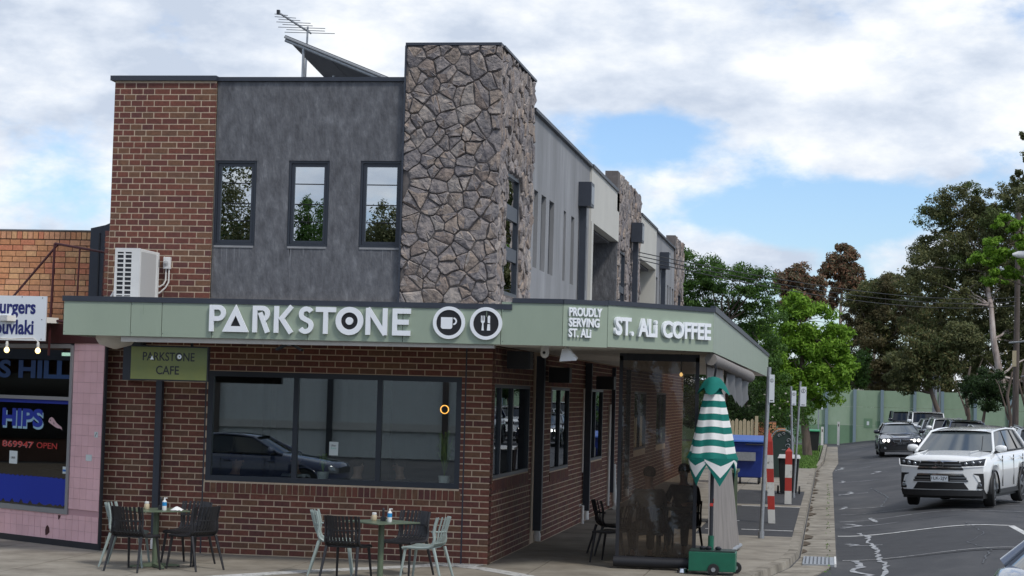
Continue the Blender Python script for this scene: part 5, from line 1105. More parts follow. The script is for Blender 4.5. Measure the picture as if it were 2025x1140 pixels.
t2 = copy_tree(t1); t2.location = (-5.47, 23.78, 0); t2.rotation_euler = (0, 0, R(52)); t2['label'] = 'olive green square table on the footpath below the wide window'
t3 = copy_tree(t1); t3.location = (-2.45, 28.88, 0); t3['label'] = 'square table seen dimly behind the clear blind'
def jar(x, y, lab):
    t = thing('sugar_jar', lab, 'jar', (x, y, .746)); m = MB(); m.lathe([(.03, 0), (.035, .01), (.035, .06), (.026, .075)], (x, y, .746), 14); m.build('glass', 'sugar', t, smooth=40); m = MB(); m.lathe([(.029, 0), (.029, .022), (.02, .026)], (x, y, .822), 14); m.build('lid', 'white_metal', t, smooth=40)
jar(-8.73, 24.34, 'glass sugar jar with pale lid on the left table'); jar(-5.58, 23.84, 'small pale sugar shaker on the right hand table')
def bottle(x, y, lab, m1, m2, h=.15):
    t = thing('hand_bottle', lab, 'bottle', (x, y, .746)); m = MB(); m.lathe([(.027, 0), (.029, .01), (.029, h * .75), (.012, h * .9)], (x, y, .746), 14); m.build('body', m1, t, smooth=40); m = MB(); m.lathe([(.0292, 0), (.0295, .002), (.0295, h * .32), (.0292, h * .33)], (x, y, .746 + h * .38), 14); m.build('label_band', m2, t)
    m = MB(); m.lathe([(.012, 0), (.012, .02)], (x, y, .746 + h * .9), 10); m.box(x - .008, x + .035, y - .008, y + .008, .746 + h * .9 + .018, .746 + h * .9 + .03); m.build('pump', m1, t)
bottle(-8.47, 24.28, 'white sanitiser bottle with blue label on the left table', 'white_metal', 'bottle_blue'); bottle(-5.36, 23.74, 'white and blue pump bottle on the right hand table', 'white_metal', 'bottle_blue')
for (x, y, l) in ((-8.56, 24.40, 'black condiment holder between jar and bottle on the left table'), (-5.46, 23.82, 'black condiment holder on the right hand table')): t = thing('condiment_holder', l, 'holder', (x, y, .746)); m = MB(); m.box(x - .03, x + .03, y - .03, y + .03, .746, .80); m.build('tray', 'dark_metal', t, bevel=.004); m = MB(); m.lathe([(.016, 0), (.016, .09), (.008, .11)], (x, y, .80), 10); m.build('pepper_pot', 'dark_metal', t)
NP = thing('napkin', 'crumpled white napkin on the right of the left table', 'napkin', (-8.30, 24.30, .746)); m = MB(); vs = []
for i in range(7):
    for j in range(5): vs.append((-8.38 + .15 * i / 6, 24.24 + .12 * j / 4, .748 + (.05 * math.sin(i / 6 * math.pi) * math.sin(j / 4 * math.pi) + random.uniform(0, .01))))
m.add(vs, [(i * 5 + j, (i + 1) * 5 + j, (i + 1) * 5 + j + 1, i * 5 + j + 1) for i in range(6) for j in range(4)]); m.build('paper', 'white_cloth', NP, smooth=60)

# ============================================================ INSIDE THE CAFE WINDOW
def plant_pot(x, y, z, h, lab, leafy):
    t = thing('potted_plant', lab, 'plant', (x, y, z)); m = MB(); m.lathe([(.075, 0), (.085, .10), (.07, .10)], (x, y, z), 16); m.build('pot', 'white_metal', t, smooth=40); m = MB()
    for k in range(leafy):
        a = k * 2.4; r = random.uniform(.04, .12); zt = z + .1 + h * random.uniform(.4, 1); p = [Vector((x, y, z + .1)), Vector((x + r * .5 * math.cos(a), y + r * .5 * math.sin(a), (z + .1 + zt) / 2 + .05)), Vector((x + r * math.cos(a), y + r * math.sin(a), zt)), Vector((x + r * 1.5 * math.cos(a), y + r * 1.5 * math.sin(a), zt - .06))]
        for i in range(3): w = (.008, .022, .014, .002); n_ = Vector((-math.sin(a), math.cos(a), 0)); m.quad(p[i] - n_ * w[i], p[i] + n_ * w[i], p[i + 1] + n_ * w[i + 1], p[i + 1] - n_ * w[i + 1])
    m.build('leaves', 'leaf_lime', t)
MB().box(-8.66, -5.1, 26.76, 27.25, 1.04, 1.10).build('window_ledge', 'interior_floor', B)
plant_pot(-7.05, 26.86, 1.10, .28, 'small white pot plant behind the middle pane of the wide window', 14)
plant_pot(-5.30, 26.86, 1.10, .66, 'tall leafy plant in a white pot behind the right pane of the wide window', 44)
NT = tag(MB().box(-6.93, -6.80, FY + .034, FY + .038, 1.44, 1.63).build('delivery_notice', 'paper'), 'pale paper notice reading Uber stuck inside the middle pane', 'notice')
text('Uber', 'black_paint', NT, 'lettering', .028, .075, .001, .003, lambda u, v, w: (-6.905 + u, FY + .033 - w, 1.565 + v)); text('Eats', 'paper_green', NT, 'lettering', .024, .075, .001, .003, lambda u, v, w: (-6.905 + u, FY + .033 - w, 1.53 + v))
LP = thing('ring_lamp', 'glowing orange ring shaped pendant lamp inside the right pane', 'lamp', (-5.5, 27.4, 2.15)); m = MB(); m.lathe([(.052, -.008), (.064, -.008), (.064, .008), (.052, .008), (.052, -.0079)], (-5.47, 27.6, 2.12), 24, 'y'); o = m.build('ring', 'warm_glow', LP)
me = o.data; bm = bmesh.new(); bm.from_mesh(me); bmesh.ops.delete(bm, geom=[f for f in bm.faces if len(f.verts) > 4], context='FACES_ONLY'); bm.to_mesh(me); bm.free()
m = MB(); m.tube([(-5.47, 27.6, 2.19), (-5.47, 27.6, 2.92)], .004, 4); m.build('cord', 'cable', LP)
WL = thing('sill_letters', 'pale green W and I letters standing on the sill of the middle upper window', 'letters', (-7.35, 26.9, 4.42)); text('Wi', 'wi_green', WL, 'letter', .19, .34, .02, .03, lambda u, v, w: (-7.52 + u, 26.90 - w, 4.45 + v))
for (x, z) in ((-7.51, 4.63), (-7.33, 4.63), (-7.27, 4.61), (-7.22, 4.62)): m = MB(); m.lathe([(.004, -.012), (.012, 0), (.004, .012)], (x, 26.87, z), 8); m.build('light_bead', 'white_letter', WL)
for i, (x, y) in enumerate(((-8.2, 28.0), (-6.7, 28.1), (-5.6, 28.6))): tt = copy_tree(t1); tt.location = (x, y, .02); tt.rotation_euler = (0, 0, R(10)); tt['label'] = ('square table inside behind the left window pane', 'square table inside behind the middle window pane', 'square table inside behind the right window pane')[i]; tt['group'] = 'tables inside the cafe'
for (x, y, z, l) in ((-2.15, 28.6, 2.72, 'small warm bulb glowing under the awning behind the clear blind, upper left of two'), (-1.86, 30.8, 2.70, 'small warm bulb glowing behind the right edge of the clear blind')):
    t = thing('festoon_bulb', l, 'light bulb', (x, y, z)); m = MB(); m.lathe([(.004, -.03), (.022, -.016), (.024, .004), (.010, .03)], (x, y, z), 12); m.build('globe', 'bulb', t, smooth=60); m = MB(); m.tube([(x, y, z + .03), (x, y, 3.02)], .008, 5); m.build('flex', 'cable', t)

# ============================================================ STREET FURNITURE
def sign_pole(x, y, h, lean, lab, arrow=True, r=.035, board=(.09, .48), dy=0):
    t = thing('parking_sign', lab, 'sign', (x, y, 0), 0, 'parking sign poles along the kerb'); m = MB(); m.tube([(x, y, -.02), (x + lean, y, h)], r, 10); m.build('pole', 'galv', t, smooth=50)
    m = MB(); m.tube([(x, y, 0), (x, y, .12)], r * 1.5, 10); m.build('pole_foot', 'galv', t)
    cx_ = x + lean * .9 + board[0] / 2 + r * .4; z1 = h - .13; z0 = z1 - board[1]; w = board[0]
    m = MB(); m.box(cx_ - w / 2, cx_ + w / 2, y - r - .012, y - r - .006, z0, z1); p = m.build('plate', 'sign_white', t, bevel=.003)
    m = MB(); m.lathe([(w * .36, 0), (w * .36, -.001)], (cx_, y - r - .0125, z1 - .10), 20, 'y'); m.build('symbol_ring', 'black_paint', p)
    m = MB(); m.lathe([(w * .29, 0), (w * .29, -.001)], (cx_, y - r - .014, z1 - .10), 20, 'y'); m.build('symbol_ground', 'sign_white', p)
    text('S', 'black_paint', p, 'lettering', w * .42, None, .001, .02, lambda u, v, ww: (cx_ - w * .12 + u, y - r - .0155 - ww, z1 - .10 - w * .21 + v))
    m = MB(); m.face_prism([(cx_ - w * .32, z0 + .035), (cx_ - w * .12, z0 + .05), (cx_ - w * .12, z0 + .042), (cx_ + w * .3, z0 + .042), (cx_ + w * .3, z0 + .028), (cx_ - w * .12, z0 + .028), (cx_ - w * .12, z0 + .02)], y - r - .014, y - r - .0125); m.build('arrow', 'black_paint', p)
sign_pole(-1.12, 34.0, 2.95, .085, 'tall leaning parking sign pole nearest the cafe, beside the striped bollard', r=.036)
sign_pole(-.83, 48.6, 2.86, .12, 'thin parking sign pole leaning right behind the short bollard', r=.028, board=(.15, .48))
sign_pole(-1.0, 57.0, 2.80, -.10, 'thinnest parking sign pole, left of the leaning pair and farther away', r=.032, board=(.13, .42))
sign_pole(.05 - .6, 104, 2.6, .0, 'small distant parking sign by the green barrier', r=.035, board=(.22, .5))
def bollard(x, y, w, h, lean, lab, bands, cap=.12):
    t = thing('bollard', lab, 'bollard', (x, y, 0), 0, 'red and white striped bollards'); n = len(bands)
    for i, c in enumerate(bands):
        z0, z1 = (h - cap) * i / n, (h - cap) * (i + 1) / n; s = lambda z: lean * z / h
        m = MB(); m.hexa([(x - w / 2 + s(z0), y - w / 2, z0), (x + w / 2 + s(z0), y - w / 2, z0), (x + w / 2 + s(z0), y + w / 2, z0), (x - w / 2 + s(z0), y + w / 2, z0)], [(x - w / 2 + s(z1), y - w / 2, z1), (x + w / 2 + s(z1), y - w / 2, z1), (x + w / 2 + s(z1), y + w / 2, z1), (x - w / 2 + s(z1), y + w / 2, z1)]); m.build('painted_band', c, t)
    s = lean * (h - cap) / h; z0 = h - cap; m = MB(); m.add([(x - w / 2 + s, y - w / 2, z0), (x + w / 2 + s, y - w / 2, z0), (x + w / 2 + s, y + w / 2, z0), (x - w / 2 + s, y + w / 2, z0), (x + s, y, h)], [(0, 1, 4), (1, 2, 4), (2, 3, 4), (3, 0, 4), (3, 2, 1, 0)]); m.build('pointed_top', bands[-1], t)
bollard(-1.06, 38.3, .13, 1.80, -.09, 'tall tapering red and white bollard with a split white foot', ['post_white', 'post_red', 'post_white', 'post_red', 'post_white', 'post_red', 'post_red'][0:6] , .22)
bollard(-.90, 45.6, .155, 1.30, 0, 'shorter square red and white bollard with a pointed red top', ['post_white', 'post_red', 'post_white', 'post_red'], .09)
# dumpster
DU = thing('dumpster', 'large blue wheeled dumpster with steel side plate behind the umbrella', 'dumpster', (-2.2, 56, 0))
m = MB(); m.hexa([(-2.95, 55.5, .18), (-1.86, 55.5, .18), (-1.86, 56.5, .18), (-2.95, 56.5, .18)], [(-3.05, 55.4, 1.18), (-1.80, 55.4, 1.18), (-1.80, 56.6, 1.18), (-3.05, 56.6, 1.18)]); m.build('body', 'bin_blue', DU, bevel=.03)
m = MB(); m.hexa([(-3.1, 55.33, 1.181), (-1.76, 55.33, 1.181), (-1.76, 56.6, 1.181), (-3.1, 56.6, 1.181)], [(-3.08, 55.36, 1.24), (-1.78, 55.36, 1.24), (-1.78, 56.6, 1.36), (-3.08, 56.6, 1.36)]); m.build('lid', 'bin_lid_blue', DU, bevel=.02)
m = MB(); m.box(-2.62, -2.02, 55.36, 55.43, .66, .90); m.build('side_plate', 'galv', DU); m = MB(); m.tube([(-2.3, 55.3, 1.12), (-1.8, 55.3, 1.12)], .02, 6); m.build('handle', 'dark_metal', DU)
for (x, y) in ((-2.45, 55.55), (-1.93, 55.55), (-2.85, 56.4), (-1.93, 56.4)): m = MB(); m.lathe([(.05, -.03), (.09, -.028), (.09, .028), (.05, .03)], (x, y, .092), 16, 'x'); m.build('wheel', 'rubber', DU, smooth=40)
def wheelie(x, y, lidm, lab, h=1.0, w=.52):
    t = thing('wheelie_bin', lab, 'bin', (x, y, 0)); m = MB(); m.hexa([(x - w * .40, y - .2, .03), (x + w * .40, y - .2, .03), (x + w * .40, y + .22, .03), (x - w * .40, y + .22, .03)], [(x - w / 2, y - .28, h * .91), (x + w / 2, y - .28, h * .91), (x + w / 2, y + .30, h * .91), (x - w / 2, y + .30, h * .91)]); m.build('body', 'bin_black', t, bevel=.02)
    m = MB(); m.hexa([(x - w * .56, y - .34, h * .912), (x + w * .56, y - .34, h * .912), (x + w * .56, y + .33, h * .912), (x - w * .56, y + .33, h * .912)], [(x - w * .50, y - .29, h * .96), (x + w * .50, y - .29, h * .96), (x + w * .50, y + .3, h), (x - w * .50, y + .3, h)]); m.build('lid', lidm, t, bevel=.012)
    for s in (-1, 1): m = MB(); m.lathe([(.05, -.025), (.10, -.022), (.10, .022), (.05, .025)], (x + s * w * .52, y + .18, .102), 16, 'x'); m.build('wheel', 'rubber', t, smooth=40)
wheelie(-.99, 50.5, 'grey_plastic', 'black wheelie bin with pale lid edge just behind the short bollard'); wheelie(-.72, 94.2, 'bin_green_lid', 'black wheelie bin with bright green lid on the grass verge', 1.05, .58)
OB = thing('oil_drum_bin', 'dark green bin beside the lower edge of the grey blind', 'bin', (-1.6, 38, 0)); m = MB(); m.hexa([(-2.05, 37.6, .12), (-1.78, 37.6, .12), (-1.78, 38.3, .12), (-2.05, 38.3, .12)], [(-2.1, 37.5, .98), (-1.73, 37.5, .98), (-1.73, 38.4, .98), (-2.1, 38.4, .98)]); m.build('body', 'cabinet_green', OB, bevel=.02); m = MB(); m.box(-2.13, -1.70, 37.46, 38.44, .981, 1.03); m.build('lid', 'table_green', OB); m = MB(); m.box(-1.76, -1.70, 37.45, 37.5, .2, .95); m.build('side_bar', 'table_green', OB)
m = MB(); m.lathe([(.05, -.03), (.085, -.028), (.085, .028), (.05, .03)], (-1.76, 37.7, .087), 14, 'x'); m.build('wheel', 'rubber', OB); OB.name = 'green_bin'
# arched gate with scrolls
GT = thing('arched_gate', 'dark green arched gate panel with wrought scrolls behind the bollards', 'gate', (-1.4, 60.6, 0))
pts = [(-1.72, .02)] + [(-1.40 + .32 * math.cos(R(a)), 1.13 + .32 * math.sin(R(a))) for a in range(180, -1, -15)] + [(-1.08, .02)]; m = MB(); m.face_prism([(p[0], p[1]) for p in pts], 60.6, 60.64); m.build('panel', 'cabinet_green', GT)
m = MB(); m.tube([(-1.06, 60.57, .02), (-1.06, 60.57, 1.13)] + [(-1.40 + .36 * math.cos(R(a)), 60.57, 1.13 + .36 * math.sin(R(a))) for a in range(0, 181, 15)] + [(-1.76, 60.57, .02)], .016, 6); m.build('arch_frame', 'galv', GT)
for (cx_, cz_, r_, s_) in ((-1.22, 1.16, .07, 1), (-1.22, .98, .09, -1), (-1.50, 1.30, .06, 1), (-1.36, 1.36, .05, -1)): m = MB(); m.tube([(cx_ + s_ * r_ * (1 - t / 14) * math.cos(t * .55), 60.575, cz_ + r_ * (1 - t / 14) * math.sin(t * .55)) for t in range(13)], .010, 5); m.build('scroll', 'galv', GT)
m = MB(); m.box(-1.42, -1.30, 60.58, 60.598, .86, .88); m.build('latch', 'galv', GT)
# far fences
PF = thing('paling_fence', 'cream timber paling fence beyond the blue dumpster', 'fence', (-2.5, 62, 0))
for k in range(10): m = MB(); x = -3.6 + k * .125; hh = 1.72 + .05 * (k % 2); m.face_prism([(x, 0), (x + .105, 0), (x + .105, hh - .05), (x + .05, hh), (x, hh - .05)], 63, 63.03); m.build('paling', 'timber', PF)
m = MB(); m.box(-2.34, -2.24, 62.95, 63.08, 0, 1.86); m.build('post', 'timber', PF)
BW = thing('brick_fence', 'low orange brown brick fence right of the cream palings', 'fence', (-2.1, 66, 0)); m = MB(); m.box(-2.48, -1.75, 66.006, 66.2, 0, 1.68); m.build('core', 'dark_mortar', BW)
for j in range(19):
    for k in range(4): x = -2.48 + k * .24 - (.12 if j % 2 else 0); a, b_ = max(x, -2.48), min(x + .23, -1.75); instance('brick', ob_me, ((a + b_) / 2, 66.0, .05 + j * .086), BW, (max(b_ - a, .02), .02, .075))
m = MB(); m.box(-1.74, -1.45, 66.5, 66.7, 0, 1.45); m.build('pier', 'orange_brick', BW)
# ============================================================ CARS (front faces -Y in car space)
def sstep(x): x = min(max(x, 0), 1); return x * x * (3 - 2 * x)
def interp(x, pts):
    if x <= pts[0][0]: return pts[0][1]
    for (a, b), (c, d) in zip(pts, pts[1:]):
        if x <= c: return b + (d - b) * (x - a) / (c - a)
    return pts[-1][1]
def make_car(label, name, loc, rz, paint, S_, group=None, steer=0.0, detail=None, plate=None, lights='lamp_lens', rails=False, cat='car', glass='car_glass'):
    """S_: L W H wb fo (front overhang) r (wheel) hood (front edge z) cowl (y,z) belt z, roof (y0,y1), tail (y,z)"""
    car = thing(name, label, cat, (0, 0, 0), 0, group)
    Ln, Wd, Ht, wb, fo, r = S_['L'], S_['W'], S_['H'], S_['wb'], S_['fo'], S_['r']
    y0 = -Ln / 2; yf = y0 + fo; yr = yf + wb; hw = Wd / 2; K = S_.get('curve', .26)
    sill = S_.get('sill', .26); cy, cz = S_['cowl']; ty, tz = S_['tail']; belt = S_['belt']
    top = [(y0, S_['hood'] - .10), (y0 + .06, S_['hood'] - .02), (y0 + .18, S_['hood']), (cy, cz), (cy + .5, belt), (ty, belt + .03), (ty + .12, tz), (Ln / 2 - .06, tz - .04), (Ln / 2, tz - .14)]
    plan = lambda y: hw * (1 - .075 * (1 - sstep((y - y0) / .75)) - .10 * (1 - sstep((Ln / 2 - y) / .6)))
    def bend(x, y): 
        u = abs(x) / hw; return y + K * u ** 2.4 * (1 - sstep((y - y0) / 1.2)) - .14 * u ** 2.4 * (1 - sstep((Ln / 2 - y) / .9))
    ys = sorted(set([y0 + v for v in (0, .04, .10, .18, .3)] + list(np.linspace(y0 + .4, Ln / 2 - .3, 34)) + [yc + d * (r + .055) for yc in (yf, yr) for d in (-1, -.97, -.88, -.75, -.6, -.4, -.2, 0, .2, .4, .6, .75, .88, .97, 1)] + [Ln / 2 - v for v in (.18, .08, 0)]))
    def sec(y):
        zt = interp(y, top); w = plan(y); zb = sill + .05 * (1 - sstep((y - y0) / .4))
        for yc in (yf, yr):
            d = abs(y - yc); rr = r + .055
            if d < rr: zb = max(zb, math.sqrt(rr * rr - d * d) + r * .96)
        zb = min(zb, zt - .12); h = zt - zb; sh = min(zt - .10, S_['shoulder'])
        pts = [(.93 * w, zb), (.965 * w, zb + .10 * h), (.985 * w, zb + .3 * h), (w, zb + .55 * (sh - zb)), (.995 * w, sh - .05), (.975 * w, sh), (.945 * w, sh + (zt - sh) * .35), (.90 * w, sh + (zt - sh) * .72), (.80 * w, zt - .012), (.55 * w, zt + .012), (.28 * w, zt + .022), (0, zt + .026)]
        return pts
    m = MB(); nsec = 12; N2 = 2 * nsec - 1; vs = []
    for y in ys:
        P_ = sec(y); full = P_ + [(-x, z) for x, z in P_[-2::-1]]
        vs += [(x, bend(x, y), z) for x, z in full]
    n = len(ys); fs = [(i * N2 + k, i * N2 + k + 1, (i + 1) * N2 + k + 1, (i + 1) * N2 + k) for i in range(n - 1) for k in range(N2 - 1)]
    m.add(vs, fs)
    for yy in (ys[0], ys[-1]):
        P_ = sec(yy); cols_ = 10; vv = []
        for (x, z) in P_[:-1]: vv += [(x * (1 - 2 * c / cols_), bend(x * (1 - 2 * c / cols_), yy), z) for c in range(cols_ + 1)]
        m.add(vv, [(i * (cols_ + 1) + c, i * (cols_ + 1) + c + 1, (i + 1) * (cols_ + 1) + c + 1, (i + 1) * (cols_ + 1) + c) for i in range(len(P_) - 2) for c in range(cols_)])
    # weld the shell so shading runs on
    body_mesh = m.mesh('body', paint); bm = bmesh.new(); bm.from_mesh(body_mesh); bmesh.ops.remove_doubles(bm, verts=bm.verts, dist=.0015); bmesh.ops.recalc_face_normals(bm, faces=bm.faces)
    for f in bm.faces: f.smooth = True
    for e in bm.edges:
        if len(e.link_faces) != 2 or e.calc_face_angle(0) > R(42): e.smooth = False
    bm.to_mesh(body_mesh); bm.free(); bo = bpy.data.objects.new('body', body_mesh); COL.objects.link(bo); bo.parent = car
    def part(mb, nm, mt, par=None, smooth=None, bevel=0): return mb.build(nm, mt, par or car, local=True, smooth=smooth, bevel=bevel)
    # underbody and arches
    m = MB(); m.box(-hw * .90, hw * .90, y0 + .25, Ln / 2 - .2, .20, min(.5, sill + .2)); m.box(-hw * .8, hw * .8, yf - r, yf + r, .5, r * 2 + .02); m.box(-hw * .8, hw * .8, yr - r, yr + r, .5, r * 2 + .02); part(m, 'underbody', 'car_trim')
    # glasshouse
    ry0, ry1 = S_['roof']; zc = cz + .01; zb_ = belt + .0; bw, rw = hw * .90, hw * S_.get('tuck', .74); zr = Ht - .035; gy1, gz1 = ty + .02, belt + .02
    bf, br_ = (cy - .02, cz + .012), (gy1, gz1)
    A_ = lambda s: Vector((s * bw * .97, bf[0] + .10, bf[1])); Bp = lambda s: Vector((s * rw * .97, ry0 + .05, zr - .075)); C_ = lambda s: Vector((s * rw * .95, ry1, zr - .035)); D_ = lambda s: Vector((s * bw * .93, br_[0], br_[1]))
    def grid(a, b, c, d, nu, nv, bulge, dirn):       # a b bottom, d c top
        vs = []
        for j in range(nv + 1):
            for i in range(nu + 1):
                u, v = i / nu, j / nv; p = (a * (1 - u) + b * u) * (1 - v) + (d * (1 - u) + c * u) * v; vs.append(p + Vector(dirn) * bulge * (1 - (2 * u - 1) ** 2) * 1.0)
        return vs, [(j * (nu + 1) + i, j * (nu + 1) + i + 1, (j + 1) * (nu + 1) + i + 1, (j + 1) * (nu + 1) + i) for j in range(nv) for i in range(nu)]
    g1 = MB(); g1.add(*grid(A_(-1), A_(1), Bp(1), Bp(-1), 10, 5, .10, (0, -1, 0))); ws = part(g1, 'windscreen', 'windscreen_glass' if detail else glass, smooth=80)
    g1 = MB(); g1.add(*grid(D_(-1), D_(1), C_(1), C_(-1), 8, 3, .06, (0, 1, 0))); part(g1, 'rear_window', glass, smooth=80)
    for s in (-1, 1): g1 = MB(); g1.add(*grid(A_(s), D_(s), C_(s), Bp(s), 8, 3, .015, (s, 0, 0))); part(g1, 'side_window', glass, smooth=80)
    rf = MB(); vs = []; nu, nv = 12, 10
    for j in range(nv + 1):
        v = j / nv; y = (ry0 - .0) + (ry1 - ry0 + .04) * v
        for i in range(nu + 1): u = i / nu * 2 - 1; x = u * (rw + .012) * (1 - .03 * abs(2 * v - 1) ** 3); vs.append((x, y - .10 * (1 - u * u) * (1 - v) ** 2 * .9, zr + .035 * (1 - abs(u) ** 3.0) - .075 * (1 - v) ** 3 - .03 * v ** 4 - .012 * (abs(u) > .99)))
    top_f = [(j * (nu + 1) + i, j * (nu + 1) + i + 1, (j + 1) * (nu + 1) + i + 1, (j + 1) * (nu + 1) + i) for j in range(nv) for i in range(nu)]
    rf.add(vs, top_f); part(rf, 'roof', paint, smooth=60)
    for s in (-1, 1):
        off = Vector((s * .006, -.004, 0)); q = MB(); q.tube([A_(s) + off + Vector((0, -.12, -.03)), A_(s) + off, A_(s).lerp(Bp(s), .5) + off, Bp(s) + off + Vector((0, .02, .01))], [.03, .032, .030, .028], 8); part(q, 'front_pillar', paint, smooth=60)
        q = MB(); q.tube([Bp(s) + Vector((s * .008, 0, .004)), Bp(s).lerp(C_(s), .25) + Vector((s * .014, 0, .034)), Bp(s).lerp(C_(s), .6) + Vector((s * .016, 0, .040)), C_(s) + Vector((s * .008, 0, .0))], .026, 8); part(q, 'roof_edge', paint, smooth=60)
        q = MB(); q.tube([C_(s), C_(s).lerp(D_(s), .5) + Vector((s * .012, 0.0, 0)), D_(s)], [.05, .055, .07], 8); part(q, 'rear_pillar', paint, smooth=60)
        for t in S_.get('pillars', (.42, .74)):
            a_ = A_(s).lerp(D_(s), t); b_ = Bp(s).lerp(C_(s), max(0, min(1, (t - .1) / .85))); q = MB(); q.tube([a_ + Vector((s * .012, 0, 0)), b_ + Vector((s * .004, 0, 0))], .022, 6); part(q, 'door_pillar', 'car_trim')
        q = MB(); q.tube([A_(s) + Vector((s * .02, 0, -.01)), D_(s) + Vector((s * .02, 0, -.01))], .014, 6); part(q, 'window_trim', 'car_trim')
        # mirror
        mp_ = A_(s) + Vector((s * .14, .14, .05)); q = MB(); vs = []; nr_ = 8
        for i in range(nr_ + 1):
            t = math.pi * i / nr_
            for k in range(12): a = 2 * math.pi * k / 12; vs.append((mp_.x - s * .13 * math.cos(t) * 1.0 , mp_.y + .085 * math.sin(t) * math.cos(a) * .8, mp_.z + .085 * math.sin(t) ** .6 * math.sin(a)))
        q.add(vs, [(i * 12 + k, i * 12 + (k + 1) % 12, (i + 1) * 12 + (k + 1) % 12, (i + 1) * 12 + k) for i in range(nr_) for k in range(12)]); part(q, 'mirror', paint, smooth=60)
        q = MB(); q.tube([A_(s) + Vector((0, .10, -.02)), mp_ + Vector((0, 0, -.06))], .025, 6); part(q, 'mirror_arm', 'car_trim')
        if rails: q = MB(); a_, b_ = Bp(s) + Vector((-s * .05, .25, .05)), C_(s) + Vector((-s * .05, -.1, .05)); q.tube([a_ + Vector((0, -.08, -.05)), a_ + Vector((0, 0, .03)), b_ + Vector((0, 0, .03)), b_ + Vector((0, .08, -.05))], .018, 6); part(q, 'roof_rail', 'alloy')
        # doors: shut lines and handles lie just off the skin
        sx = lambda y, z: s * (plan(y) * .999 + .004)
        for yd in S_.get('doors', ()):
            q = MB(); q.box(min(sx(yd, 0), sx(yd, 0) - s * .02), max(sx(yd, 0), sx(yd, 0) - s * .02), yd - .005, yd + .005, sill + .12, belt - .10); part(q, 'shut_line', 'car_trim')
            q = MB(); xx = s * (plan(yd) + .012); q.obox((xx, yd - .16, belt - .17), (1, 0, 0), (0, 1, 0), (0, 0, 1), .016, .085, .014); part(q, 'door_handle', paint, bevel=.006)
        q = MB(); q.box(min(s * hw * .94, s * hw * .985), max(s * hw * .94, s * hw * .985), yf + r + .06, yr - r - .06, sill - .03, sill + .07); part(q, 'sill_trim', 'car_trim')
        for (yw, st) in ((yf, steer), (yr, 0)):
            # arch liner
            q = MB(); pts = [(s * hw * .995, yw + (r + .05) * math.cos(R(a)), r * .96 + (r + .05) * math.sin(R(a))) for a in range(-8, 189, 14)]; q.tube(pts, .022, 6); part(q, 'arch_lip', 'car_trim' if detail == 'suv' or S_.get('cladding') else paint, smooth=60)
            wh = thing('wheel', '', ''); del wh['label']; del wh['category']; wh.parent = car; wh.location = (s * (hw - .125), yw, r); wh.rotation_euler = (0, 0, st)
            q = MB(); q.lathe([(r * .62, -.11), (r * .93, -.115), (r, -.085), (r, .085), (r * .93, .115), (r * .62, .11)], (0, 0, 0), 32, 'x'); part(q, 'tyre', 'tyre', wh, smooth=35)
            q = MB(); q.lathe([(r * .63, -.10 * 1), (r * .63, .10)], (0, 0, 0), 24, 'x'); part(q, 'rim_well', 'car_trim', wh)
            q = MB(); q.lathe([(r * .64, s * .112), (r * .60, s * .120), (r * .57, s * .112)], (0, 0, 0), 28, 'x'); q.f = q.f[:-2]; q.mi = q.mi[:-2]
            for k in range(5):
                a = k * 2 * math.pi / 5 + .3; c1, s1 = math.cos(a), math.sin(a); p1 = Vector((s * .108, c1 * r * .59, s1 * r * .59)); p0_ = Vector((s * .118, c1 * r * .1, s1 * r * .1)); tn = Vector((0, -s1, c1)); th = Vector((s * .012, 0, 0))
                q.hexa([p0_ - tn * .03, p1 - tn * .045, p1 + tn * .045, p0_ + tn * .03], [p0_ - tn * .03 + th, p1 - tn * .045 + th, p1 + tn * .045 + th, p0_ + tn * .03 + th])
            q.lathe([(r * .15, s * .105), (r * .15, s * .135)], (0, 0, 0), 14, 'x'); part(q, 'rim', 'alloy', wh)
    # front details: patches that follow the nose
    def nose(x, z, o=.006):
        zt = S_['hood']; return Vector((x, bend(x, y0 + max(0, (z - zt + .10)) * .5) - o - .0, z))
    def patch_(pts, nm, mt, o=.006, nu=8, par=None, th=.02):   # pts: bl br tr tl in x,z
        a, b, c, d = [Vector((p[0], 0, p[1])) for p in pts]; q = MB(); vs = []
        for oo in (o, o - th):
            for j in range(3):
                for i in range(nu + 1): u, v = i / nu, j / 2; p = (a * (1 - u) + b * u) * (1 - v) + (d * (1 - u) + c * u) * v; vs.append(nose(p.x, p.z, oo))
        w = nu + 1; q.add(vs, [(j * w + i, j * w + i + 1, (j + 1) * w + i + 1, (j + 1) * w + i) for j in range(2) for i in range(nu)] + [(i, 3 * w + i, 3 * w + i + 1, i + 1) for i in range(nu)] + [(2 * w + i, 2 * w + i + 1, 5 * w + i + 1, 5 * w + i) for i in range(nu)] + [(0, w, 4 * w, 3 * w), (w, 2 * w, 5 * w, 4 * w), (nu, 3 * w + nu, 4 * w + nu, w + nu), (w + nu, 4 * w + nu, 5 * w + nu, 2 * w + nu)])
        return part(q, nm, mt, par)
    h = S_['hood']
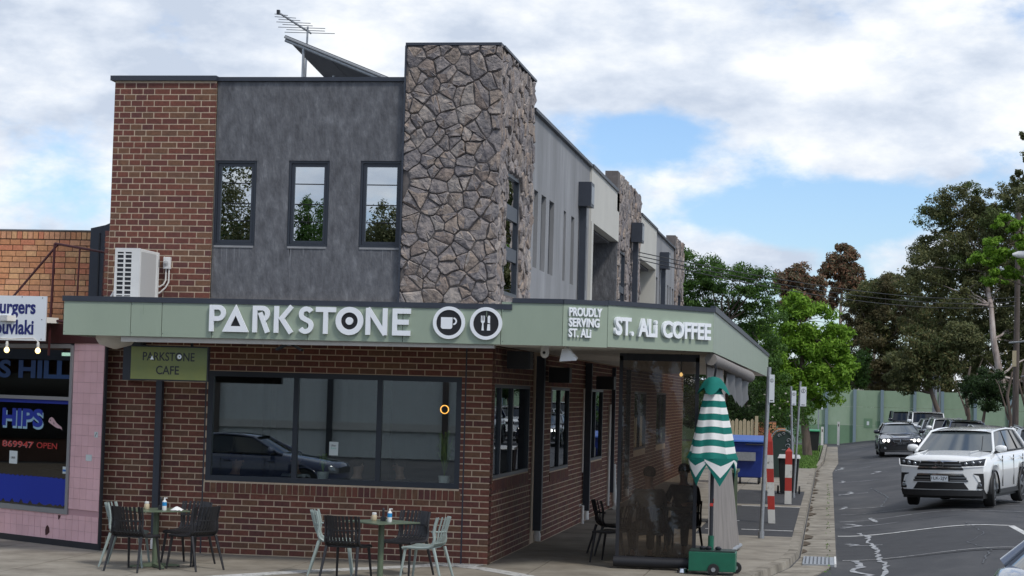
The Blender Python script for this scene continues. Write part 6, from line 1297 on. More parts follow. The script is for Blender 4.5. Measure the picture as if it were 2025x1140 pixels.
    if detail == 'suv':
        patch_([(-.86, .26), (.86, .26), (.90, .385), (-.90, .385)], 'bumper_lower', 'car_trim', .012, 14)
        patch_([(-.60, .40), (.60, .40), (.50, .545), (-.50, .545)], 'lower_intake', 'car_trim', .008, 12)
        g_ = patch_([(-.59, .565), (.59, .565), (.49, .735), (-.49, .735)], 'middle_grille', 'car_trim', .008, 12)
        for (z, w, hh) in ((.575, .60, .028), (.635, .57, .028), (.70, .51, .032)):
            if z < .69:
                patch_([(-w, z), (-.22, z), (-.22, z + hh), (-w + .02, z + hh)], 'grille_bar', 'alloy', .022, 6, g_); patch_([(.22, z), (w, z), (w - .02, z + hh), (.22, z + hh)], 'grille_bar', 'alloy', .022, 6, g_)
            else: patch_([(-w, z), (w, z), (w - .02, z + hh), (-w + .02, z + hh)], 'grille_bar', 'chrome', .022, 12, g_)
        g_ = patch_([(-.50, .815), (.50, .815), (.40, 1.005), (-.40, 1.005)], 'grille', 'car_trim', .010, 12)
        for (z, w, hh, mm) in ((.985, .40, .022, 'chrome'), (.912, .47, .030, 'alloy'), (.852, .49, .026, 'chrome')): patch_([(-w, z), (w, z), (w - .02, z + hh), (-w + .02, z + hh)], 'grille_bar', mm, .026, 12, g_)
        q = MB(); e_ = [(.095 * math.cos(t), .935 + .065 * math.sin(t)) for t in [2 * math.pi * k / 24 for k in range(24)]]
        q.tube([nose(x, z, .046) for x, z in e_ + e_[:1]], .009, 6); q.tube([nose(.032 * math.cos(t), .935 + .058 * math.sin(t), .046) for t in [2 * math.pi * k / 16 for k in range(17)]], .006, 6); q.tube([nose(.078 * math.cos(t), .962 + .026 * math.sin(t), .046) for t in [2 * math.pi * k / 16 for k in range(17)]], .006, 6); part(q, 'oval_emblem', 'chrome', smooth=60)
        for s in (-1, 1):
            l_ = patch_([(s * .42, .885), (s * .90, .905), (s * .935, 1.06), (s * .44, .985)], 'headlight', 'lamp_dark', .016, 10)
            for (x, z, rr) in ((.55, .94, .038), (.69, .96, .042), (.82, .975, .035)):
                q = MB(); c_ = nose(s * x, z, .026); q.lathe([(rr, 0), (rr * .8, -.015), (rr * .4, -.02)], tuple(c_), 14, 'y'); part(q, 'reflector', 'lamp_lens', l_, smooth=60)
            patch_([(s * .46, .868), (s * .915, .892), (s * .925, .905), (s * .45, .880)], 'daytime_lamp', 'drl', .022, 8, l_); patch_([(s * .915, .91), (s * .935, .91), (s * .952, 1.04), (s * .935, 1.04)], 'daytime_lamp', 'drl', .020, 3, l_)
            f_ = patch_([(s * .72, .36), (s * .86, .36), (s * .88, .70), (s * .70, .69)], 'fog_recess', 'car_trim', .012, 4) if False else None
            f_ = patch_([(s * .76, .42), (s * .90, .42), (s * .90, .56), (s * .80, .56)], 'fog_recess', 'car_trim', .012, 4); patch_([(s * .80, .56), (s * .90, .56), (s * .89, .74), (s * .70, .74)], 'fog_recess', 'car_trim', .010, 4)
            patch_([(s * .80, .56), (s * .84, .56), (s * .80, .69), (s * .70, .72)], 'recess_face', paint, .014, 3)
            q = MB(); c_ = nose(s * .82, .49, .03); q.lathe([(.045, 0), (.035, -.012)], tuple(c_), 14, 'y'); part(q, 'fog_lamp', 'lamp_lens', f_)
        q = MB(); q.tube([(.62, .5 + y0 + .75, Ht - .02), (.62, y0 + 1.42 + .3, Ht + .30)], .004, 4)
        q = MB(); q.tube([Vector((.60, cy + .02, cz + .03)), Vector((.60, cy + .16, cz + .34))], .008, 5); part(q, 'aerial', 'car_trim')
        for x in (-.30, .28): q = MB(); q.tube([Vector((x + .25, cy + .06, cz + .03)), Vector((x - .22, cy + .07, cz + .035))], .010, 5); part(q, 'wiper', 'car_trim')
        q = MB(); 
        for s in (-1, 1): q.tube([(s * .62, y0 + .22, h + .035), (s * .50, (y0 + cy) / 2, (h + cz) / 2 + .045), (s * .56, cy - .08, cz + .03)], [.004, .012, .006], 6)
        part(q, 'bonnet_crease', paint, smooth=60)
    elif detail == 'sedan':
        patch_([(-.84, .20), (.84, .20), (.88, .34), (-.88, .34)], 'bumper_lower', 'car_trim', .012, 14)
        patch_([(-.62, .235), (.62, .235), (.62, .25), (-.62, .25)], 'splitter_strip', 'alloy', .03, 12)
        for s in (-1, 1):
            g_ = patch_([(s * .03, .60), (s * .30, .60), (s * .33, .70), (s * .04, .72)], 'kidney_grille', 'car_trim', .022, 6)
            q = MB(); q.tube([nose(s * a, b, .030) for a, b in ((.03, .60), (.30, .60), (.335, .70), (.04, .72), (.03, .60))], .009, 6); part(q, 'grille_surround', 'chrome', g_)
            l_ = patch_([(s * .44, .60), (s * .82, .62), (s * .86, .74), (s * .46, .72)], 'headlight', 'lamp_dark', .016, 8)
            for x in (.53, .70): q = MB(); c_ = nose(s * x, .672, .03); q.lathe([(.062, 0), (.05, -.012)], tuple(c_), 16, 'y'); part(q, 'lit_ring', 'lamp_on', l_)
            q = MB(); c_ = nose(s * .66, .36, .02); q.lathe([(.05, 0), (.04, -.012)], tuple(c_), 14, 'y'); part(q, 'fog_lamp', 'lamp_lens')
            q = MB(); q.tube([(s * .35, y0 + .2, h + .03), (s * .52, cy - .05, cz + .03)], .010, 6); part(q, 'bonnet_crease', paint, smooth=60)
        patch_([(-.58, .34), (.58, .34), (.52, .46), (-.52, .46)], 'lower_intake', 'car_trim', .010, 10)
    else:
        patch_([(-.5 * hw / .9, h - .22), (.5 * hw / .9, h - .22), (.48 * hw / .9, h - .10), (-.48 * hw / .9, h - .10)], 'grille', 'car_trim', .012, 8)
        patch_([(-hw * .85, .24), (hw * .85, .24), (hw * .88, .42), (-hw * .88, .42)], 'bumper_lower', 'car_trim', .012, 10)
        for s in (-1, 1): patch_([(s * hw * .56, h - .24), (s * hw * .93, h - .22), (s * hw * .94, h - .07), (s * hw * .58, h - .11)], 'headlight', lights, .014, 6)
    if plate:
        pz = .50 if detail != 'suv' else .565; px = 0; pm = 'plate' if detail == 'suv' else 'car_trim'; q = MB(); q.box(-.186, .186, y0 - .045, y0 - .038, pz, pz + .125); p_ = part(q, 'number_plate', pm)
        text(plate, 'black_paint' if detail == 'suv' else 'alloy', p_, 'lettering', .085, .34, .001, .006, lambda u, v, w: (-.17 + u, y0 - .046 - w, pz + .02 + v))
    for s in (-1, 1): q = MB(); q.box(min(s * hw * .55, s * hw * .8), max(s * hw * .55, s * hw * .8), Ln / 2 - .10, Ln / 2 + .004, tz - .30, tz - .16) ; part(q, 'tail_light', 'tail_lamp')
    car.location = (loc[0], loc[1], loc[2] if len(loc) > 2 else road_z(loc[0], loc[1]) + .012); sl = (road_z(loc[0] + .8, loc[1]) - road_z(loc[0] - .8, loc[1])) / 1.6
    car.rotation_euler = (Matrix.Rotation(-math.atan(sl), 3, 'Y') @ Matrix.Rotation(rz, 3, 'Z')).to_euler(); return car
SUV = dict(L=4.89, W=1.925, H=1.71, wb=2.79, fo=.97, r=.375, hood=1.10, cowl=(-1.18, 1.18), belt=1.19, roof=(-.55, 1.65), tail=(2.18, 1.20), shoulder=1.00, sill=.30, doors=(-.72, .38, 1.35), curve=.24, tuck=.72)
SED = dict(L=4.62, W=1.81, H=1.42, wb=2.81, fo=.78, r=.32, hood=.78, cowl=(-.95, .96), belt=.96, roof=(-.28, .95), tail=(1.72, 1.02), shoulder=.80, sill=.20, doors=(-.6, .45, 1.35), curve=.26, tuck=.66)
HATCH = dict(L=4.2, W=1.76, H=1.50, wb=2.6, fo=.80, r=.31, hood=.86, cowl=(-1.05, 1.00), belt=1.00, roof=(-.45, 1.45), tail=(1.85, 1.02), shoulder=.84, sill=.22, doors=(-.6, .45), curve=.24, tuck=.70)
WAG = dict(L=4.75, W=1.80, H=1.60, wb=2.7, fo=.95, r=.34, hood=.98, cowl=(-1.1, 1.08), belt=1.09, roof=(-.5, 1.9), tail=(2.15, 1.10), shoulder=.90, sill=.28, doors=(-.7, .4, 1.3), curve=.22, tuck=.74, cladding=True)
FWD = dict(L=4.9, W=1.90, H=1.82, wb=2.85, fo=.9, r=.40, hood=1.15, cowl=(-1.25, 1.24), belt=1.25, roof=(-.75, 2.0), tail=(2.2, 1.25), shoulder=1.02, sill=.42, doors=(-.8, .4, 1.4), curve=.16, tuck=.84, cladding=True)
make_car('white sport utility car turning across the road, front wheels steered, with chrome barred grille', 'suv_car', (3.12, 45.2), R(-17.5), 'car_white', SUV, steer=R(9), detail='suv', plate='1LK-2JV')
make_car('black sedan with both headlights lit driving towards us behind the white car', 'sedan_car', (2.95, 84.3), R(1), 'car_black', SED, detail='sedan', plate='XCF 971')
G_ = 'cars parked along the right kerb'
parked = [(6.3, 61.5, WAG, 'car_silver', 'silver wagon with roof rails at the right edge of the picture, behind the white car', True),
          (5.75, 73.0, HATCH, 'car_silver', 'dark windowed silver hatch hidden behind the white car roof', False),
          (5.55, 82.5, WAG, 'car_navy', 'dark navy wagon with a low roof parked above the white car bonnet', True),
          (5.35, 91.0, WAG, 'car_white', 'white wagon parked just right of the black sedan group, third from the far end', True),
          (5.20, 98.5, HATCH, 'car_silver', 'silver hatch squeezed between two white parked cars', False),
          (5.10, 105.5, FWD, 'car_white', 'tall white four wheel drive with upright windscreen right of the black sedan', False),
          (4.3, 111.5, FWD, 'car_black', 'dark four wheel drive farthest along the row, by the green barrier', False)]
for (x, y, sp_, pa, la, ra) in parked: make_car(la, 'parked_car', (x, y), R(2), pa, sp_, G_, rails=ra, lights='lamp_lens')
make_car('blue grey hatchback cut off by the lower right corner of the picture', 'passing_car', (3.55, 17.8), R(97), 'car_bluegrey', HATCH, lights='lamp_lens')
# ============================================================ NOISE BARRIER AND FAR THINGS
NB = thing('noise_barrier', 'long green panelled noise barrier with blue grey posts across the street end', 'barrier', (3, 118, 0))
px_ = [-14, -11.5, -9, -6.6, -4.2, -2.2, -.15, 1.5, 3.1, 5.0, 6.6, 8.5, 10.5, 12.5, 15, 18]
for i in range(len(px_) - 1):
    a, b = px_[i] + .09, px_[i + 1] - .09
    for j, (z0, z1) in enumerate(((-.2, 1.02), (1.03, 2.12), (2.13, 3.12))):
        m = MB(); m.box(a, b, 118.0, 118.12, z0, z1); m.build('panel', 'barrier_green' if not (j == 0 and i in (5, 6) or j == 1 and i in (2, 3, 4) or j == 0 and i < 5) else 'barrier_dark', NB)
for x in px_: m = MB(); m.box(x - .09, x + .02, 117.86, 118.15, -.2, 3.16); m.box(x - .09, x + .09, 117.85, 117.88, -.2, 3.16); m.build('post', 'barrier_post', NB)
for (x0, x1, z0, z1) in ((2.05, 2.55, .9, 1.45), (2.75, 3.0, .95, 1.3)): m = MB(); m.box(x0, x1, 117.985, 117.998, z0, z1); m.build('painted_patch', 'barrier_dark', NB)
m = MB(); m.box(2.22, 2.36, 117.97, 117.983, 1.05, 1.28); m.build('notice', 'paper', NB)
for (x, y, h, l) in ((-.35, 108.5, 1.0, 'white marker post left of the road end by the barrier'), (.55, 114, 1.25, 'white marker post standing in front of the green barrier'), (2.9, 112.5, 1.1, 'white marker post near the parked cars before the barrier')):
    t = thing('marker_post', l, 'post', (x, y, -.1), 0, 'white marker posts by the barrier'); m = MB(); m.box(x - .07, x + .07, y, y + .04, -.15, h); m.build('stake', 'post_white', t); m = MB(); m.box(x - .03, x + .03, y - .006, y - .001, h - .28, h - .14); m.build('delineator', 'pole_wood', t)
SH = thing('far_shed', 'pale roofed shed seen above the green barrier between the trees', 'building', (3, 150, 0)); m = MB(); m.box(.5, 5.2, 150, 156, 0, 4.4); m.build('wall', 'cream_render', SH); m = MB(); m.face_prism([(.3, 4.4), (5.4, 4.4), (5.4, 4.6), (2.8, 5.2), (.3, 4.6)], 149.7, 156); m.build('roof', 'white_metal', SH); m = MB(); m.box(.8, 4.9, 149.98, 150.0, 3.5, 4.0); m.build('window_band', 'dark_metal', SH)

# ============================================================ TREES
def leaves(name, clumps, n, size, m, parent, seed, sub=18, subr=.38, flat=.85, hang=0.0):
    """leaf faces grouped into small tufts round the skin of each clump"""
    rg_ = np.random.default_rng(seed); C_ = np.array([c[:3] for c in clumps], float); Rr = np.array([c[3:6] for c in clumps], float)
    wgt = (Rr[:, 0] * Rr[:, 2]); wgt = wgt / wgt.sum(); vs = []
    for ci in range(len(C_)):
        k = max(30, int(n * wgt[ci])); ns = sub
        d = rg_.normal(size=(ns, 3)); d /= np.linalg.norm(d, axis=1)[:, None]; rad_ = rg_.uniform(.35, 1.0, ns) ** .5
        sc = C_[ci] + d * rad_[:, None] * Rr[ci] * .86
        who = rg_.integers(0, ns, k); q = rg_.normal(size=(k, 3)); q /= np.linalg.norm(q, axis=1)[:, None]; rr_ = rg_.random(k) ** .45
        sr = subr * Rr[ci] * rg_.uniform(.65, 1.35, ns)[who][:, None]
        p = sc[who] + q * rr_[:, None] * sr; p[:, 2] -= hang * rg_.random(k) * Rr[ci][2] * .4
        nrm_ = q + rg_.normal(0, .7, (k, 3)); nrm_[:, 2] += .3; nrm_ /= np.linalg.norm(nrm_, axis=1)[:, None]
        t = np.cross(nrm_, rg_.normal(size=(k, 3))); t /= np.linalg.norm(t, axis=1)[:, None]; b = np.cross(nrm_, t)
        s = size * rg_.uniform(.6, 1.4, k)[:, None]
        vs.append(np.stack([p - t * s, p - b * s * .42, p + t * s, p + b * s * .42], 1).reshape(-1, 3))
    v = np.concatenate(vs); return tri_mesh(name, v, np.arange(len(v)).reshape(-1, 4), m, parent)
def inside(pt, poly):
    c = False; j = len(poly) - 1
    for i in range(len(poly)):
        if (poly[i][1] > pt[1]) != (poly[j][1] > pt[1]) and pt[0] < (poly[j][0] - poly[i][0]) * (pt[1] - poly[i][1]) / (poly[j][1] - poly[i][1]) + poly[i][0]: c = not c
        j = i
    return c
def fill(poly, loc, dmin, r, yr, seed, tries=900, holes=()):
    """crown clumps scattered through an uneven crown outline given in x,z"""
    g_ = random.Random(seed); xs = [q[0] for q in poly]; zs = [q[1] for q in poly]; P_ = []
    for _ in range(tries):
        x, z = g_.uniform(min(xs), max(xs)), g_.uniform(min(zs), max(zs))
        if not inside((x, z), poly) or any((x - a) ** 2 + ((z - b) * 1.35) ** 2 < dmin ** 2 for a, b, *_ in P_): continue
        if any((x - h[0]) ** 2 / h[2] ** 2 + (z - h[1]) ** 2 / h[3] ** 2 < 1 for h in holes): continue
        P_.append((x, z))
    return [(x - loc[0], g_.uniform(-yr, yr), z - loc[2], r * (s := g_.uniform(.75, 1.25)), r * s, r * .62 * s) for x, z in P_]
def limb(mb, a, b, r0, r1, wob=.12, seg_=6):
    a, b = Vector(a), Vector(b); L__ = (b - a).length; pts = [a]
    for i in range(1, seg_): pts.append(a.lerp(b, i / seg_) + Vector((random.gauss(0, wob * L__ * .15), random.gauss(0, wob * L__ * .15), random.gauss(0, wob * L__ * .08))))
    pts.append(b); mb.tube(pts, [r0 + (r1 - r0) * i / seg_ for i in range(seg_ + 1)], 7)
def tree(name, label, loc, clumps, n, size, leaf, bark, trunk, seed, group=None, sub=18, subr=.37, limbs=True, hang=0.0, cat='tree', r0=.18):
    """trunk: list of points; clumps are offsets from loc"""
    t = thing(name, label, cat, loc, 0, group); O_ = Vector(loc); random.seed(seed)
    cl = [(O_.x + c[0], O_.y + c[1], O_.z + c[2], *c[3:6]) for c in clumps]
    if isinstance(leaf, str): leaves('crown', cl, n, size, leaf, t, seed, sub, subr, hang=hang)
    else:
        for k_, lf_ in enumerate(leaf): leaves('crown', cl[k_::len(leaf)], n // len(leaf), size, lf_, t, seed + k_ * 50, sub, subr, hang=hang)
    if trunk:
        pts = [O_ + Vector(p) for p in trunk]; m = MB(); k = len(pts); m.tube(pts, [r0 * (1 - .6 * i / max(1, k - 1)) for i in range(k)], 9); m.build('trunk', bark, t, smooth=60)
        if limbs:
            m = MB()
            for c in cl[::max(1, len(cl) // 26)]:
                cands = pts[max(1, k // 2 - 1):]; s_ = min(cands, key=lambda p: (Vector(c[:3]) - p).length + (2.0 if p.z > c[2] else 0)); limb(m, s_, Vector(c[:3]), r0 * .27, r0 * .07)
                for _ in range(2): e_ = Vector(c[:3]) + Vector((random.uniform(-.7, .7) * c[3], random.uniform(-.5, .5) * c[4], random.uniform(-.2, .7) * c[5])); limb(m, Vector(c[:3]), e_, r0 * .10, r0 * .03)
            m.build('limbs', bark, t, smooth=60)
    return t
# dark evergreen close behind the building end
EP = [(-6.6, 6.6), (-5.4, 7.4), (-4.5, 7.5), (-3.4, 7.4), (-2.4, 6.8), (-2.0, 5.6), (-2.3, 4.1), (-2.6, 1.6), (-6.6, 1.6)]
tree('evergreen_tree', 'large rounded dark green tree rising behind the far end of the cafe building', (-3.9, 72, 0), fill(EP, (-3.9, 72, 0), .55, .72, .9, 74), 80000, .055, 'leaf_dark', 'bark', [(0, 0, 0), (.1, 0, 1.5), (0, 0, 3), (0, 0, 5)], 1, sub=12, subr=.40)
# bright maple on the verge
tree('maple_tree', 'bright lime green leafy street tree on the grass verge', (-1.15, 86, 0),
     [(0, 0, 5.9, 1.5, 1.4, .95), (-1.0, 0, 5.1, 1.4, 1.4, 1.1), (.9, 0, 4.9, 1.3, 1.4, 1.1), (-1.9, 0, 4.2, 1.5, 1.4, 1.1), (-.4, -.4, 4.1, 1.6, 1.4, 1.2), (1.2, -.2, 3.9, 1.2, 1.3, 1.0), (-2.5, 0, 3.2, 1.2, 1.3, .9), (-.9, -.3, 3.1, 1.5, 1.3, .9), (.9, -.2, 3.0, 1.2, 1.2, .75), (-1.5, 0, 2.3, 1.3, 1.2, .6), (.2, 0, 2.3, 1.0, 1.1, .5), (-.3, 0, 6.7, .8, 1, .5), (1.5, 0, 5.3, .7, .8, .6)],
     52000, .085, 'leaf_lime', 'bark', [(.25, 0, 0), (.15, 0, 1.0), (0, 0, 2), (-.1, 0, 3.4), (0, 0, 4.8)], 2, sub=20, subr=.30, r0=.22)
tree('small_tree', 'dark multi stemmed tree whose trunk stands behind the leaning sign poles', (-2.3, 92, 0),
     [(0, 0, 3.2, 1.3, 1.2, 1.1), (-1.2, 0, 3.0, 1.3, 1.2, 1.0), (.8, 0, 2.6, .9, 1, .8), (-.3, 0, 2.2, .9, .9, .6), (-.8, 0, 1.9, .35, .4, .6)], 12000, .08, 'leaf_dark', 'bark', [(0, 0, 0), (.1, 0, 1.2), (0, 0, 2.6)], 3, sub=14, r0=.2)
# rust coloured gums beyond the barrier
tree('rusty_gum_tree', 'tall gum with rust tinged crown standing alone beyond the green barrier', (.9, 172, 0),
     [(0, 0, 15.2, 1.4, 1.4, 1.1), (-.6, 0, 13.9, 1.5, 1.5, 1.1), (.9, 0, 13.6, 1.2, 1.3, 1.1), (0, 0, 12.6, 1.3, 1.3, .9), (1.3, 0, 12.4, .8, .8, .8), (-.7, 0, 11.2, .6, .6, .8), (.9, 0, 10.9, .6, .7, .8)], 15000, .15, 'leaf_rust', 'pale_bark', [(0, 0, 0), (.1, 0, 6), (-.1, 0, 10), (.1, 0, 14)], 4, 'rust tinged gums beyond the barrier', sub=26, subr=.34, r0=.22)
tree('rusty_gum_tree', 'broad rust and grey gum left of the tallest rusty gum, touching the lime tree top', (-2.6, 168, 0),
     [(0, 0, 13.0, 1.5, 1.4, 1.1), (-1.4, 0, 12.4, 1.1, 1.3, 1.1), (1.3, 0, 12.3, 1.2, 1.3, 1.0), (0, 0, 11.4, 1.6, 1.4, 1.0), (-1.1, 0, 10.9, 1.0, 1.0, .9), (1.5, 0, 10.9, 1.1, 1.1, .9), (.2, 0, 9.9, 1.0, 1.0, .7)], 15000, .15, 'leaf_rust', 'pale_bark', [(0, 0, 0), (.3, 0, 6), (.1, 0, 9), (0, 0, 12)], 5, 'rust tinged gums beyond the barrier', sub=26, subr=.34, r0=.2)
# mid mass beyond the barrier
tree('gum_tree', 'flat topped dark gum with gaps of sky right of the rusty gums', (3.6, 160, 0),
     [(0, 0, 11.6, 1.4, 1.4, .8), (1.3, 0, 12.2, 1.0, 1.2, .7), (-1.1, 0, 10.6, 1.2, 1.2, .7), (.9, 0, 10.4, 1.5, 1.4, .9), (-.4, 0, 9.2, 1.4, 1.3, .9)], 12000, .14, 'leaf_gum', 'pale_bark', [(0, 0, 0), (-.2, 0, 5), (.1, 0, 9), (0, 0, 11)], 6, 'gum trees beyond the barrier', sub=22, subr=.36, r0=.2)
OP = [(1.2, 7.7), (1.7, 9.4), (3.0, 10.6), (4.2, 10.2), (5.2, 10.4), (6.2, 9.3), (7.2, 6.4), (7.2, 3.4), (4.0, 3.0), (1.3, 3.9), (.4, 5.6)]
tree('olive_tree', 'brownish olive tree massed above the middle of the green barrier', (3.4, 132, 0), fill(OP, (3.4, 132, 0), .85, 1.05, 1.0, 71), 60000, .09, ('leaf_olive', 'leaf_brownish'), 'bark', [(0, 0, 0), (.3, 0, 3), (0, 0, 6)], 7, 'gum trees beyond the barrier', sub=12, subr=.42)
tree('green_tree', 'mid green tree above the left part of the green barrier, next to the lime tree', (-.2, 126, 0),
     [(0, 0, 5.8, 1.5, 1.3, 1.1), (1.4, 0, 5.0, 1.3, 1.3, 1.1), (-1.3, 0, 4.9, 1.3, 1.3, 1.0), (.2, 0, 4.2, 1.6, 1.3, .9), (1.6, 0, 3.8, 1.1, 1, .7)], 14000, .11, 'leaf_dark', 'bark', [(0, 0, 0), (0, 0, 3), (0, 0, 5)], 8, 'gum trees beyond the barrier', sub=18)
# the big gum
BP = [(4.6, 7.3), (4.6, 9.6), (5.4, 10.9), (5.0, 11.9), (6.1, 12.3), (6.1, 13.9), (6.9, 15.2), (8.1, 15.8), (9.4, 15.1), (10.2, 15.6), (12.4, 16.4), (14.6, 16.0), (14.8, 2.8), (10.6, 2.6), (9.6, 4.0), (8.2, 4.6), (6.6, 4.2), (4.9, 4.8)]
tree('big_gum_tree', 'huge spreading gum with cloud like olive crowns and pale forked trunk on the right', (9.0, 122, 0), fill(BP, (9.0, 122, 0), .92, 1.12, 1.6, 72, 1800, holes=((9.75, 8.4, .28, 1.3), (6.1, 10.6, .5, .35), (7.6, 13.5, .6, .25))), 150000, .085, ('leaf_gum', 'leaf_olive', 'leaf_gum', 'leaf_feather'), 'pale_bark', [(2.2, -1.9, 0), (1.6, -1.9, 2.2), (1.1, -1.9, 4.2), (.65, -1.9, 6.4), (.5, -1.9, 8.4), (.2, 0, 10.6)], 9, sub=12, subr=.42, r0=.29)
tree('leaning_tree', 'dark broad tree with a leaning forked trunk before the right half of the barrier', (6.6, 112.5, 0),
     [(-1.4, 0, 5.6, 1.6, 1.4, 1.0), (-2.5, 0, 4.6, 1.3, 1.2, .9), (-.3, 0, 5.0, 1.5, 1.3, 1.0), (.5, 0, 6.2, 1.5, 1.3, 1.0), (-1.1, 0, 4.0, 1.4, 1.2, .7), (-2.9, 0, 3.7, .8, .9, .5), (-2.2, 0, 3.2, .7, .7, .35)], 26000, .09, ('leaf_olive', 'leaf_gum'), 'bark', [(0, 0, 0), (-.35, 0, 1.5), (-.9, 0, 3.0), (-1.2, 0, 4.4)], 10, sub=20, r0=.2)
tree('bushy_tree', 'small rounded dark bushy tree with several thin stems behind the parked cars', (8.1, 106, 0),
     [(0, 0, 3.7, 1.1, 1.1, .9), (-.6, 0, 3.3, .8, .9, .8), (.8, 0, 3.2, .8, .9, .8), (0, 0, 2.6, .9, .9, .6)], 11000, .07, 'leaf_shrub', 'bark', [(0, 0, 0), (-.1, 0, 1.2), (.1, 0, 2.6)], 12, sub=18, r0=.14)
for i, (x, y, h, rr, l) in enumerate(((7.35, 108, 4.5, .12, 'slim dark bare trunk left of the bushy tree'), (9.2, 104, 4.2, .11, 'slim grey trunk just right of the bushy tree'), (10.4, 108, 6, .14, 'tall slim trunk behind the strap tagged pole'))):
    t = thing('bare_trunk', l, 'tree', (x, y, 0), 0, 'slim trunks behind the parked cars'); m = MB(); m.tube([(x, y, -.1), (x + .1, y, h * .4), (x - .1, y, h * .7), (x + .15, y, h)], [rr, rr * .9, rr * .75, rr * .4], 7); m.build('trunk', 'bark', t, smooth=60); m = MB(); limb(m, (x, y, h * .5), (x + .8, y, h * 1.1), rr * .5, .02); limb(m, (x, y, h * .4), (x - .7, y, h * .9), rr * .5, .02); m.build('limbs', 'bark', t)
tree('brown_shrub', 'reddish brown bare looking shrub at the right edge above the silver wagon', (10.3, 96, 0),
     [(0, 0, 3.0, 1.2, 1.1, .9), (1.0, 0, 3.4, 1.2, 1.1, .9), (.4, 0, 2.1, 1.4, 1.2, .8), (1.3, 0, 1.4, 1.2, 1.1, .7)], 12000, .06, 'leaf_brown', 'bark', [(.4, 0, 0), (.4, 0, 1.5), (.5, 0, 2.6)], 13, sub=20, cat='shrub', r0=.1)
KP = [(3.0, 3.0), (3.0, 9), (6, 12), (9, 15), (16.5, 17), (17, 2.0), (3.0, 2.0)]
tree('backdrop_tree', 'dark shaded trees closing the view behind the pale trunk at the right edge', (12.5, 142, 0), fill(KP, (12.5, 142, 0), 1.5, 1.7, 1.2, 73), 50000, .15, 'leaf_olive', 'bark', [(0, 0, 0), (0, 0, 4), (0, 0, 8)], 14, sub=14, subr=.42)
# right edge trees
tree('edge_tree', 'fresh green feathery tree reaching in from the right edge with twigs against the sky', (10.6, 97, 0),
     [(-2.2, 0, 10.2, 1.3, 1.2, .7), (-3.2, 0, 9.6, .9, .9, .5), (-1.4, 0, 9.2, 1.2, 1.1, .8), (-2.6, 0, 8.6, 1.0, 1.0, .5), (-.9, 0, 10.9, 1.1, 1.1, .8), (-2.2, 0, 11.3, .8, .8, .5)], 15000, .09, 'leaf_lime', 'bark', [(0, 0, 0), (.1, 0, 4), (-.2, 0, 8), (-.4, 0, 10)], 15, sub=16, subr=.28, r0=.22)
tree('edge_gum_tree', 'dark gum at the top right edge with thin open twigs above it', (10.9, 92, 0),
     [(-1.6, 0, 12.2, 1.1, 1.1, 1.2), (-.9, 0, 13.2, 1.0, 1.0, 1.0), (-2.4, 0, 12.9, .5, .5, .4), (-1.9, 0, 13.9, .5, .5, .35), (-2.2, 0, 14.9, .42, .4, .22), (-1.6, 0, 15.3, .4, .4, .25), (-1.5, 0, 16.2, .35, .4, .22), (-1.35, 0, 16.9, .3, .3, .2), (-1.2, 0, 11.2, 1.1, 1, .9)], 15000, .075, 'leaf_gum', 'bark', [(0, 0, 0), (0, 0, 6), (-.5, 0, 11), (-1.2, 0, 14), (-1.4, 0, 17)], 16, sub=12, subr=.30, r0=.24)
# shrubs behind the bins
for i, (x, y, z, l) in enumerate(((-3.7, 66, 0, 'dark overhanging shrub behind the dumpster, left of the palings'), (-2.5, 72, 0, 'leafy shrub with pale flowers above the brick fence'))):
    t = tree('garden_shrub', l, (x, y, z), [(0, 0, 1.8, 1.2, 1, .9), (.9, 0, 2.3, 1.1, 1, .8), (-.8, 0, 2.4, 1.0, 1, .8), (.3, 0, 2.9, 1.2, 1, .7), (1.3, 0, 1.5, .8, .8, .6)], 9000, .05, 'leaf_shrub' if i == 0 else 'leaf_dark', 'bark', [(0, 0, 0), (0, 0, 1.2)], 20 + i, 'garden shrubs behind the bins', sub=18, cat='shrub', r0=.08)
fl_ = bpy.data.objects.get('garden_shrub.001'); 
if fl_:
    random.seed(3)
    for k in range(16): m = MB(); c_ = (-2.5 + random.uniform(-.9, 1.4), 71 + random.uniform(-.2, .1), random.uniform(1.7, 2.7)); m.lathe([(.01, -.04), (.045, 0), (.01, .03)], c_, 6); m.build('flower', 'flower', fl_)

# ============================================================ POLES, WIRES, LAMP
PW = thing('power_pole', 'brown timber power pole with a pale tag among the trunks behind the silver wagon', 'pole', (9.25, 101, 0)); m = MB(); m.tube([(9.25, 101, -.1), (9.28, 101, 12.5)], [.17, .12], 10); m.build('pole', 'pole_wood', PW, smooth=60); m = MB(); m.box(9.05, 9.25, 100.80, 100.84, 4.4, 5.2); m.build('tag_plate', 'timber', PW)
PG = thing('steel_pole', 'slim grey steel pole in front of the green barrier by the leaning trunk', 'pole', (6.0, 115, 0)); m = MB(); m.tube([(6.0, 115, -.1), (6.0, 115, 4.6)], [.14, .13], 10); m.tube([(6.28, 115, -.1), (6.26, 115, 4.4)], .05, 6); m.build('pole', 'galv', PG, smooth=60)
LA = thing('street_lamp', 'grey street lamp head on an arm reaching in from the right edge', 'lamp', (11.5, 92, 0)); m = MB(); m.tube([(11.5, 92, -.1), (11.5, 92, 9.2), (11.1, 92, 9.5), (9.2, 92, 9.42)], [.12, .08, .06, .05], 8); m.build('pole', 'galv', LA, smooth=60); m = MB(); m.lathe([(.05, -.75), (.16, -.5), (.18, -.1), (.10, .15)], (8.95, 92, 9.38), 12, 'x'); m.build('lamp_head', 'white_metal', LA, smooth=60)
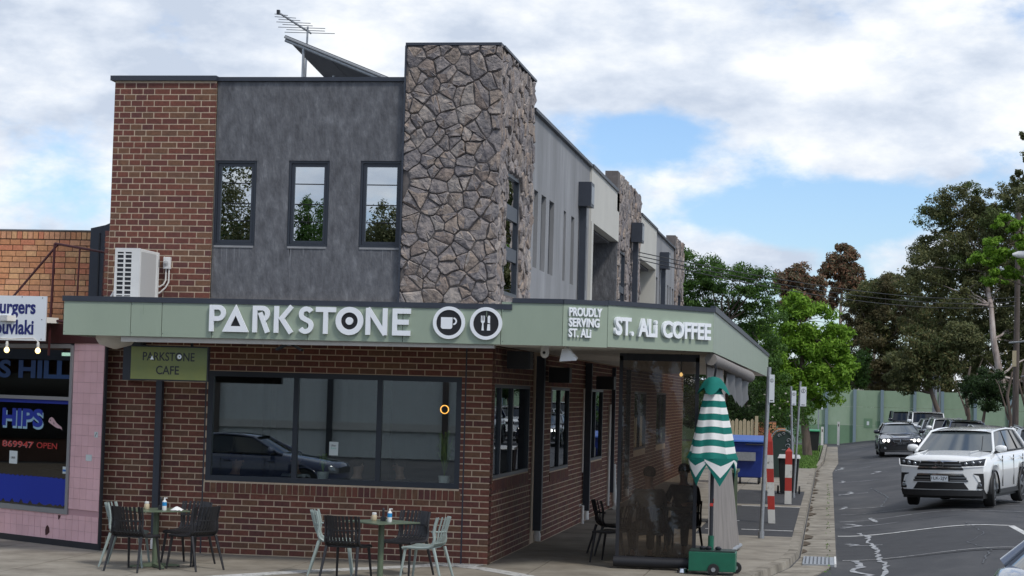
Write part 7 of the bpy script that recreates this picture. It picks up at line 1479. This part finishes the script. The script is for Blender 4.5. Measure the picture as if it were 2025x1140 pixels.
def wire(a, b, sag, r, m_, lab, grp='overhead wires'):
    a, b = Vector(a), Vector(b); t = thing('overhead_wire', lab, 'wire', tuple(a), 0, grp); m = MB(); m.tube([a.lerp(b, i / 18) - Vector((0, 0, sag * 4 * (i / 18) * (1 - i / 18))) for i in range(19)], r, 5); m.build('cable', m_, t)
for i in range(3): wire((-4.56, 44.95 + i * .3, 5.75 - i * .07), (9.25, 101, 7.9 - i * .2), .45 + .04 * i, .012, 'cable', ('highest', 'middle', 'lowest')[i] + ' of the three service wires running from the cafe side wall to the timber pole')
wire((8.4, 101, 9.35), (16, 90, 13.5), 2.2, .055, 'cable_pale', 'pale drooping aerial cable highest at the right edge before the pale trunk')
wire((8.9, 101, 5.6), (16, 92, 10.6), 1.2, .045, 'cable_pale', 'pale drooping aerial cable in the middle at the right edge')
wire((9.5, 101, 3.9), (17, 92, 9.2), .9, .040, 'cable_pale', 'pale drooping aerial cable lowest at the right edge')

# ============================================================ PLACE ACROSS THE STREET (seen mirrored in the glass)
SF = thing('sheet_fence', 'pale ribbed sheet fence with a light rail across the street behind the camera', 'fence', (-6, -16, 0))
m = MB(); vs = []; k = 0
for i in range(0, 200): x = -32 + i * .20; d = .03 * (i % 2); m.quad((x, -16 - d, -.1), (x + .2, -16 - (.03 - d), -.1), (x + .2, -16 - (.03 - d), 2.75), (x, -16 - d, 2.75))
m.build('ribbed_sheet', 'fence_sheet', SF)
m = MB(); m.box(-32, 8, -15.96, -15.88, .88, 1.16); m.build('rail', 'cream_render', SF)
for i in range(9): m = MB(); m.box(-31 + i * 4.3, -30.8 + i * 4.3, -15.9, -15.78, -.1, 3.2); m.build('post', 'pole_wood' if i % 3 else 'dark_metal', SF)
make_car('dark blue sedan on the left of the camera, seen mirrored in the wide window', 'mirrored_car', (-13.3, 9.4), R(90), 'car_navy', SED)
for i, (x, h, w, lf, l) in enumerate(((-26, 13.5, 4.2, 'leaf_gum', 'tall gum across the street behind the camera, leftmost'), (-21.3, 9.8, 2.2, 'leaf_dark', 'round tree across the street behind the camera, second'), (-17.9, 9.6, 2.2, 'leaf_gum', 'gum across the street behind the camera, third'), (-12, 7.2, 3.5, 'leaf_dark', 'round tree across the street behind the camera, fourth'), (-2, 8.5, 5.2, 'leaf_olive', 'olive tree across the street behind the camera, rightmost'))):
    tree('street_tree', l, (x, -24, 0), [(0, 0, h * .55, w * .7, 2, h * .25), (-w * .4, 0, h * .75, w * .45, 1.5, h * .2), (w * .35, 0, h * .8, w * .5, 1.5, h * .2), (0, 0, h * .95, w * .35, 1.5, h * .12), (-w * .6, 0, h * .45, w * .4, 1.5, h * .2), (w * .6, 0, h * .5, w * .4, 1.5, h * .2)], 26000, .075, lf, 'bark', [(0, 0, 0), (0, 0, h * .5), (0, 0, h * .8)], 30 + i, 'trees across the street behind the camera', sub=16)

HP = [(-34, 1), (-34, 8.6), (-30, 9.6), (-26, 9.2), (-23, 8.4), (-20, 8.9), (-17, 8.0), (-13, 8.8), (-9, 7.2), (-3, 7.8), (4, 7.0), (4, 1)]
tree('tree_belt', 'dense belt of dark trees closing the view across the street behind the camera', (-16, -30, 0), fill(HP, (-16, -30, 0), 1.9, 2.3, .8, 75), 60000, .16, 'leaf_shrub', 'bark', [(0, 0, 0), (0, 0, 4)], 76, sub=14, subr=.45, limbs=False, cat='trees')
for i, z in enumerate((9.6, 8.9, 8.3)): wire((-40, -10, z), (10, -12, z + .2), .35, .02, 'cable', ('top', 'middle', 'bottom')[i] + ' of three overhead wires across the street behind the camera', 'wires behind the camera')
LS = thing('added_mirror_block', 'unseen dark brick block added far left so the takeaway window mirrors no sky', 'building', (-44, 26, 0)); m = MB(); m.box(-52, -44, 8, 40, -.2, 7.5); m.build('wall', 'brick', LS)  # unseen block, added so the takeaway window mirrors something dark instead of sky
for i in range(6):
    m = MB(); m.box(-44.02, -43.9, 9.5 + i * 5, 13 + i * 5, .6, 2.6); m.build('window', 'car_glass', LS)
m = MB(); m.box(-44.1, -41.5, 8, 40, 3.0, 3.3); m.build('awning', 'trim', LS)
# ============================================================ PEOPLE
def skin_obj(name, pts, edges, radii, mt, parent, root=0, sub=1):
    me = bpy.data.meshes.new(name); me.from_pydata(pts, edges, []); o = bpy.data.objects.new(name, me); COL.objects.link(o); o.parent = parent; me.materials.append(MATS[mt])
    md = o.modifiers.new('skin', 'SKIN'); md.use_smooth_shade = True
    for i, r in enumerate(radii): me.skin_vertices[0].data[i].radius = (r, r) if isinstance(r, (int, float)) else r
    me.skin_vertices[0].data[root].use_root = True
    s = o.modifiers.new('sub', 'SUBSURF'); s.levels = sub; s.render_levels = sub; return o
def seated(loc, deg, label, shirt, hairm, cap=False, arms='table', group=None):
    """person on a 0.45 m seat, facing +Y before turning"""
    p = thing('person', label, 'person', (0, 0, 0), 0, group)
    V_, E_, Rd = [], [], []
    def v(x, y, z, r): V_.append((x, y, z)); Rd.append(r); return len(V_) - 1
    def e(*ids): E_.extend(zip(ids, ids[1:]))
    pel = v(0, 0, .54, (.15, .11)); sp1 = v(0, .01, .72, (.135, .10)); ch = v(0, .02, .92, (.165, .11)); nk0 = v(0, .03, 1.06, .075); nk = v(0, .045, 1.13, .055); hd0 = v(0, .055, 1.20, (.072, .082)); hd1 = v(0, .055, 1.28, (.076, .092)); hd2 = v(0, .05, 1.345, (.058, .07))
    e(pel, sp1, ch, nk0, nk, hd0, hd1, hd2)
    shirt_pts = []; tr_pts = []
    for s in (-1, 1):
        shd = v(s * .185, .02, 1.0, .062); el = v(s * .25, .14, .78, .043); wr = v(s * .14, .36, .79, .029); e(ch, shd, el, wr); pm = v(s * .125, .42, .785, .034); e(wr, pm)
        for k, (dx, l) in enumerate(((-.028, .062), (-.010, .078), (.009, .080), (.026, .066))): a = v(s * .125 + dx, .42 + l * .5, .785, .0095); b = v(s * .125 + dx, .42 + l * .85, .775, .0085); c = v(s * .125 + dx, .42 + l * 1.05, .762, .007); e(pm, a, b, c)
        th = v(s * .125 - s * .035, .41, .79, .011); th2 = v(s * .125 - s * .058, .435, .785, .009); e(pm, th, th2)
        hp = v(s * .10, .05, .52, .09); kn = v(s * .13, .44, .50, .062); an = v(s * .13, .46, .10, .038); ft = v(s * .14, .60, .04, .035); e(pel, hp, kn, an, ft)
        shirt_pts.append(((s * .185, .02, 1.0), (s * .225, .085, .88), (s * .25, .14, .78), (s * .21, .22, .785))); tr_pts.append(((s * .10, .05, .52), (s * .13, .44, .50), (s * .13, .455, .14)))
    skin_obj('body', V_, E_, Rd, 'skin', p, pel)
    SP_ = [(0, 0, .50), (0, .01, .72), (0, .02, .92), (0, .03, 1.045)]; SE = [(0, 1), (1, 2), (2, 3)]; SR = [(.172, .135), (.155, .12), (.185, .13), .088]
    for s in shirt_pts:
        b = len(SP_); SP_ += list(s); SE += [(2, b), (b, b + 1), (b + 1, b + 2), (b + 2, b + 3)]; SR += [.08, .064, .056, .046]
    skin_obj('shirt', SP_, SE, SR, shirt, p)
    TP = [(0, .0, .53)]; TE = []; TR = [(.165, .12)]
    for s in tr_pts: b = len(TP); TP += list(s); TE += [(0, b), (b, b + 1), (b + 1, b + 2)]; TR += [.105, .077, .056]
    skin_obj('trousers', TP, TE, TR, 'trouser', p)
    m = MB(); cx_, cy_, cz_ = 0, .04, 1.305; vs = []
    for i in range(7):
        ph = math.pi / 2 * i / 6 * 1.25
        for k in range(18): t = 2 * math.pi * k / 18; back = .5 - .5 * math.sin(t); zz = cz_ + .088 * math.cos(ph) - (.03 * back if i == 6 else 0); vs.append((cx_ + .092 * math.sin(ph) * math.cos(t), cy_ + .108 * math.sin(ph) * math.sin(t) - .008, zz))
    m.add(vs, [(i * 18 + k, i * 18 + (k + 1) % 18, (i + 1) * 18 + (k + 1) % 18, (i + 1) * 18 + k) for i in range(6) for k in range(18)]); m.build('cap' if cap else 'hair', 'cap_navy' if cap else hairm, p, smooth=70, local=True)
    if cap: m = MB(); m.prism([(-.07, .12), (-.05, .21), (0, .235), (.05, .21), (.07, .12)], 1.305, 1.318); m.build('cap_peak', 'cap_navy', p, local=True)
    m = MB(); m.add([(-.014, .135, 1.235), (.014, .135, 1.235), (0, .168, 1.24), (0, .14, 1.285)], [(0, 1, 2), (1, 3, 2), (3, 0, 2)]); m.build('nose', 'skin', p, local=True)
    for s in (-1, 1):
        m = MB(); m.lathe([(.004, -.006), (.011, 0), (.004, .006)], (s * .032, .140, 1.278), 8, 'y'); m.build('eye', 'black_paint', p, local=True); m = MB(); m.box(min(s * .070, s * .086), max(s * .070, s * .086), .04, .065, 1.24, 1.30); m.build('ear', 'skin', p, local=True, bevel=.006)
    m = MB(); m.box(-.024, .024, .134, .142, 1.196, 1.204); m.build('mouth', 'red_ink', p, local=True)
    for s in (-1, 1): m = MB(); m.box(s * .14 - .045, s * .14 + .045, .40, .66, .0, .075); m.build('shoe', 'shirt_black', p, local=True, bevel=.02)
    p.location = loc; p.rotation_euler = (0, 0, R(deg)); return p
seated((-2.52, 28.0, 0), 18, 'man in a grey shirt seated with his back to us behind the clear blind', 'shirt_grey', 'hair')
seated((-2.15, 29.75, 0), 170, 'man in a dark cap and dark shirt facing us behind the clear blind', 'shirt_black', 'hair', cap=True)
seated((-8.65, 27.75, .02), -80, 'dark haired person in a white collared top at the left edge of the wide window', 'shirt_pale', 'hair', group='diners inside the window')
seated((-7.95, 28.7, .02), 175, 'grey haired diner in a pale shirt inside the left pane', 'shirt_pale', 'grey_hair', group='diners inside the window')
seated((-6.75, 27.55, .02), -35, 'diner in a pale grey shirt leaning at the table inside the middle pane', 'shirt_pale', 'hair', group='diners inside the window')
seated((-6.15, 28.0, .02), 80, 'diner in black on the right side of the middle pane table', 'shirt_black', 'hair', group='diners inside the window')

for (x, y, d, l) in ((-8.65, 27.75, -80, 'chair inside at the left edge of the wide window'), (-7.95, 28.7, 175, 'chair inside under the grey haired diner'), (-6.75, 27.55, -35, 'chair inside under the leaning diner in pale grey'), (-6.15, 28.0, 80, 'chair inside under the diner in black')):
    o = copy_tree(cb); o.location = (x, y, .02); o.rotation_euler = (0, 0, R(d)); o['label'] = l; o['group'] = 'chairs inside the cafe'
